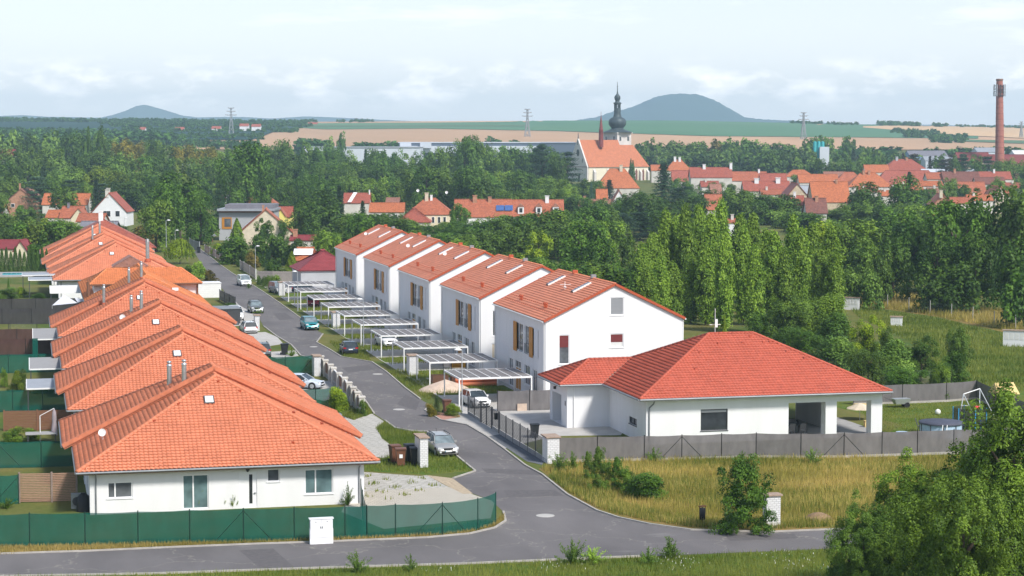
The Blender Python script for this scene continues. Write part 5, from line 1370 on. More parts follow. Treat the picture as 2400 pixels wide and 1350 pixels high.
for i, (a, b) in enumerate(zip(W_, W_[1:])):
 d = Vector((b[0] - a[0], b[1] - a[1], 0)); L = d.length; rot = math.atan2(d.y, d.x); c = ((a[0] + b[0]) / 2, (a[1] + b[1]) / 2)
 m = MB(); m.obox(c, L - .52, .22, 0, .4, rot); m.build('base_wall', M['concrete_dark'], t)
 m = MB(); m.obox(c, L - .54, .06, .45, 1.5, rot); m.build('boards', M['brown_wood' if i % 3 else 'grey_wood'], t)
 if 3 <= i <= 5: m = MB(); m.obox(c, L - .5, .12, 1.503, 1.58, rot); m.build('rail', M['white_metal'], t)
def pillar(label, px, py, w, dpt, h, group='white brick meter pillars', doors=2, rz=0.0):
 t = thing('meter_pillar', label, 'meter pillar', (*P(px, py), 0), group); x, y = P(px, py)
 m = MB(); m.box(x - w / 2, x + w / 2, y - dpt / 2, y + dpt / 2, 0, h); m.build('masonry', M['pillar_brick'], t)
 m = MB(); m.box(x - w / 2 - .12, x + w / 2 + .12, y - dpt / 2 - .1, y + dpt / 2 + .1, h + .003, h + .1); m.build('coping', M['coping'], t)
 for k in range(doors):
  m = MB(); yy = y - dpt / 2 + .12 + k * (dpt - .2) / doors
  m.box(x - w / 2 - .03, x - w / 2 - .003, yy, yy + (dpt - .28) / doors, .35, h - .1); m.build('meter_door', M['white_plastic'], t)
pillar('white brick meter pillar beside the silver estate car', 988, 1091, .62, 2.1, 2.25)
pillar('white brick meter pillar at the near end of the anthracite fence', 1291, 1083, .95, 1.6, 2.0)
pillar('white brick meter pillar between the second and third carports', 967, 879, .95, 1.5, 2.1)
pillar('white brick meter pillar just right of the teal car', 787, 767, .95, 1.5, 2.0)
pillar('white brick meter pillar beside the farthest carport', 660, 692, .95, 1.5, 2.1)
pillar('tall white pillar between the white estate and grey off-road car', 602, 775, .6, 1.2, 2.0)
pillar('white pillar where the green screen meets the pillar fence', 742, 880, .7, 1.6, 2.1)
pillar('low white brick meter pillar in the dry meadow behind the leafy bush', 1808, 1234, .95, .7, 2.05)
def meter_wall(label, px, py, w, h, rz):
 x, y = P(px, py); t = thing('meter_wall', label, 'meter wall', (x, y, 0), 'meter walls in the green field', rz)
 m = MB(); m.box(-w / 2, w / 2, -.3, .3, .0, h); m.build('masonry', M['render_pale'], t) if False else None
 def part(nm, mat, x0, x1, y0, y1, z0, z1):
  mb = MB(); mb.box(x0, x1, y0, y1, z0, z1)
  o = bpy.data.objects.new(nm, mb.mesh(nm, M[mat])); COL.objects.link(o); o.parent = t
 part('masonry', 'render_pale', -w / 2, w / 2, -.3, .3, 0, h); part('coping', 'coping', -w / 2 - .1, w / 2 + .1, -.4, .4, h + .003, h + .12)
 n = 4
 for k in range(n): part('meter_door', 'blind_white', -w / 2 + .2 + k * (w - .3) / n, -w / 2 + .05 + (k + 1) * (w - .3) / n, -.33, -.303, h * .45, h * .9)
meter_wall('grey meter wall at the left end of the pale wire fence', 1996, 726, 2.3, 1.75, R(-40)); meter_wall('small grey meter wall half hidden by bushes in the green field', 2101, 764, 1.5, 1.2, R(-30)); meter_wall('large grey meter wall at the right picture edge', 2378, 812, 2.7, 1.9, R(-35))
t = thing('switch_cabinet', 'white electrical cabinet in front of the long green mesh fence', 'cabinet', (*P(753, 1274), 0)); x, y = P(753, 1274)
m = MB(); m.box(x - .72, x + .72, y - .18, y + .18, 0, .95); m.box(x - .7, x + .7, y - .17, y + .17, .955, 1.56); m.box(x - .76, x + .76, y - .22, y + .22, 1.563, 1.62); m.build('housing', M['white_plastic'], t)
for sx in (-1, 1):
 m = MB(); m.box(x + (.02 if sx > 0 else -.69), x + (.69 if sx > 0 else -.02), y - .2, y - .183, .42, 1.53); d_ = m.build('door', M['white_plastic'], t)
 m = MB(); m.box(x + sx * .06 - .02, x + sx * .06 + .02, y - .23, y - .203, 1.0, 1.12); m.build('handle', M['zinc'], d_)
 m = MB(); m.box(x + sx * .36 - .05, x + sx * .36 + .05, y - .208, y - .202, 1.38, 1.42); m.build('warning_plate', M['zinc'], d_)
def lamp():
 t = thing('street_lamp', 'x', 'street lamp')
 m = MB(); m.cyl((0, 0, 0), (0, 0, 1.4), .085, .085, 10); m.cyl((0, 0, 1.4), (0, 0, 5.7), .055, .045, 10); m.build('post', M['galvanised'], t)
 m = MB(); m.cyl((0, 0, 5.68), (-.35, 0, 5.78), .035, .03, 8); m.build('arm', M['galvanised'], t)
 m = MB(); m.lathe((-.45, 0, 5.72), [(.12, 0), (.34, .02), (.36, .08), (.2, .17), (.05, .2)], 14); m.build('lamp_head', M['white_metal'], t)
 return t
lp, ul = lamp(), []
for (px, py, lab, rz, s) in ((1083, 966, 'street lamp before the nearest carport by the anthracite gate', 20, 1), (852, 813, 'street lamp before the fifth carport', 0, 1), (698, 729, 'street lamp beside the red car and ninth carport', 10, 1),
       (599, 652, 'street lamp behind the white van at the picket fence', 160, 1), (390, 594, 'tall street lamp in front of the bright green tree on the left', 180, 1.25), (411, 600, 'short street lamp head just above the willow', 180, .95),
       (292, 566, 'street lamp left of the bright green tree, behind the roofs', 180, 1.0)):
 place(lp, ul, (*P(px, py), 0), R(rz), lab, 'grey street lamps', (s, s, s))
def wheelie(col):
 t = thing('wheelie_bin', 'x', 'bin')
 m = MB(); b0, b1 = (.42, .5), (.56, .70)
 V = [(-b0[0] / 2, -b0[1] / 2, .05), (b0[0] / 2, -b0[1] / 2, .05), (b0[0] / 2, b0[1] / 2, .05), (-b0[0] / 2, b0[1] / 2, .05), (-b1[0] / 2, -b1[1] / 2, .98), (b1[0] / 2, -b1[1] / 2, .98), (b1[0] / 2, b1[1] / 2, .98), (-b1[0] / 2, b1[1] / 2, .98)]
 m.add(V, [(3, 2, 1, 0), (4, 5, 6, 7), (0, 1, 5, 4), (1, 2, 6, 5), (2, 3, 7, 6), (3, 0, 4, 7)]); m.build('body', M[col], t)
 m = MB(); m.grid(np.array([[(x, y, 1.0 + .07 * math.cos(y * 2.2)) for y in np.linspace(-.4, .36, 6)] for x in (-.32, .32)])[::-1], True); m.box(-.32, .32, -.4, .36, .985, 1.02); m.build('lid', M[col], t)
 m = MB(); m.bar((-.26, .42, .95), (.26, .42, .95), .05); m.build('handle', M[col], t)
 for s in (-1, 1):
  m = MB(); m.cyl((s * .24, .3, .11), (s * .3, .3, .11), .11, .11, 10); m.build('wheel', M['rubber'], t)
 return t
wb, wk = wheelie('bin_brown'), wheelie('bin_black'); ub, uk = [], []
for px, py, lab, rz, sc in ((925, 1084, 'brown wheelie bin standing behind the labelled brown one', 8, 1.3), (939, 1092, 'brown wheelie bin with a white sticker, front left of the bins', -6, 1.3), (1047, 968, 'brown wheelie bin among the rusty shrubs by the red paved patch', 4, 1.15)):
 place(wb, ub, (*P(px, py), .02), R(rz), lab, 'brown wheelie bins', sc)
m = MB(); m.box(-.1, .1, -.345, -.338, .5, .72)
for px, py, lab, rz, sc in ((960, 1082, 'black wheelie bin behind the front black one', 5, 1.3), (973, 1090, 'black wheelie bin against the white brick pillar', -4, 1.3), (667, 832, 'black wheelie bin on the verge beside the grey car', 10, 1.25), (466, 593, 'black wheelie bin far up the road by the grey gate', 0, 1.3), (1253, 1026, 'black bin behind the anthracite fence end', 0, 1.1)):
 place(wk, uk, (*P(px, py), .02), R(rz), lab, 'black wheelie bins', sc)
ORG[ub[1].name] = (0, 0, 0); m.build('sticker', M['white_plastic'], ub[1])
t = thing('litter_bin', 'dark rusty litter bin on a post in the dry meadow', 'litter bin', (*P(1646, 1228), 0)); x, y = P(1646, 1228)
m = MB(); m.cyl((x, y, 0), (x, y, 1.1), .04, .04, 8); m.build('post', M['black_metal'], t)
m = MB(); m.lathe((x, y, .28), [(.17, 0), (.2, .05), (.21, .75), (.17, .78)], 12); m.build('drum', M['black_metal'], t)
m = MB(); m.obox((x, y), .5, .3, 1.16, 1.19, .3); m.bar((x - .2, y, 1.05), (x - .2, y, 1.17), .03); m.bar((x + .2, y, 1.05), (x + .2, y, 1.17), .03); m.build('lid', M['rust'], t)
t = thing('parasol', 'closed pale parasol hanging on a curved arm in the first garden', 'parasol', (*P(128, 1034), 0)); x, y = P(128, 1034)
m = MB(); m.lathe((x, y, .5), [(.28, 0), (.20, .9), (.16, 1.15), (.2, 1.3), (.16, 1.9), (.03, 2.25)], 10); m.build('canopy', M['parasol_cloth'], t)
m = MB()
for k in range(8):
 a0, a1 = math.pi * k / 16, math.pi * (k + 1) / 16
 m.cyl((x - 1.15 * (1 - math.sin(a0)) - .0 , y, 2.15 + .6 * math.sin(a0)), (x - 1.15 * (1 - math.sin(a1)), y, 2.15 + .6 * math.sin(a1)), .03, .03, 6)
m.cyl((x - 1.15, y, 0), (x - 1.15, y, 2.15), .035, .035, 8); m.build('arm', M['white_metal'], t)
t = thing('garden_table', 'grey patio table beside the closed parasol', 'table', (*P(98, 1036), 0)); x, y = P(98, 1036)
m = MB(); m.box(x - 1.3, x + 1.2, y - .8, y + .8, .72, .77); m.build('tabletop', M['concrete_dark'], t)
for a in (-1, 1):
 for b_ in (-1, 1):
  m = MB(); m.box(x + a * 1.1 - .04, x + a * 1.1 + .04, y + b_ * .7 - .04, y + b_ * .7 + .04, 0, .718); m.build('leg', M['anthracite'], t)
o = thing('heat_pump', 'grey heat pump box beside a black covered grill at the bungalow wall', 'heat pump', (*P(182, 1196), 0)); x, y = P(182, 1196)
m = MB(); m.box(x - .42, x + .35, y - .2, y + .25, .15, 1.15); m.build('housing', M['zinc'], o); m = MB(); m.cyl((x - .05, y - .21, .65), (x - .05, y - .202, .65), .3, .3, 16); m.build('fan', M['anthracite'], o)
m = MB(); x, y = P(196, 1198); m.lathe((x, y, 0), [(.5, 0), (.48, .5), (.4, 1.0), (.15, 1.25)], 9); tag(m.build('covered_grill', M['black_metal']), 'black cloth-covered grill standing next to the grey heat pump', 'grill')
def canopy(label, px, py, w, dpt, h0, h1, mat, posts=True, sides=None, cat='awning', name='patio_awning'):
 """sloping cover: base centre at the photo point, running w across and dpt deep"""
 x, y = P(px, py); t = thing(name, label, cat, (x, y, 0), 'patio covers behind the bungalows')
 m = MB(); V = [(x - w / 2, y - dpt / 2, h0), (x + w / 2, y - dpt / 2, h0), (x + w / 2, y + dpt / 2, h1), (x - w / 2, y + dpt / 2, h1)]
 m.add(V + [(a, b, c - .07) for a, b, c in V], [(0, 1, 2, 3), (7, 6, 5, 4), (0, 4, 5, 1), (1, 5, 6, 2), (2, 6, 7, 3), (3, 7, 4, 0)]); m.build('cover', M[mat], t)
 m = MB(); m.bar((x - w / 2, y - dpt / 2 - .05, h0 - .05), (x + w / 2, y - dpt / 2 - .05, h0 - .05), .07, .14); m.bar((x - w / 2 - .04, y - dpt / 2, h0 - .06), (x - w / 2 - .04, y + dpt / 2, h1 - .06), .07, .14); m.build('frame', M['white_metal'], t)
 if posts:
  for yy in (y - dpt / 2 + .1, y + dpt / 2 - .1):
   m = MB(); m.box(x - w / 2 + .05, x - w / 2 + .15, yy - .05, yy + .05, 0, h0 - .14); m.build('post', M['anthracite'], t)
 return t
canopy('white sloping awning with a green drape behind the fourth bungalow', 118, 833, 3.8, 3.6, 2.1, 3.0, 'awning'); m = MB(); x, y = P(84, 838); m.box(x - .35, x + .25, y, y + .08, 0, 2.2); tag(m.build('curtain', M['green_mesh']), 'green curtain hanging at the corner of the white awning', 'curtain')
canopy('striped white awning behind the third bungalow above the round bush', 116, 908, 3.8, 3.2, 2.1, 2.9, 'awning')
canopy('pale flat patio roof behind the second bungalow', 102, 962, 2.9, 3.6, 2.3, 2.75, 'tin_roof')
canopy('grey flat roofed pergola with dark posts beside the salmon bungalow', 100, 697, 4.2, 6, 3.0, 3.05, 'tin_roof'); canopy('higher rear pergola roof above the grey one', 92, 690, 5.2, 5, 3.3, 3.35, 'tin_roof', name='pergola', cat='pergola')
canopy('glazed veranda roof with dark frame left of the winged house', 155, 716, 4.6, 4, 2.1, 2.9, 'blind_white', name='veranda', cat='veranda')
x, y = P(150, 745); t = thing('sun_sail', 'pale triangular sun sail above the charcoal screen', 'sun sail', (x, y, 0))
m = MB(); m.face((x - 1.6, y - 1.5, 1.9), (x + 1.9, y - .6, 2.1), (x + .1, y + 2.0, 3.1)); m.face((x + 1.9, y - .5, 2.15), (x + 3.3, y + .4, 2.4), (x + 1.5, y + 1.6, 2.7)); m.build('cloth', M['sun_sail'], t); m = MB(); m.cyl((x - 1.6, y - 1.5, 0), (x - 1.6, y - 1.5, 1.95), .04, .04, 6); m.build('post', M['galvanised'], t)
x, y = P(40, 646); t = thing('swimming_pool', 'small bright turquoise garden pool far left', 'swimming pool', (x, y, 0))
m = MB(); m.box(x - 4.8, x + 10, y - 4, y + 7, 0, .25); m.build('deck', M['concrete_dark'], t); m = MB(); m.box(x - 2.6, x + 3.0, y - 1.0, y + 3.2, .2, .3); m.build('water', M['pool_water'], t)
x, y = P(489, 698); t = thing('metal_shed', 'white corrugated metal shed beside the winged house', 'shed', (x, y, 0))
m = MB(); m.box(x - 1.95, x + 1.95, y, y + 4, 0, 2.25)
for k in range(7): m.box(x - 1.97, x + 1.97, y - .03, y - .002, .1 + k * .3, .3 + k * .3)
m.build('wall', M['white_metal'], t); m = MB(); m.box(x - 2.05, x + 2.05, y - .1, y + 4.1, 2.254, 2.33); m.build('roof', M['white_metal'], t)
x, y = P(533, 762); t = thing('garden_shed', 'black garden shed with grey flat roof beside the winged house', 'shed', (x, y, 0))
m = MB(); m.box(x - 1.9, x + 1.75, y, y + 4.5, 0, 2.15); m.build('wall', M['anthracite'], t); m = MB(); m.box(x - 2.0, x + 1.85, y - .12, y + 4.6, 2.154, 2.25); m.build('roof', M['zinc'], t); m = MB(); m.box(x - .03, x + .03, y - .012, y - .002, .1, 2.0); m.build('door_joint', M['black_metal'], t)
x, y = P(1044, 916); m = MB(); G = []
for i in range(7):
 rr = 1 - i / 6; G.append([(x + math.cos(a) * 2.7 * rr * (1 + .1 * math.sin(3 * a)), y + math.sin(a) * 2.0 * rr, 1.15 * (1 - rr) ** .8) for a in np.linspace(0, 2 * math.pi, 17)])
m.grid(np.array(G), True); tag(m.build('sand_heap', M['sand_heap']), 'pink sand heap between the first and second carports', 'sand heap')
x, y = P(1120, 905); t = thing('drain_pipes', 'stack of orange drain pipes lying beside the sand heap', 'pipe stack', (x, y, 0))
for dx, z in ((0, .22), (.5, .22), (.25, .62)):
 m = MB(); m.cyl((x - 2.3, y + dx, z), (x + 2.0, y + dx, z), .22, .22, 12); m.build('pipe', M['orange_tube'], t)
x, y = P(1058, 902); t = thing('brick_pallet', 'pallets of brown bricks and planks behind the sand heap', 'brick stack', (x, y, 0))
m = MB(); m.box(x - 1.9, x - .3, y, y + 1.1, .15, 1.0); m.box(x + .1, x + 1.3, y + .2, y + 1.2, .15, .8); m.build('bricks', M['brick_wall'], t); m = MB(); m.box(x - 2.0, x + 1.4, y - .05, y + 1.25, 0, .145); m.bar((x - .2, y - .2, .15), (x + 2.2, y + .3, .9), .18, .06); m.build('pallet', M['old_wood'], t)
t = thing('banner', 'yellow site banner with dark lines of text hung next to a white one', 'banner', (*P(1075, 892), 0), 'site banners on wires'); x, y = P(1075, 892)
m = MB(); m.box(x - .72, x + .72, y - .02, y + .02, 1.35, 2.05); b_ = m.build('cloth', M['yellow_banner'], t)
for k in range(4):
 m = MB(); m.box(x - .6, x + (.5 - .2 * (k % 2)), y - .028, y - .022, 1.43 + k * .15, 1.49 + k * .15); m.build('text_line', M['bin_brown'], b_)
m = MB(); m.cyl((x - .76, y, 0), (x - .76, y, 2.2), .03, .03, 6); m.cyl((x + .76, y, 0), (x + .76, y, 2.2), .03, .03, 6); m.build('post', M['black_metal'], t)
t = thing('banner', 'plain white site banner left of the yellow one', 'banner', (*P(1052, 892), 0), 'site banners on wires'); x, y = P(1052, 892)
m = MB(); m.box(x - .55, x + .55, y - .02, y + .02, 1.4, 2.05); m.build('cloth', M['white_plastic'], t); m = MB(); m.cyl((x - .6, y, 0), (x - .6, y, 2.2), .03, .03, 6); m.build('post', M['black_metal'], t)
x, y = P(1222, 962); m = MB(); m.box(x - .45, x + .45, y - .3, y + .3, 0, .65); o = m.build('planter_box', M['sand_heap']); tag(o, 'sandy concrete block in front of the grey slatted screen', 'block')
x, y = P(2205, 1022); t = thing('frame_pool', 'round above-ground pool with dark cover behind the grey fence', 'pool', (x, y, 0))
n = 20; m = MB(); m.cyl((x, y, 0), (x, y, 1.15), 1.75, 1.75, n); m.build('liner', M['pool_liner'], t)
m = MB(); m.lathe((x, y, 1.08), [(1.85, 0), (1.88, .1), (1.82, .18), (.1, .30)], n); m.build('cover', M['pool_cover'], t)
for k in range(10):
 a = 2 * math.pi * k / 10; m = MB(); m.cyl((x + 1.79 * math.cos(a), y + 1.79 * math.sin(a), 0), (x + 1.79 * math.cos(a), y + 1.79 * math.sin(a), 1.1), .03, .03, 6); m.build('leg', M['anthracite'], t)
m = MB(); m.bar((x - 1.0, y - 2.2, 0), (x - .7, y - 1.8, 1.2), .06); m.bar((x - .6, y - 2.2, 0), (x - .3, y - 1.8, 1.2), .06); m.bar((x - .85, y - 2.0, .6), (x - .45, y - 2.0, .6), .05); m.build('ladder', M['white_metal'], t)
x, y = P(2262, 985); t = thing('swing_set', 'metal swing set with yellow seat behind the pool', 'swing', (x, y, 0))
for (a, b_) in (((x - .9, y - .6, 0), (x - .2, y, 2.35)), ((x + .8, y - .6, 0), (x - .2, y, 2.35)), ((x + 2.6, y + 2.4, 0), (x + 3.0, y + 3.2, 2.35)), ((x + 4.0, y + 2.4, 0), (x + 3.0, y + 3.2, 2.35))):
 m = MB(); m.cyl(a, b_, .045, .045, 8); m.build('leg', M['galvanised'], t)
m = MB(); m.cyl((x - .2, y, 2.35), (x + 3.0, y + 3.2, 2.35), .05, .05, 8); m.build('crossbar', M['white_metal'], t)
m = MB(); m.bar((x - .55, y - .25, 1.35), (x + .25, y - .25, 1.35), .04); m.build('brace', M['white_metal'], t)
m = MB(); m.box(x + .4, x + .9, y + .8, y + 1.1, .75, .8); s_ = m.build('seat', M['yellow_render'], t); m = MB(); m.cyl((x + .45, y + .95, .8), (x + .6, y + .85, 2.33), .012, .012, 5); m.cyl((x + .85, y + .95, .8), (x + .95, y + 1.1, 2.33), .012, .012, 5); m.build('rope', M['black_metal'], s_)
x, y = P(2262, 1012); t = thing('trampoline', 'netted trampoline with blue poles right of the pool', 'trampoline', (x, y, 0))
m = MB(); m.lathe((x + .6, y + .4, .5), [(1.4, 0), (1.42, .06), (1.3, .08)], 16); m.build('mat', M['black_metal'], t); m = MB(); m.cyl((x + .6, y + .4, .6), (x + .6, y + .4, 2.0), 1.36, 1.36, 16, cap=False); m.build('net', M['trampoline_net'], t)
for k in range(6):
 a = 2 * math.pi * k / 6 + .4; m = MB(); m.cyl((x + .6 + 1.42 * math.cos(a), y + .4 + 1.42 * math.sin(a), 0), (x + .6 + 1.42 * math.cos(a), y + .4 + 1.42 * math.sin(a), 2.05), .05, .05, 8); m.build('pole', M['teal_trim'], t)
m = MB(); m.lathe((x + .7, y - .7, 2.0), [(.1, 0), (.3, .1), (.3, .25), (.1, .3)], 10); m.build('red_pad', M['red_plastic'], t)
x, y = P(2112, 955); t = thing('garden_cart', 'grey garden cart standing on the lawn before the back fence', 'cart', (x, y, 0))
m = MB(); V = [(x - .65, y - .35, .35), (x + .6, y - .35, .35), (x + .6, y + .35, .35), (x - .65, y + .35, .35), (x - .85, y - .5, .85), (x + .75, y - .5, .85), (x + .75, y + .5, .85), (x - .85, y + .5, .85)]
m.add(V, [(3, 2, 1, 0), (0, 1, 5, 4), (1, 2, 6, 5), (2, 3, 7, 6), (3, 0, 4, 7), (4, 5, 6, 7)]); m.build('tub', M['galvanised'], t)
for a in (-.38, .38):
 m = MB(); m.cyl((x + .45, y + a - .05, .26), (x + .45, y + a + .05, .26), .26, .26, 12); m.build('wheel', M['rubber'], t)
m = MB(); m.bar((x - .8, y, .6), (x - 1.7, y, 1.0), .05); m.build('handle', M['anthracite'], t)
x, y = P(2362, 962); t = thing('playhouse', 'wooden playhouse with pale yellow roof at the right back fence', 'playhouse', (x, y, 0))
m = MB(); m.box(x - .9, x + .9, y, y + 1.6, 0, 1.6); m.build('wall', M['old_wood'], t); m = MB(); m.add([(x - 1.1, y - .2, 1.5), (x + 1.1, y - .2, 1.5), (x + .95, y + .8, 2.5), (x - .95, y + .8, 2.5), (x + 1.1, y + 1.8, 1.5), (x - 1.1, y + 1.8, 1.5)], [(0, 1, 2, 3), (3, 2, 4, 5)]); m.face((x - 1.1, y - .2, 1.5), (x - .95, y + .8, 2.5), (x - 1.1, y + 1.8, 1.5)); m.build('roof', M['timber_new'], t)
def chair(label, x, y, rz, mat='anthracite', group='dark garden chairs'):
 t = thing('garden_chair', label, 'chair', (0, 0, 0), group)
 m = MB(); m.box(-.26, .26, -.25, .25, .42, .46); m.build('seat', M[mat], t)
 m = MB(); m.add([(-.26, .24, .47), (.26, .24, .47), (.24, .48, 1.1), (-.24, .48, 1.1), (-.26, .27, .47), (.26, .27, .47), (.24, .51, 1.1), (-.24, .51, 1.1)], [(3, 2, 1, 0), (4, 5, 6, 7), (0, 1, 5, 4), (1, 2, 6, 5), (2, 3, 7, 6), (3, 0, 4, 7)]); m.build('backrest', M[mat], t)
 for a in (-1, 1):
  for b_ in (-1, 1): m = MB(); m.bar((a * .23, b_ * .22, .42), (a * .27, b_ * .27, 0), .035); m.build('leg', M[mat], t)
 t.location = (x, y, .05); t.rotation_euler.z = R(rz)
x, y = P(2158, 1012); chair('dark folding chair on the lawn just left of the pool', x, y, 60, group='dark garden chairs')
for i, (x, y, rz, lab) in enumerate(((61.9, 156.0, 180, 'dark terrace chair nearest the white house wall'), (62.9, 156.0, 175, 'dark terrace chair second from the wall'), (63.6, 157.6, 90, 'dark terrace chair at the table end by the column'), (62.1, 159.6, 0, 'dark terrace chair behind the table'), (66.0, 157.2, 60, 'dark reclining terrace chair right of the first column'))):
 chair(lab, x, y, rz)
t = thing('terrace_table', 'dark terrace table surrounded by chairs under the red roof', 'table', (62.4, 157.6, 0)); m = MB(); m.box(61.6, 63.2, 156.9, 158.5, .78, .83); m.build('tabletop', M['anthracite'], t)
for a, b_ in ((61.7, 157), (63.1, 157), (61.7, 158.4), (63.1, 158.4)): m = MB(); m.box(a - .04, a + .04, b_ - .04, b_ + .04, .05, .778); m.build('leg', M['anthracite'], t)
t = thing('sideboard', 'white outdoor kitchen unit crowded with bottles on the terrace', 'sideboard', (63.4, 164, 0)); m = MB(); m.box(62.6, 64.6, 163.4, 164.1, .05, 1.25); m.build('cabinet', M['white_plastic'], t)
for k in range(9): m = MB(); m.cyl((62.75 + k * .2, 163.7, 1.25), (62.75 + k * .2, 163.7, 1.5 + .12 * (k % 3)), .06, .03, 8); m.build('bottle', M['green_mesh' if k % 2 else 'bin_black'], t)
t = thing('shelf_unit', 'dark shelf unit against the terrace back wall', 'shelf', (61.8, 165, 0)); m = MB(); m.box(61.2, 62.5, 164.9, 165.6, .05, 1.7); m.build('frame', M['interior_dark'], t)
x, y = P(2015, 984); t = thing('parasol', 'low cream parasol on the lawn behind the terrace corner', 'parasol', (x, y, 0)); m = MB(); m.lathe((x, y, 1.0), [(1.25, 0), (1.2, .06), (.1, .5)], 8, False); m.build('canopy', M['beige'], t); m = MB(); m.cyl((x, y, 0), (x, y, 1.05), .03, .03, 6); m.build('pole', M['white_metal'], t)
x, y = P(2034, 1002); t = thing('garden_stool', 'small wooden stool and basin table on the lawn near the terrace', 'stool', (x, y, 0)); m = MB(); m.box(x - .35, x + .35, y - .2, y + .2, .55, .62); m.build('seat', M['timber_new'], t)
for a in (-.28, .28): m = MB(); m.box(x + a - .05, x + a + .05, y - .15, y + .15, 0, .547); m.build('leg', M['timber_new'], t)
x, y = P(2018, 955); m = MB(); m.lathe((x, y, 0), [(.7, 0), (.8, .3), (.5, .35)], 12); tag(m.build('sandpit', M['timber_new']), 'orange yellow sandpit by the back fence', 'sandpit')
x, y = P(2198, 972); m = MB(); m.lathe((x, y, 0), [(.08, 0), (.22, .1), (.26, .26), (.22, .42), (.06, .52)], 12); tag(m.build('ball', M['flower_white']), 'white ball lying on the lawn behind the pool', 'ball')
x, y = P(2115, 1020); m = MB(); m.lathe((x, y, 0), [(.5, 0), (.62, .2), (.55, .28)], 14); tag(m.build('paddling_pool', M['pool_liner']), 'small blue paddling pool behind the grey fence', 'paddling pool')
x, y = P(1918, 1218); m = MB(); m.lathe((x, y, 0), [(1.0, 0), (.8, .25), (.4, .42), (.05, .5)], 12); tag(m.build('hay_heap', M['hay']), 'flat brown heap of cut hay in the dry meadow', 'hay heap')
TG = 'tiled roofs of the old town'
def town(label, x0, x1, yr, ye, typ, roof, wall_m='old_plaster', ze=4.0, dep=None, yaw=0.0, chim=(), wins=(), hipped=False, cat='house', name='town_house', tiled=True, group=TG, over=.35, d=None, wm='glass_dark'):
 """roof edges measured in the photo, sized at the distance where its eaves stand ze above the valley floor"""
 g0 = 0
 for _ in range(4):
  dd = d or (CH - ze - g0) * FL / max(ye - HOR, 8)
  g0 = terrain_cam((x0 + x1) / 2 / FL * dd - 1200 / FL * dd, dd)
  if d: break
 zE = CH - (ye - HOR) * dd / FL
 W = (x1 - x0) * dd / FL
 dep = dep or (9.0 if typ == 'x' else 14.0)
 back = dep / 2 if typ == 'x' else (0 if not hipped else W * .45)
 zR = CH - (yr - HOR) * (dd + back) / FL
 t, ro = gable_house(name, label, cat, 0, W, 0, dep, zE, max(zR, zE + .8), typ, wall_m, roof, group, over, hipped, chim, [(a, b, zE + c, zE + e) for a, b, c, e in wins], 0, tiled, wm)
 cx, cy = D((x0 + x1) / 2, dd + dep / 2)
 t.location = (cx, cy, 0); t.rotation_euler.z = -YAW + R(yaw) - math.atan(((x0 + x1) / 2 - 1200) / FL) * .0
 return t, ro, W, dep, zE, zR
BR = ((.3, .9, 'brick_wall', .6),)
W2 = ((.2, .32, -1.9, -.7), (.45, .57, -1.9, -.7), (.7, .82, -1.9, -.7))
town('brick gable barn with a brick chimney at the left, above the hedge', 20, 104, 442, 476, 'y', 'tile_dull', 'brick_wall', chim=((.1, 1.6, 'brick_wall', .5),), wins=((.2, .3, -1.2, -.2),))
town('small orange roof cut by the left picture edge', -40, 15, 478, 499, 'x', 'tile_town_orange', chim=((.9, 1.0, 'old_plaster', .6),))
town('long orange roof mostly hidden behind a round tree, left of the white gable', 104, 214, 453, 480, 'x', 'tile_town_orange')
town('low orange roof with a small white gable left of the cream gable', 113, 172, 492, 510, 'x', 'tile_town_orange')
town('orange roof joining the cream gable house, dark chimney on it', 146, 200, 483, 511, 'x', 'tile_town', chim=((.3, .8, 'dark_roof', .6),))
town('cream half-gable with dark hatch among the left orange roofs', 168, 210, 487, 512, 'y', 'tile_town', 'cream', wins=((.62, .78, -.6, .6),), dep=6)
t, ro, W, dp, zE, zR = town('big white gable house with two chimneys and three windows on the left', 222, 308, 452, 497, 'y', 'tile_town_red', 'render_pale', chim=((.05, .9, 'old_plaster', 1.0), (.2, 1.2, 'old_plaster', .9)), wins=((.32, .42, -1.2, .35), (.43, .53, -1.2, .35), (.68, .8, -1.2, .35)), dep=11)
town('orange roof directly in front of the big white gable house', 185, 250, 500, 519, 'x', 'tile_town')
town('low grey tin-roofed shed behind the left row of bungalows', 190, 278, 518, 533, 'x', 'dark_roof', 'grey_wood', ze=3, tiled=False, dep=7)
town('cream walled house with maroon roof behind the thuja hedge', -60, 66, 562, 583, 'x', 'tile_maroon', 'cream', ze=3.2, dep=10); town('small cream gable wing of the maroon-roofed house', 34, 72, 563, 590, 'y', 'tile_maroon', 'cream', ze=2.8, dep=5)
t, ro, W, dp, zE, zR = town('brown gabled house with solar panel on its left slope, before the grey cube house', 560, 688, 490, 545, 'y', 'tile_town', 'beige', ze=2.9, dep=12, yaw=6, chim=((.1, .8, 'brick_wall', .5),), wins=((.45, .55, -.8, .6),))
m = MB(); m.add([(-W * .38, -4.4, zE + (zR - zE) * .24 + .35), (-W * .38, -1.2, zE + (zR - zE) * .24 + .35), (-W * .2, -1.2, zE + (zR - zE) * .6 + .35), (-W * .2, -4.4, zE + (zR - zE) * .6 + .35)], [(0, 3, 2, 1)]); m.build('solar_panel', M['white_plastic'], ro)
dd = 490.0; x0, x1 = D(512, dd), D(640, dd); t = thing('modern_house', 'grey cube house with amber window frames and a flat blue-grey roof', 'house', (*x0, 0))
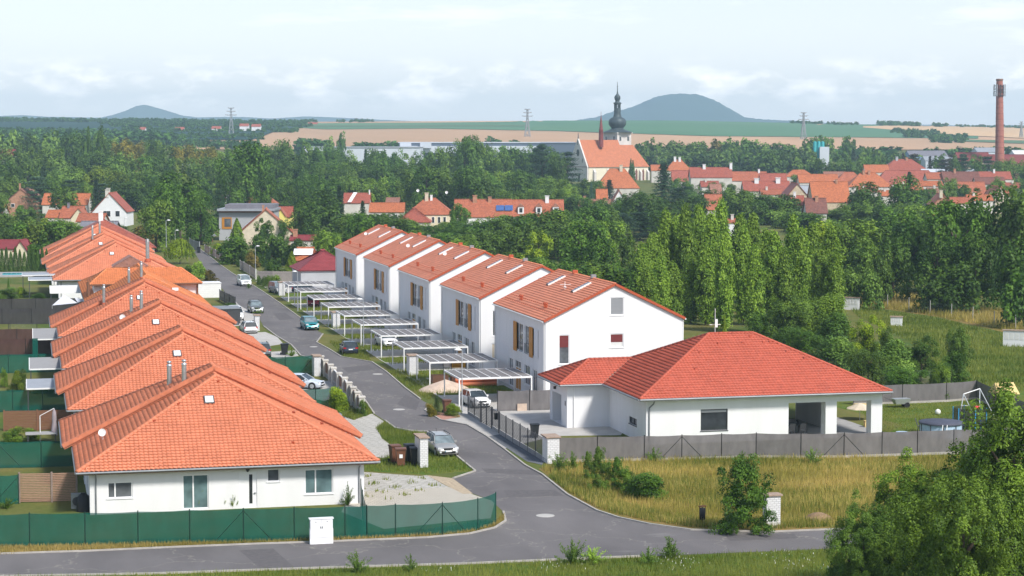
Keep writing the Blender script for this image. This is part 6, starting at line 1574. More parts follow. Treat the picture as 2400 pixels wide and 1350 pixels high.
def boxcam(mb, xa, xb, da, db, za, zb):
 ca = [c2w(xa, da), c2w(xb, da), c2w(xb, db), c2w(xa, db)]
 mb.add([(*p, za) for p in ca] + [(*p, zb) for p in ca], [(3, 2, 1, 0), (4, 5, 6, 7), (0, 1, 5, 4), (1, 2, 6, 5), (2, 3, 7, 6), (3, 0, 4, 7)])
def pc(px, d): return (px - 1200) / FL * d
m = MB(); boxcam(m, pc(513, dd), pc(642, dd), dd, dd + 11, 0, ZY(494, dd)); m.build('wall', M['render_grey'], t)
m = MB(); boxcam(m, pc(510, dd), pc(645, dd), dd - 1.2, dd + 12, ZY(494, dd) + .01, ZY(489, dd)); r_ = m.build('roof', M['tin_roof'], t); m = MB(); boxcam(m, pc(526, dd), pc(641, dd), dd + 1, dd + 11, ZY(489, dd) + .01, ZY(479, dd)); m.build('roof_deck', M['dark_roof'], r_)
m = MB(); boxcam(m, pc(520, dd), pc(543, dd), dd - .12, dd - .003, ZY(536, dd), ZY(509, dd)); f = m.build('window', M['amber_wood'], t); m = MB(); boxcam(m, pc(526, dd), pc(541, dd), dd - .16, dd - .125, ZY(531, dd), ZY(512, dd)); m.build('pane', M['glass_grey'], f)
m = MB(); boxcam(m, pc(514, dd), pc(640, dd), dd - .5, dd - .01, ZY(497.5, dd), ZY(494.2, dd)); m.build('eaves_band', M['brown_wood'], t)
m = MB(); boxcam(m, pc(470, dd), pc(512, dd), dd - 8, dd - 3, ZY(550, dd), ZY(547, dd)); t2 = thing('carport', 'flat brown carport roof beside the grey cube house', 'carport', (*D(490, dd - 6), 0)); m.build('roof_deck', M['tin_roof'], t2)
for px in (472, 508): m = MB(); boxcam(m, pc(px, dd), pc(px, dd) + .15, dd - 7.8, dd - 7.65, 0, ZY(550.2, dd)); m.build('post', M['brown_wood'], t2)
town('red hipped house with a bright yellow front gable behind the grey cube house', 566, 652, 452, 479, 'x', 'tile_town', 'yellow_render', hipped=True, chim=((.3, .7, 'old_plaster', .6), (.8, 1.1, 'old_plaster', .6)))
town('yellow front gable standing forward of the red hipped roof', 594, 628, 456, 477, 'y', 'tile_town', 'yellow_render', dep=5, over=.25, d=655)
town('orange roof with a deeper yellow gable, right of the grey cube house', 644, 688, 484, 509, 'x', 'tile_town_red', 'yellow_render'); town('deep yellow gable under a small orange roof by the dark tree', 648, 672, 489, 507, 'y', 'tile_town', 'yellow_render', dep=4, d=520, over=.25)
town('narrow grey gable house with two chimneys left of the yellow gable', 530, 560, 443, 472, 'y', 'tile_town_red', 'render_grey', chim=((.03, 1.2, 'old_plaster', .8), (.25, 1.3, 'old_plaster', .8)))
town('small maroon roof with white dormer behind the dark hedge', 680, 742, 551, 563, 'x', 'tile_maroon', 'old_plaster', ze=3.4, chim=((.2, 1.2, 'brick_wall', .9),), dep=6)
t, ro, W, dp, zE, zR = town('orange roof with solar collectors beside the round pale green tree', 684, 748, 580, 611, 'x', 'tile_town_orange', 'old_plaster', ze=3.0, dep=9, hipped=True)
m = MB(); m.add([(-2.0, -3.0, zE + (zR - zE) * .33 + .3), (1.5, -3.0, zE + (zR - zE) * .33 + .3), (1.5, -1.0, zE + (zR - zE) * .8 + .3), (-2.0, -1.0, zE + (zR - zE) * .8 + .3)], [(0, 1, 2, 3)]); m.build('solar_panel', M['white_plastic'], ro)
t, ro = gable_house('garage', 'small garage with maroon hip roof beside the farthest duplex', 'garage', 43.4, 53.4, 331.0, 343, 3.0, 6.1, 'x', 'render_grey', 'tile_maroon', hipped=True)
t, ro, W, dp, zE, zR = town('red roof with a pale flashing band and round dish, left of the central roofs', 806, 870, 452, 476, 'x', 'tile_town_red', ze=4.5, dep=10, chim=((.95, .9, 'white_metal', .4),))
m = MB(); m.add([(-W * .32, -5.3, zE + .4), (-W * .18, -5.3, zE + .4), (-W * .0, -.2, zR + .25), (-W * .14, -.2, zR + .25)], [(0, 1, 2, 3)]); m.build('flashing', M['white_metal'], ro)
town('long orange roof between the red roof with band and the hipped cream house', 866, 950, 475, 497, 'x', 'tile_town_orange', ze=4, wins=W2)
t, ro, *_ = town('large hipped red roof over a cream house with chimney and dishes, central', 952, 1066, 464, 503, 'x', 'tile_town', 'cream', ze=5.2, dep=11, hipped=True, chim=((.15, 1.3, 'beige', .9), (.6, .7, 'white_metal', .6)), wins=((.55, .6, -2.1, -.6), (.68, .73, -2.1, -.6), (.8, .85, -2.1, -.6)))
ORG[ro.name] = (0, 0, 0); dish(ro, (-3.2, -1.5, zE + 6.9), .42); dish(ro, (4.3, -.6, zE + 6.4), .4)
town('lower dark red hip roof before the central cream house', 930, 1012, 487, 521, 'x', 'tile_town_red', ze=3.6, dep=11, hipped=True)
t, ro, W, dp, zE, zR = town('long salmon roof on a white house with blue solar panels, central', 1064, 1200, 467, 509, 'x', 'tile_town', 'render_white', ze=4.2, dep=11, chim=((.36, 1.0, 'brick_wall', 1.1), (.62, .6, 'brick_wall', .9)), wins=((.36, .44, -2.9, -1.1), (.52, .58, -2.9, -1.1)))
for k in range(2):
 a = .30 + .15 * k; m = MB(); m.add([(W * (a - .07) , -3.9, zE + (zR - zE) * .32 + .3), (W * (a + .07), -3.9, zE + (zR - zE) * .32 + .3), (W * (a + .07), -2.3, zE + (zR - zE) * .62 + .3), (W * (a - .07), -2.3, zE + (zR - zE) * .62 + .3)], [(0, 1, 2, 3)]); m.build('solar_panel', M['pv_panel'], ro)
t, ro, W, dp, zE, zR = town('salmon roof with white dormers and a white chimney right of the solar roof', 1198, 1322, 468, 508, 'x', 'tile_town', 'render_white', ze=4.2, dep=11, chim=((.68, 1.0, 'render_white', 1.0),))
for k, u in enumerate((-.32, .02, .34)):
 m = MB(); m.box(W * u - .8, W * u + .8, -4.6, -2.4, zE + .8, zE + 2.6); dm = m.build('dormer', M['render_white'], ro); m = MB(); m.box(W * u - .4, W * u + .4, -4.66, -4.603, zE + 1.2, zE + 2.3); m.build('pane', M['glass_dark'], dm)
 m = MB(); m.add([(W * u - 1, -4.7, zE + 2.62), (W * u + 1, -4.7, zE + 2.62), (W * u, -4.7, zE + 3.6), (W * u - 1, -2, zE + 2.62), (W * u + 1, -2, zE + 2.62), (W * u, -2, zE + 3.6)], [(0, 1, 2), (1, 4, 5, 2), (3, 0, 2, 5)]); m.build('dormer_roof', M['tile_dull'], dm)
town('faded brown roof half hidden by trees right of the white dormers', 1354, 1432, 467, 489, 'x', 'tile_dull', ze=4, chim=((.2, .9, 'brick_wall', .8),))
town('bright orange roof among trees left of the small white house', 1138, 1172, 433, 449, 'x', 'tile_town_orange', ze=4.5); town('small white house with faded roof in the central trees', 1168, 1206, 415, 431, 'x', 'tile_dull', 'render_white', ze=4.5, hipped=True)
town('tiny orange roof peeking out left of the central tree clump', 1030, 1062, 433, 449, 'x', 'tile_town_orange', ze=5, tiled=False); town('tiny slate roof under the tiny orange one', 1036, 1060, 448, 457, 'x', 'dark_roof', ze=4, tiled=False)
town('small salmon gable among dark trees below the warehouse', 922, 942, 384, 402, 'y', 'tile_town', 'brick_wall', ze=5, tiled=False); town('narrow grey roof left of the central hipped house', 905, 938, 463, 475, 'x', 'tile_dull', ze=5)
town('broad orange hip roof standing in front of the church', 1394, 1498, 395, 441, 'x', 'tile_town_orange', 'old_plaster', ze=5, dep=13, hipped=True, chim=((.75, 1.4, 'beige', 1.2),))
town('orange roof strip below the hip roof before the church', 1396, 1424, 443, 469, 'x', 'tile_town_orange', ze=4.5); town('white triangular gable poking between dark trees below the church', 1428, 1470, 445, 480, 'y', 'tile_town', 'render_pale', ze=3.5, dep=10)
town('orange half-hipped house with two white chimneys right of the church', 1556, 1620, 374, 401, 'x', 'tile_town_orange', 'old_plaster', ze=8, dep=12, hipped=True, chim=((.05, 1.5, 'render_pale', 1.2), (.75, 1.3, 'render_pale', 1.2)))
town('reddish roof left of the big stepped roof, behind the tall spruce', 1572, 1618, 399, 426, 'x', 'tile_town_red', ze=5); town('low orange roof between the church choir and the tall spruce', 1524, 1562, 386, 400, 'x', 'tile_town_orange', ze=7)
town('big two-stepped red roof with a white chimney right of the church', 1614, 1714, 392, 416, 'x', 'tile_town_red', 'old_plaster', ze=8.5, dep=12, chim=((.35, 1.2, 'render_pale', 1.2), (.98, 1.8, 'render_pale', 1.1))); town('lower tier of the two-stepped red roof', 1608, 1722, 415, 431, 'x', 'tile_town_red', 'old_plaster', ze=6, dep=8, d=880)
town('long salmon roof right of the two-stepped roof, small dormers', 1704, 1796, 402, 424, 'x', 'tile_town', ze=7, dep=11, chim=((.8, 1.0, 'render_pale', .8),)); town('red roof with an aerial rack behind the white chimneys', 1778, 1842, 406, 428, 'x', 'tile_town_red', ze=7)
town('red roof with two white block chimneys above the central trees', 1738, 1850, 424, 448, 'x', 'tile_town_red', ze=5, dep=11, chim=((.3, 1.0, 'render_pale', 1.6), (.75, 1.2, 'render_pale', 1.6)))
town('long pale orange roof far behind the stone gable', 1836, 1906, 398, 414, 'x', 'tile_town_orange', ze=8, hipped=True); town('flat orange roof right behind the pale orange one', 1868, 1962, 408, 428, 'x', 'tile_town_orange', ze=7)
town('rubble stone gable with a black arched opening', 1826, 1896, 430, 470, 'y', 'tile_town_red', 'rubble_stone', ze=4, dep=16, wins=((.44, .56, -.4, 1.0),)); town('small red roof at the foot of the rubble stone gable', 1846, 1884, 458, 482, 'x', 'tile_town_red', ze=3.5, chim=((.4, 1.1, 'render_pale', .8),))
town('white tin roof between the stone gable and the large orange roof', 1868, 1912, 434, 458, 'x', 'tin_roof', ze=4, tiled=False)
town('large orange roof with sagging ridge above the small cream gable', 1896, 1986, 425, 474, 'x', 'tile_town_orange', 'rubble_stone', ze=5, dep=15, chim=((.7, .6, 'brick_wall', .7),))
town('small cream gabled house with dark red roof under the large orange roof', 1884, 1936, 464, 500, 'x', 'tile_brown', 'old_plaster', ze=5, dep=8, chim=((.55, .5, 'brick_wall', .8),), wins=((.1, .2, -2, -.6),))
town('bright signal red roof left of the great stepped roof', 1996, 2052, 382, 400, 'x', 'tile_signal', ze=8, hipped=True)
town('great two-stepped red hip roof, the highest of the right town', 2062, 2168, 373, 399, 'x', 'tile_town_red', 'old_plaster', ze=9, dep=16, hipped=True, chim=((.1, 1.2, 'render_grey', 1.2), (.7, .8, 'brick_wall', 1.2))); town('broad lower tier of the great stepped roof', 2044, 2204, 399, 432, 'x', 'tile_town_red', 'old_plaster', ze=6, dep=12, hipped=True, d=870)
town('orange hip roof with two brick chimneys before the great stepped roof', 1980, 2086, 405, 438, 'x', 'tile_town_orange', 'old_plaster', ze=6, dep=13, hipped=True, chim=((.2, .9, 'brick_wall', .9), (.55, .8, 'brick_wall', .9)))
town('salmon roof between the orange hip and the pale orange roof', 1955, 2022, 403, 425, 'x', 'tile_town', ze=7, hipped=True); town('dull brown roof behind the flat orange roof', 1928, 1980, 402, 418, 'x', 'tile_dull', ze=8)
town('orange roof between the signal red one and the great stepped roof', 2022, 2080, 386, 404, 'x', 'tile_town_orange', ze=9)
town('dark brown roof with cream stone gable at the right', 2204, 2292, 402, 426, 'x', 'tile_brown', 'rubble_stone', ze=7, dep=12, chim=((.35, 1.1, 'brick_wall', .9),)); town('salmon roof right of the great stepped roof', 2166, 2206, 404, 420, 'x', 'tile_town', ze=8)
town('red roof row behind the dark brown roof', 2288, 2366, 402, 420, 'x', 'tile_town_red', ze=7.5, chim=((.5, 1, 'render_pale', .8),)); town('maroon roof at the right end of town with a white dish', 2280, 2352, 415, 432, 'x', 'tile_brown', ze=6.5)
town('orange roof ending in a white gable, right of the round tree', 2240, 2306, 426, 456, 'x', 'tile_town', 'render_white', ze=5, dep=10, wins=((.1, .2, -1.6, -.5), (.3, .38, -1.6, -.5)))
town('small red gable house with two roof windows among the right trees', 2178, 2226, 454, 480, 'y', 'tile_town', 'brick_wall', ze=5, dep=9, chim=((.02, 1.0, 'beige', .9),)); town('low orange roof right of the small red gable house', 2222, 2272, 462, 477, 'x', 'tile_town', ze=5)
town('orange roof corner between the right trees, lowest of the town', 2086, 2118, 499, 512, 'x', 'tile_town_orange', ze=4); town('orange roof piece right of the lowest one', 2182, 2212, 504, 517, 'x', 'tile_town_orange', ze=4)
town('orange roof band left of the round dark tree', 2148, 2206, 424, 436, 'x', 'tile_town_orange', ze=6); town('orange cream gable at the right edge behind the tall trees', 2318, 2350, 437, 458, 'y', 'tile_town_orange', 'beige', ze=6)
town('salmon roof patch under the tall dark tree below the church', 1650, 1692, 455, 492, 'x', 'tile_town', ze=3.5); town('brown roof right behind the salmon roof patch', 1662, 1690, 431, 455, 'x', 'tile_dull', ze=5)
town('tiny house with red roof and white wall behind the poplars', 1702, 1736, 512, 522, 'x', 'tile_town', 'render_white', ze=3.6, dep=6, chim=((.4, 1.0, 'old_plaster', .7),))
town('flat white wall strip behind the dark brown roof', 2156, 2336, 396, 404, 'x', 'warehouse_white', 'warehouse_white', ze=8, tiled=False, cat='shed', name='long_shed')
for a in ((1640, 1684, 424, 438, 'tile_town_red', 'red roof piece just right of the tall wide spruce'), (1716, 1752, 417, 430, 'tile_town_orange', 'orange roof piece under the long salmon roof'), (2096, 2160, 431, 446, 'tile_town', 'salmon roof under the broad lower tier, left of the round tree'), (2008, 2056, 438, 450, 'tile_town_red', 'red roof under the orange hip roof with two chimneys'), (2262, 2322, 456, 470, 'tile_town_orange', 'orange roof below the orange roof with white gable'), (1780, 1832, 443, 456, 'tile_town', 'salmon roof at the left foot of the stone gable'), (2350, 2420, 428, 444, 'tile_town_red', 'red roof at the right edge above the tall trees'), (2060, 2100, 446, 459, 'tile_town_orange', 'orange roof piece between broad dark and rounded trees'), (2170, 2230, 440, 452, 'tile_dull', 'dull brown roof left of the orange white-gabled house'), (1940, 1990, 428, 441, 'tile_town_red', 'red roof behind the large orange sagging roof'), (2310, 2362, 446, 460, 'tile_town', 'salmon roof before the right edge cream gable')):
 town(a[5], a[0], a[1], a[2], a[3], 'x', a[4], ze=5, chim=((.3, .8, 'old_plaster', .7),), dep=9)
town('large brown roofed building with white dormers at the left edge', -60, 40, 350, 373, 'x', 'tile_maroon', 'render_pale', ze=10, dep=14, d=1000)
town('white flat with a pink chimney block among the left woods', 62, 112, 387, 397, 'x', 'tile_town', 'render_white', ze=6.5, wins=((.15, .35, -2.6, -1.2), (.5, .7, -2.6, -1.2)), chim=((.25, 3.5, 'beige', 1.8),)); town('low white house right of the pink chimney block in the woods', 136, 156, 384, 392, 'x', 'tin_roof', 'render_pale', ze=7, tiled=False)
town('white pointed gable in the woods left of the big round tree', 466, 480, 385, 398, 'y', 'tin_roof', 'render_white', ze=5, tiled=False); town('pale long roof in the woods beside the white gable', 410, 452, 385, 392, 'x', 'tin_roof', 'render_pale', ze=6, tiled=False)
town('reddish pointed roof in the woods left of the long pale roof', 322, 340, 376, 392, 'y', 'tile_town_orange', 'brick_wall', ze=6, tiled=False)
def yard_hall(label, x0, x1, yt, yb, d, dep, wall_m, roof_m, zb=None):
 t = thing('industrial_hall', label, 'hall', (*D((x0 + x1) / 2, d), 0), 'industrial halls beyond the town')
 zt = ZY(yt, d); zb = (terrain_cam(pc((x0 + x1) / 2, d), d) - 1) if zb is None else zb
 m = MB(); boxcam(m, pc(x0, d), pc(x1, d), d, d + dep, zb, zt - .6); m.build('wall', M[wall_m], t); m = MB(); boxcam(m, pc(x0, d) - .4, pc(x1, d) + .4, d - .5, d + dep + .5, zt - .59, zt); m.build('roof', M[roof_m], t)
 return t
h = yard_hall('long low grey white warehouse, left half, below the wheat field', 714, 985, 344, 360, 1330, 60, 'warehouse_white', 'tin_roof'); h = yard_hall('taller dark fronted warehouse, right half, behind the church trees', 935, 1345, 333, 362, 1380, 70, 'warehouse_dark', 'warehouse_white')
for px in (951, 998): m = MB(); boxcam(m, pc(px - 13, 1375), pc(px + 13, 1375), 1374, 1379, ZY(347, 1375), ZY(334, 1375)); m.build('stair_tower', M['warehouse_white'], h)
for k in range(7): m = MB(); boxcam(m, pc(1050 + k * 42, 1379), pc(1070 + k * 42, 1379), 1379, 1379.9, ZY(351, 1379), ZY(345, 1379)); m.build('loading_door', M['blind_white'], h)
m = MB(); boxcam(m, pc(936, 1379), pc(1340, 1379), 1378.5, 1379.8, ZY(358, 1379), ZY(342, 1379)); m.build('pale_cladding', M['warehouse_white'], h)
yard_hall('dark blue end of the warehouse just left of the church', 1268, 1362, 334, 352, 1375, 30, 'warehouse_dark', 'warehouse_dark')
town('blue walled grey roofed hall in front of the right wheat field', 2122, 2212, 353, 366, 'x', 'dark_roof', 'blue_wall', ze=10, dep=22, tiled=False, d=1150); town('long white lean-to under the blue walled hall', 2160, 2240, 366, 376, 'x', 'tin_roof', 'warehouse_white', ze=8, dep=14, tiled=False, d=1120)
town('old brick brewery hall left of the tall brick chimney stack', 2236, 2314, 357, 379, 'x', 'maroon_sheet', 'rubble_stone', ze=9, dep=20, tiled=False, d=1085); town('brick works hall behind the tall chimney stack', 2300, 2420, 362, 385, 'x', 'maroon_sheet', 'brick_wall', ze=9, dep=20, tiled=False, d=1110); town('pale roofed hall behind the brick works', 2280, 2345, 346, 356, 'x', 'tin_roof', 'warehouse_white', ze=12, dep=18, tiled=False, d=1190); town('white roofed shed at the right picture edge by the stack', 2368, 2460, 352, 366, 'x', 'blind_white', 'warehouse_white', ze=10, dep=20, tiled=False, d=1170)
t = thing('silo_group', 'group of teal green silos with a white block in front of the wheat', 'silo', (*D(1917, 1230), 0)); d = 1230
for k, px in enumerate((1908, 1917, 1926)):
 m = MB(); x, y = D(px, d); m.lathe((x, y, 0), [(1.15, 0), (1.15, ZY(334 - k % 2, d)), (.5, ZY(331, d))], 14); m.build('silo', M['teal_paint'], t)
m = MB(); boxcam(m, pc(1918, d), pc(1940, d), d - 3, d - 1.2, 0, ZY(344, d)); m.build('block', M['warehouse_white'], t)
d = 1080; x, y = D(2342, d); t = thing('chimney_stack', 'tall tapering red brick chimney stack carrying rings of aerials', 'chimney', (x, y, 0))
zt = ZY(186, d); r1, r0 = 11.5 / 2400 * 0 + 11.3 * d / FL, 7.4 * d / FL
mb = MB(); lx, ly = D(2337.0, d); n = 20; prof = []
for k in range(24):
 u = k / 23; r = r1 * 1.05 + (r0 - r1 * 1.05) * u; prof.append((r, zt * u))
V = []; F = []
for k, (r, z) in enumerate(prof):
 u = z / zt; cx, cy = x + (lx - x) * u, y + (ly - y) * u
 for i in range(n): V.append((cx + r * math.cos(2 * math.pi * i / n), cy + r * math.sin(2 * math.pi * i / n), z))
for k in range(23): F += [(k * n + i, k * n + (i + 1) % n, (k + 1) * n + (i + 1) % n, (k + 1) * n + i) for i in range(n)]
mb.add(V, F, True); mb.add(V[-n:], [tuple(range(n))]); mb.build('shaft', M['stack_brick'], t)
for k in range(16):
 u = (k + .5) / 16 * .86; r = r1 * 1.05 + (r0 - r1 * 1.05) * u + .05; m = MB(); m.lathe((x + (lx - x) * u, y + (ly - y) * u, zt * u), [(r, 0), (r, .18)], 20); m.build('iron_band', M['maroon_sheet'], t)
m = MB(); m.lathe((lx, ly, zt - 1.2), [(r0 * 1.02, 0), (r0 * 1.12, .5), (r0 * 1.12, 1.2), (r0 * .8, 1.25)], 20); m.build('crown', M['bin_brown'], t)
for zz in (ZY(206, d), ZY(220, d)):
 ring = MB(); ring.lathe((lx, ly, zz - .9), [(r0 * 1.75, 0), (r0 * 1.75, .15)], 16); ring.lathe((lx, ly, zz + .9), [(r0 * 1.6, 0), (r0 * 1.6, .15)], 16); ro = ring.build('aerial_ring', M['anthracite'], t)
 for i in range(9):
  a = 2 * math.pi * i / 9 + .3; m = MB(); X, Y = lx + r0 * 1.75 * math.cos(a), ly + r0 * 1.75 * math.sin(a); m.obox((X, Y), .38, .38, zz - 1.5, zz + 1.6, a); m.build('aerial', M['warehouse_white' if i % 2 else 'anthracite'], ro)
d = 1130; cx, cy = D(1378, d); t = thing('church', 'white gothic church with orange roof, red ridge turret and dark baroque onion tower', 'church', (cx, cy, 0))
TH = R(31) - YAW      # nave axis measured from the sight line's normal
def ch(a, b, z): # a along nave (from west gable), b across (0 = near side wall)
 return (cx + a * math.cos(TH) - b * math.sin(TH), cy + a * math.sin(TH) + b * math.cos(TH), z)
zE, zR = ZY(391, d), ZY(328, d); NW, NL, CL = 20.0, 27.0, 16.5
m = MB()
def chwall(mb, pts, flip=False): mb.face(*[ch(*p) for p in (pts[::-1] if flip else pts)])
chwall(m, [(0, 0, 0), (NL, 0, 0), (NL, 0, zE), (0, 0, zE)]); chwall(m, [(NL, NW, 0), (0, NW, 0), (0, NW, zE), (NL, NW, zE)])
chwall(m, [(NL, 0, 0), (NL, NW, 0), (NL, NW, zE), (NL, NW / 2, zR), (NL, 0, zE)])
m.build('nave_wall', M['stone_cream'], t)
m = MB(); chwall(m, [(-.6, NW, 0), (-.6, 0, 0), (-.6, 0, zE), (-.6, NW / 2, zR + 1.0), (-.6, NW, zE)]); chwall(m, [(.3, NW, 0), (.3, 0, 0), (.3, 0, zE), (.3, NW / 2, zR + 1.0), (.3, NW, zE)], True)
chwall(m, [(-.6, 0, zE), (.3, 0, zE), (.3, NW / 2, zR + 1), (-.6, NW / 2, zR + 1)]); chwall(m, [(-.6, 0, 0), (.3, 0, 0), (.3, 0, zE), (-.6, 0, zE)]); m.build('gable_wall', M['stone_light'], t)
m = MB(); chwall(m, [(.3, -.6, zE - .2), (NL, -.6, zE - .2), (NL, NW / 2, zR), (.3, NW / 2, zR)]); chwall(m, [(NL, NW + .6, zE - .2), (.3, NW + .6, zE - .2), (.3, NW / 2, zR), (NL, NW / 2, zR)]); chwall(m, [(NL, -.6, zE - .2), (NL, NW + .6, zE - .2), (NL, NW / 2, zR)]); m.build('nave_roof', M['tile_town_orange'], t)
zRc = ZY(340, d); o2 = 3.0
m = MB(); chwall(m, [(NL, o2, 0), (NL + CL, o2, 0), (NL + CL, o2, zE), (NL, o2, zE)]); chwall(m, [(NL + CL, o2, 0), (NL + CL, NW - o2, 0), (NL + CL, NW - o2, zE), (NL + CL, o2, zE)]); m.build('choir_wall', M['stone_cream'], t)
m = MB(); chwall(m, [(NL, o2 - .6, zE - .2), (NL + CL + .6, o2 - .6, zE - .2), (NL + CL - 6, NW / 2, zRc), (NL, NW / 2, zRc)]); chwall(m, [(NL + CL + .6, o2 - .6, zE - .2), (NL + CL + .6, NW - o2 + .6, zE - .2), (NL + CL - 6, NW / 2, zRc)]); chwall(m, [(NL + CL + .6, NW - o2 + .6, zE - .2), (NL, NW - o2 + .6, zE - .2), (NL, NW / 2, zRc), (NL + CL - 6, NW / 2, zRc)]); m.build('choir_roof', M['tile_town_orange'], t)
def lancet(mb, a, w_, z0, z1, b):
 pts = [(a - w_ / 2, b, z0), (a + w_ / 2, b, z0), (a + w_ / 2, b, z1 - w_), (a, b, z1), (a - w_ / 2, b, z1 - w_)]; chwall(mb, pts)
for a in (NL + 3.2, NL + 8.3, NL + 13.0):
 m = MB(); lancet(m, a, 1.5, zE - 9, zE - 1.2, o2 - .05); m.build('lancet_window', M['tile_brown'], t)
for a in (NL + .8, NL + 5.8, NL + 10.7, NL + 15.8):
 m = MB(); p = [ch(a - .6, o2 - 1.8, 0), ch(a + .6, o2 - 1.8, 0), ch(a + .6, o2 - .01, 0), ch(a - .6, o2 - .01, 0)]; q = [ch(a - .6, o2 - 1.8, zE - 3.4), ch(a + .6, o2 - 1.8, zE - 3.4), ch(a + .6, o2 - .01, zE - 1.8), ch(a - .6, o2 - .01, zE - 1.8)]
 m.add(p + q, [(4, 5, 6, 7), (0, 1, 5, 4), (1, 2, 6, 5), (3, 0, 4, 7)]); m.build('buttress', M['stone_light'], t)
for a in (4, 13.5, 22):
 m = MB(); p = [ch(a - .7, -1.6, 0), ch(a + .7, -1.6, 0), ch(a + .7, -.01, 0), ch(a - .7, -.01, 0)]; q = [ch(a - .7, -1.6, zE - 3), ch(a + .7, -1.6, zE - 3), ch(a + .7, -.01, zE - 1.2), ch(a - .7, -.01, zE - 1.2)]
 m.add(p + q, [(4, 5, 6, 7), (0, 1, 5, 4), (1, 2, 6, 5), (3, 0, 4, 7)]); m.build('buttress', M['stone_light'], t)
def front(mb, b, z, w_, h, pointed=True):
 pts = [(-.66, b + w_ / 2, z), (-.66, b - w_ / 2, z), (-.66, b - w_ / 2, z + h - (w_ if pointed else 0)), (-.66, b, z + h), (-.66, b + w_ / 2, z + h - (w_ if pointed else 0))]; mb.face(*[ch(*p) for p in pts])
m = MB(); front(m, NW * .42, zE - 9.5, 2.0, 6.5); m.build('west_window', M['glass_dark'], t)
m = MB(); pts = [ch(-.66, NW * .48 - 1.5 * math.cos(k * math.pi / 8), (zE + 8) + 2.0 * math.sin(k * math.pi / 8)) for k in range(16)]; m.face(*pts); m.build('oval_window', M['glass_dark'], t)
for b, z in ((NW * .25, zE + 2.4), (NW * .74, zE + 2.4), (NW * .5, zE + 12.5)): m = MB(); front(m, b, z, .6, 2.6); m.build('slit_window', M['glass_dark'], t)
m = MB(); a = [(-.75, -.1, zE - .2), (-.75, NW + .1, zE - .2), (-.75, NW + .1, zE + .15), (-.75, -.1, zE + .15)]; m.face(*[ch(*p) for p in a[::-1]]); m.build('string_course', M['tile_brown'], t)
m = MB(); X, Y, _ = ch(-.2, NW / 2, 0); m.cyl((X, Y, zR + .8), (X, Y, zR + 4.2), .35, .1, 8); m.build('gable_finial', M['anthracite'], t)
X, Y = D(1408, d + 12); m = MB(); z0 = ZY(333, d + 12); S_ = (d + 12) / FL
m.lathe((X, Y, 0), [(6 * S_, z0 - 3), (5.6 * S_, ZY(322, d + 12)), (5.0 * S_, ZY(308, d + 12)), (5.6 * S_, ZY(307, d + 12)), (4.2 * S_, ZY(301, d + 12)), (2.2 * S_, ZY(283, d + 12)), (.5 * S_, ZY(271, d + 12)), (.3 * S_, ZY(262, d + 12))], 8); m.build('ridge_turret', M['maroon_sheet'], t)
dt = d + 34; X, Y = D(1446, dt); S_ = dt / FL; z = lambda py: ZY(py, dt)
m = MB(); m.obox((X, Y), 46 * S_, 46 * S_, 0, z(313), R(28)); m.build('tower_wall', M['stone_light'], t)
m = MB(); m.obox((X, Y), 51 * S_, 51 * S_, z(313) + .01, z(310.5), R(28)); m.build('tower_cornice', M['stone_light'], t)
for k, a in enumerate((R(28), R(28) + math.pi / 2, R(28) - math.pi / 2, R(28) + math.pi)):
 dx, dy = math.sin(a), -math.cos(a); e = 23.2 * S_
 for o in (-.28, .28):
  m = MB(); c = (X + dx * e + math.cos(a) * o * 46 * S_, Y + dy * e + math.sin(a) * o * 46 * S_); m.obox(c, 5.5 * S_, .25, z(330), z(320), a); m.build('belfry_opening', M['glass_dark'], t)
m = MB(); n = 8
m.lathe((X, Y, 0), [(35 * S_, z(310.4)), (33 * S_, z(309)), (24 * S_, z(306)), (17 * S_, z(303)), (14 * S_, z(301)), (14 * S_, z(300)), (17 * S_, z(297)), (20.2 * S_, z(292)), (20.8 * S_, z(287)), (19.5 * S_, z(281)), (15 * S_, z(277)), (10.5 * S_, z(275)), (9.2 * S_, z(272)), (8.2 * S_, z(267)), (7.6 * S_, z(262))], 16, True)
m.build('onion_dome', M['green_patina'], t)
m = MB(); m.lathe((X, Y, 0), [(8.8 * S_, z(262)), (8.8 * S_, z(260)), (7.6 * S_, z(259.5))], 8)
for k in range(8):
 a = 2 * math.pi * k / 8; m.cyl((X + 6.6 * S_ * math.cos(a), Y + 6.6 * S_ * math.sin(a), z(260)), (X + 6.6 * S_ * math.cos(a), Y + 6.6 * S_ * math.sin(a), z(245)), 1.5 * S_, 1.5 * S_, 6)
m.lathe((X, Y, 0), [(7.6 * S_, z(245.5)), (9.6 * S_, z(243)), (9.6 * S_, z(241.5)), (6 * S_, z(240)), (4.5 * S_, z(237))], 12); m.lathe((X, Y, 0), [(7.4 * S_, z(260)), (7.4 * S_, z(254)), (3 * S_, z(253.9))], 8); m.build('lantern', M['green_patina'], t)
m = MB(); m.lathe((X, Y, 0), [(4.5 * S_, z(237.2)), (6.4 * S_, z(234)), (7.4 * S_, z(230)), (6.6 * S_, z(226)), (4 * S_, z(223.5)), (2 * S_, z(220)), (.9 * S_, z(212)), (.8 * S_, z(205)), (1.6 * S_, z(203.5)), (.7 * S_, z(202)), (.4 * S_, z(193))], 12); m.build('spire', M['green_patina'], t)
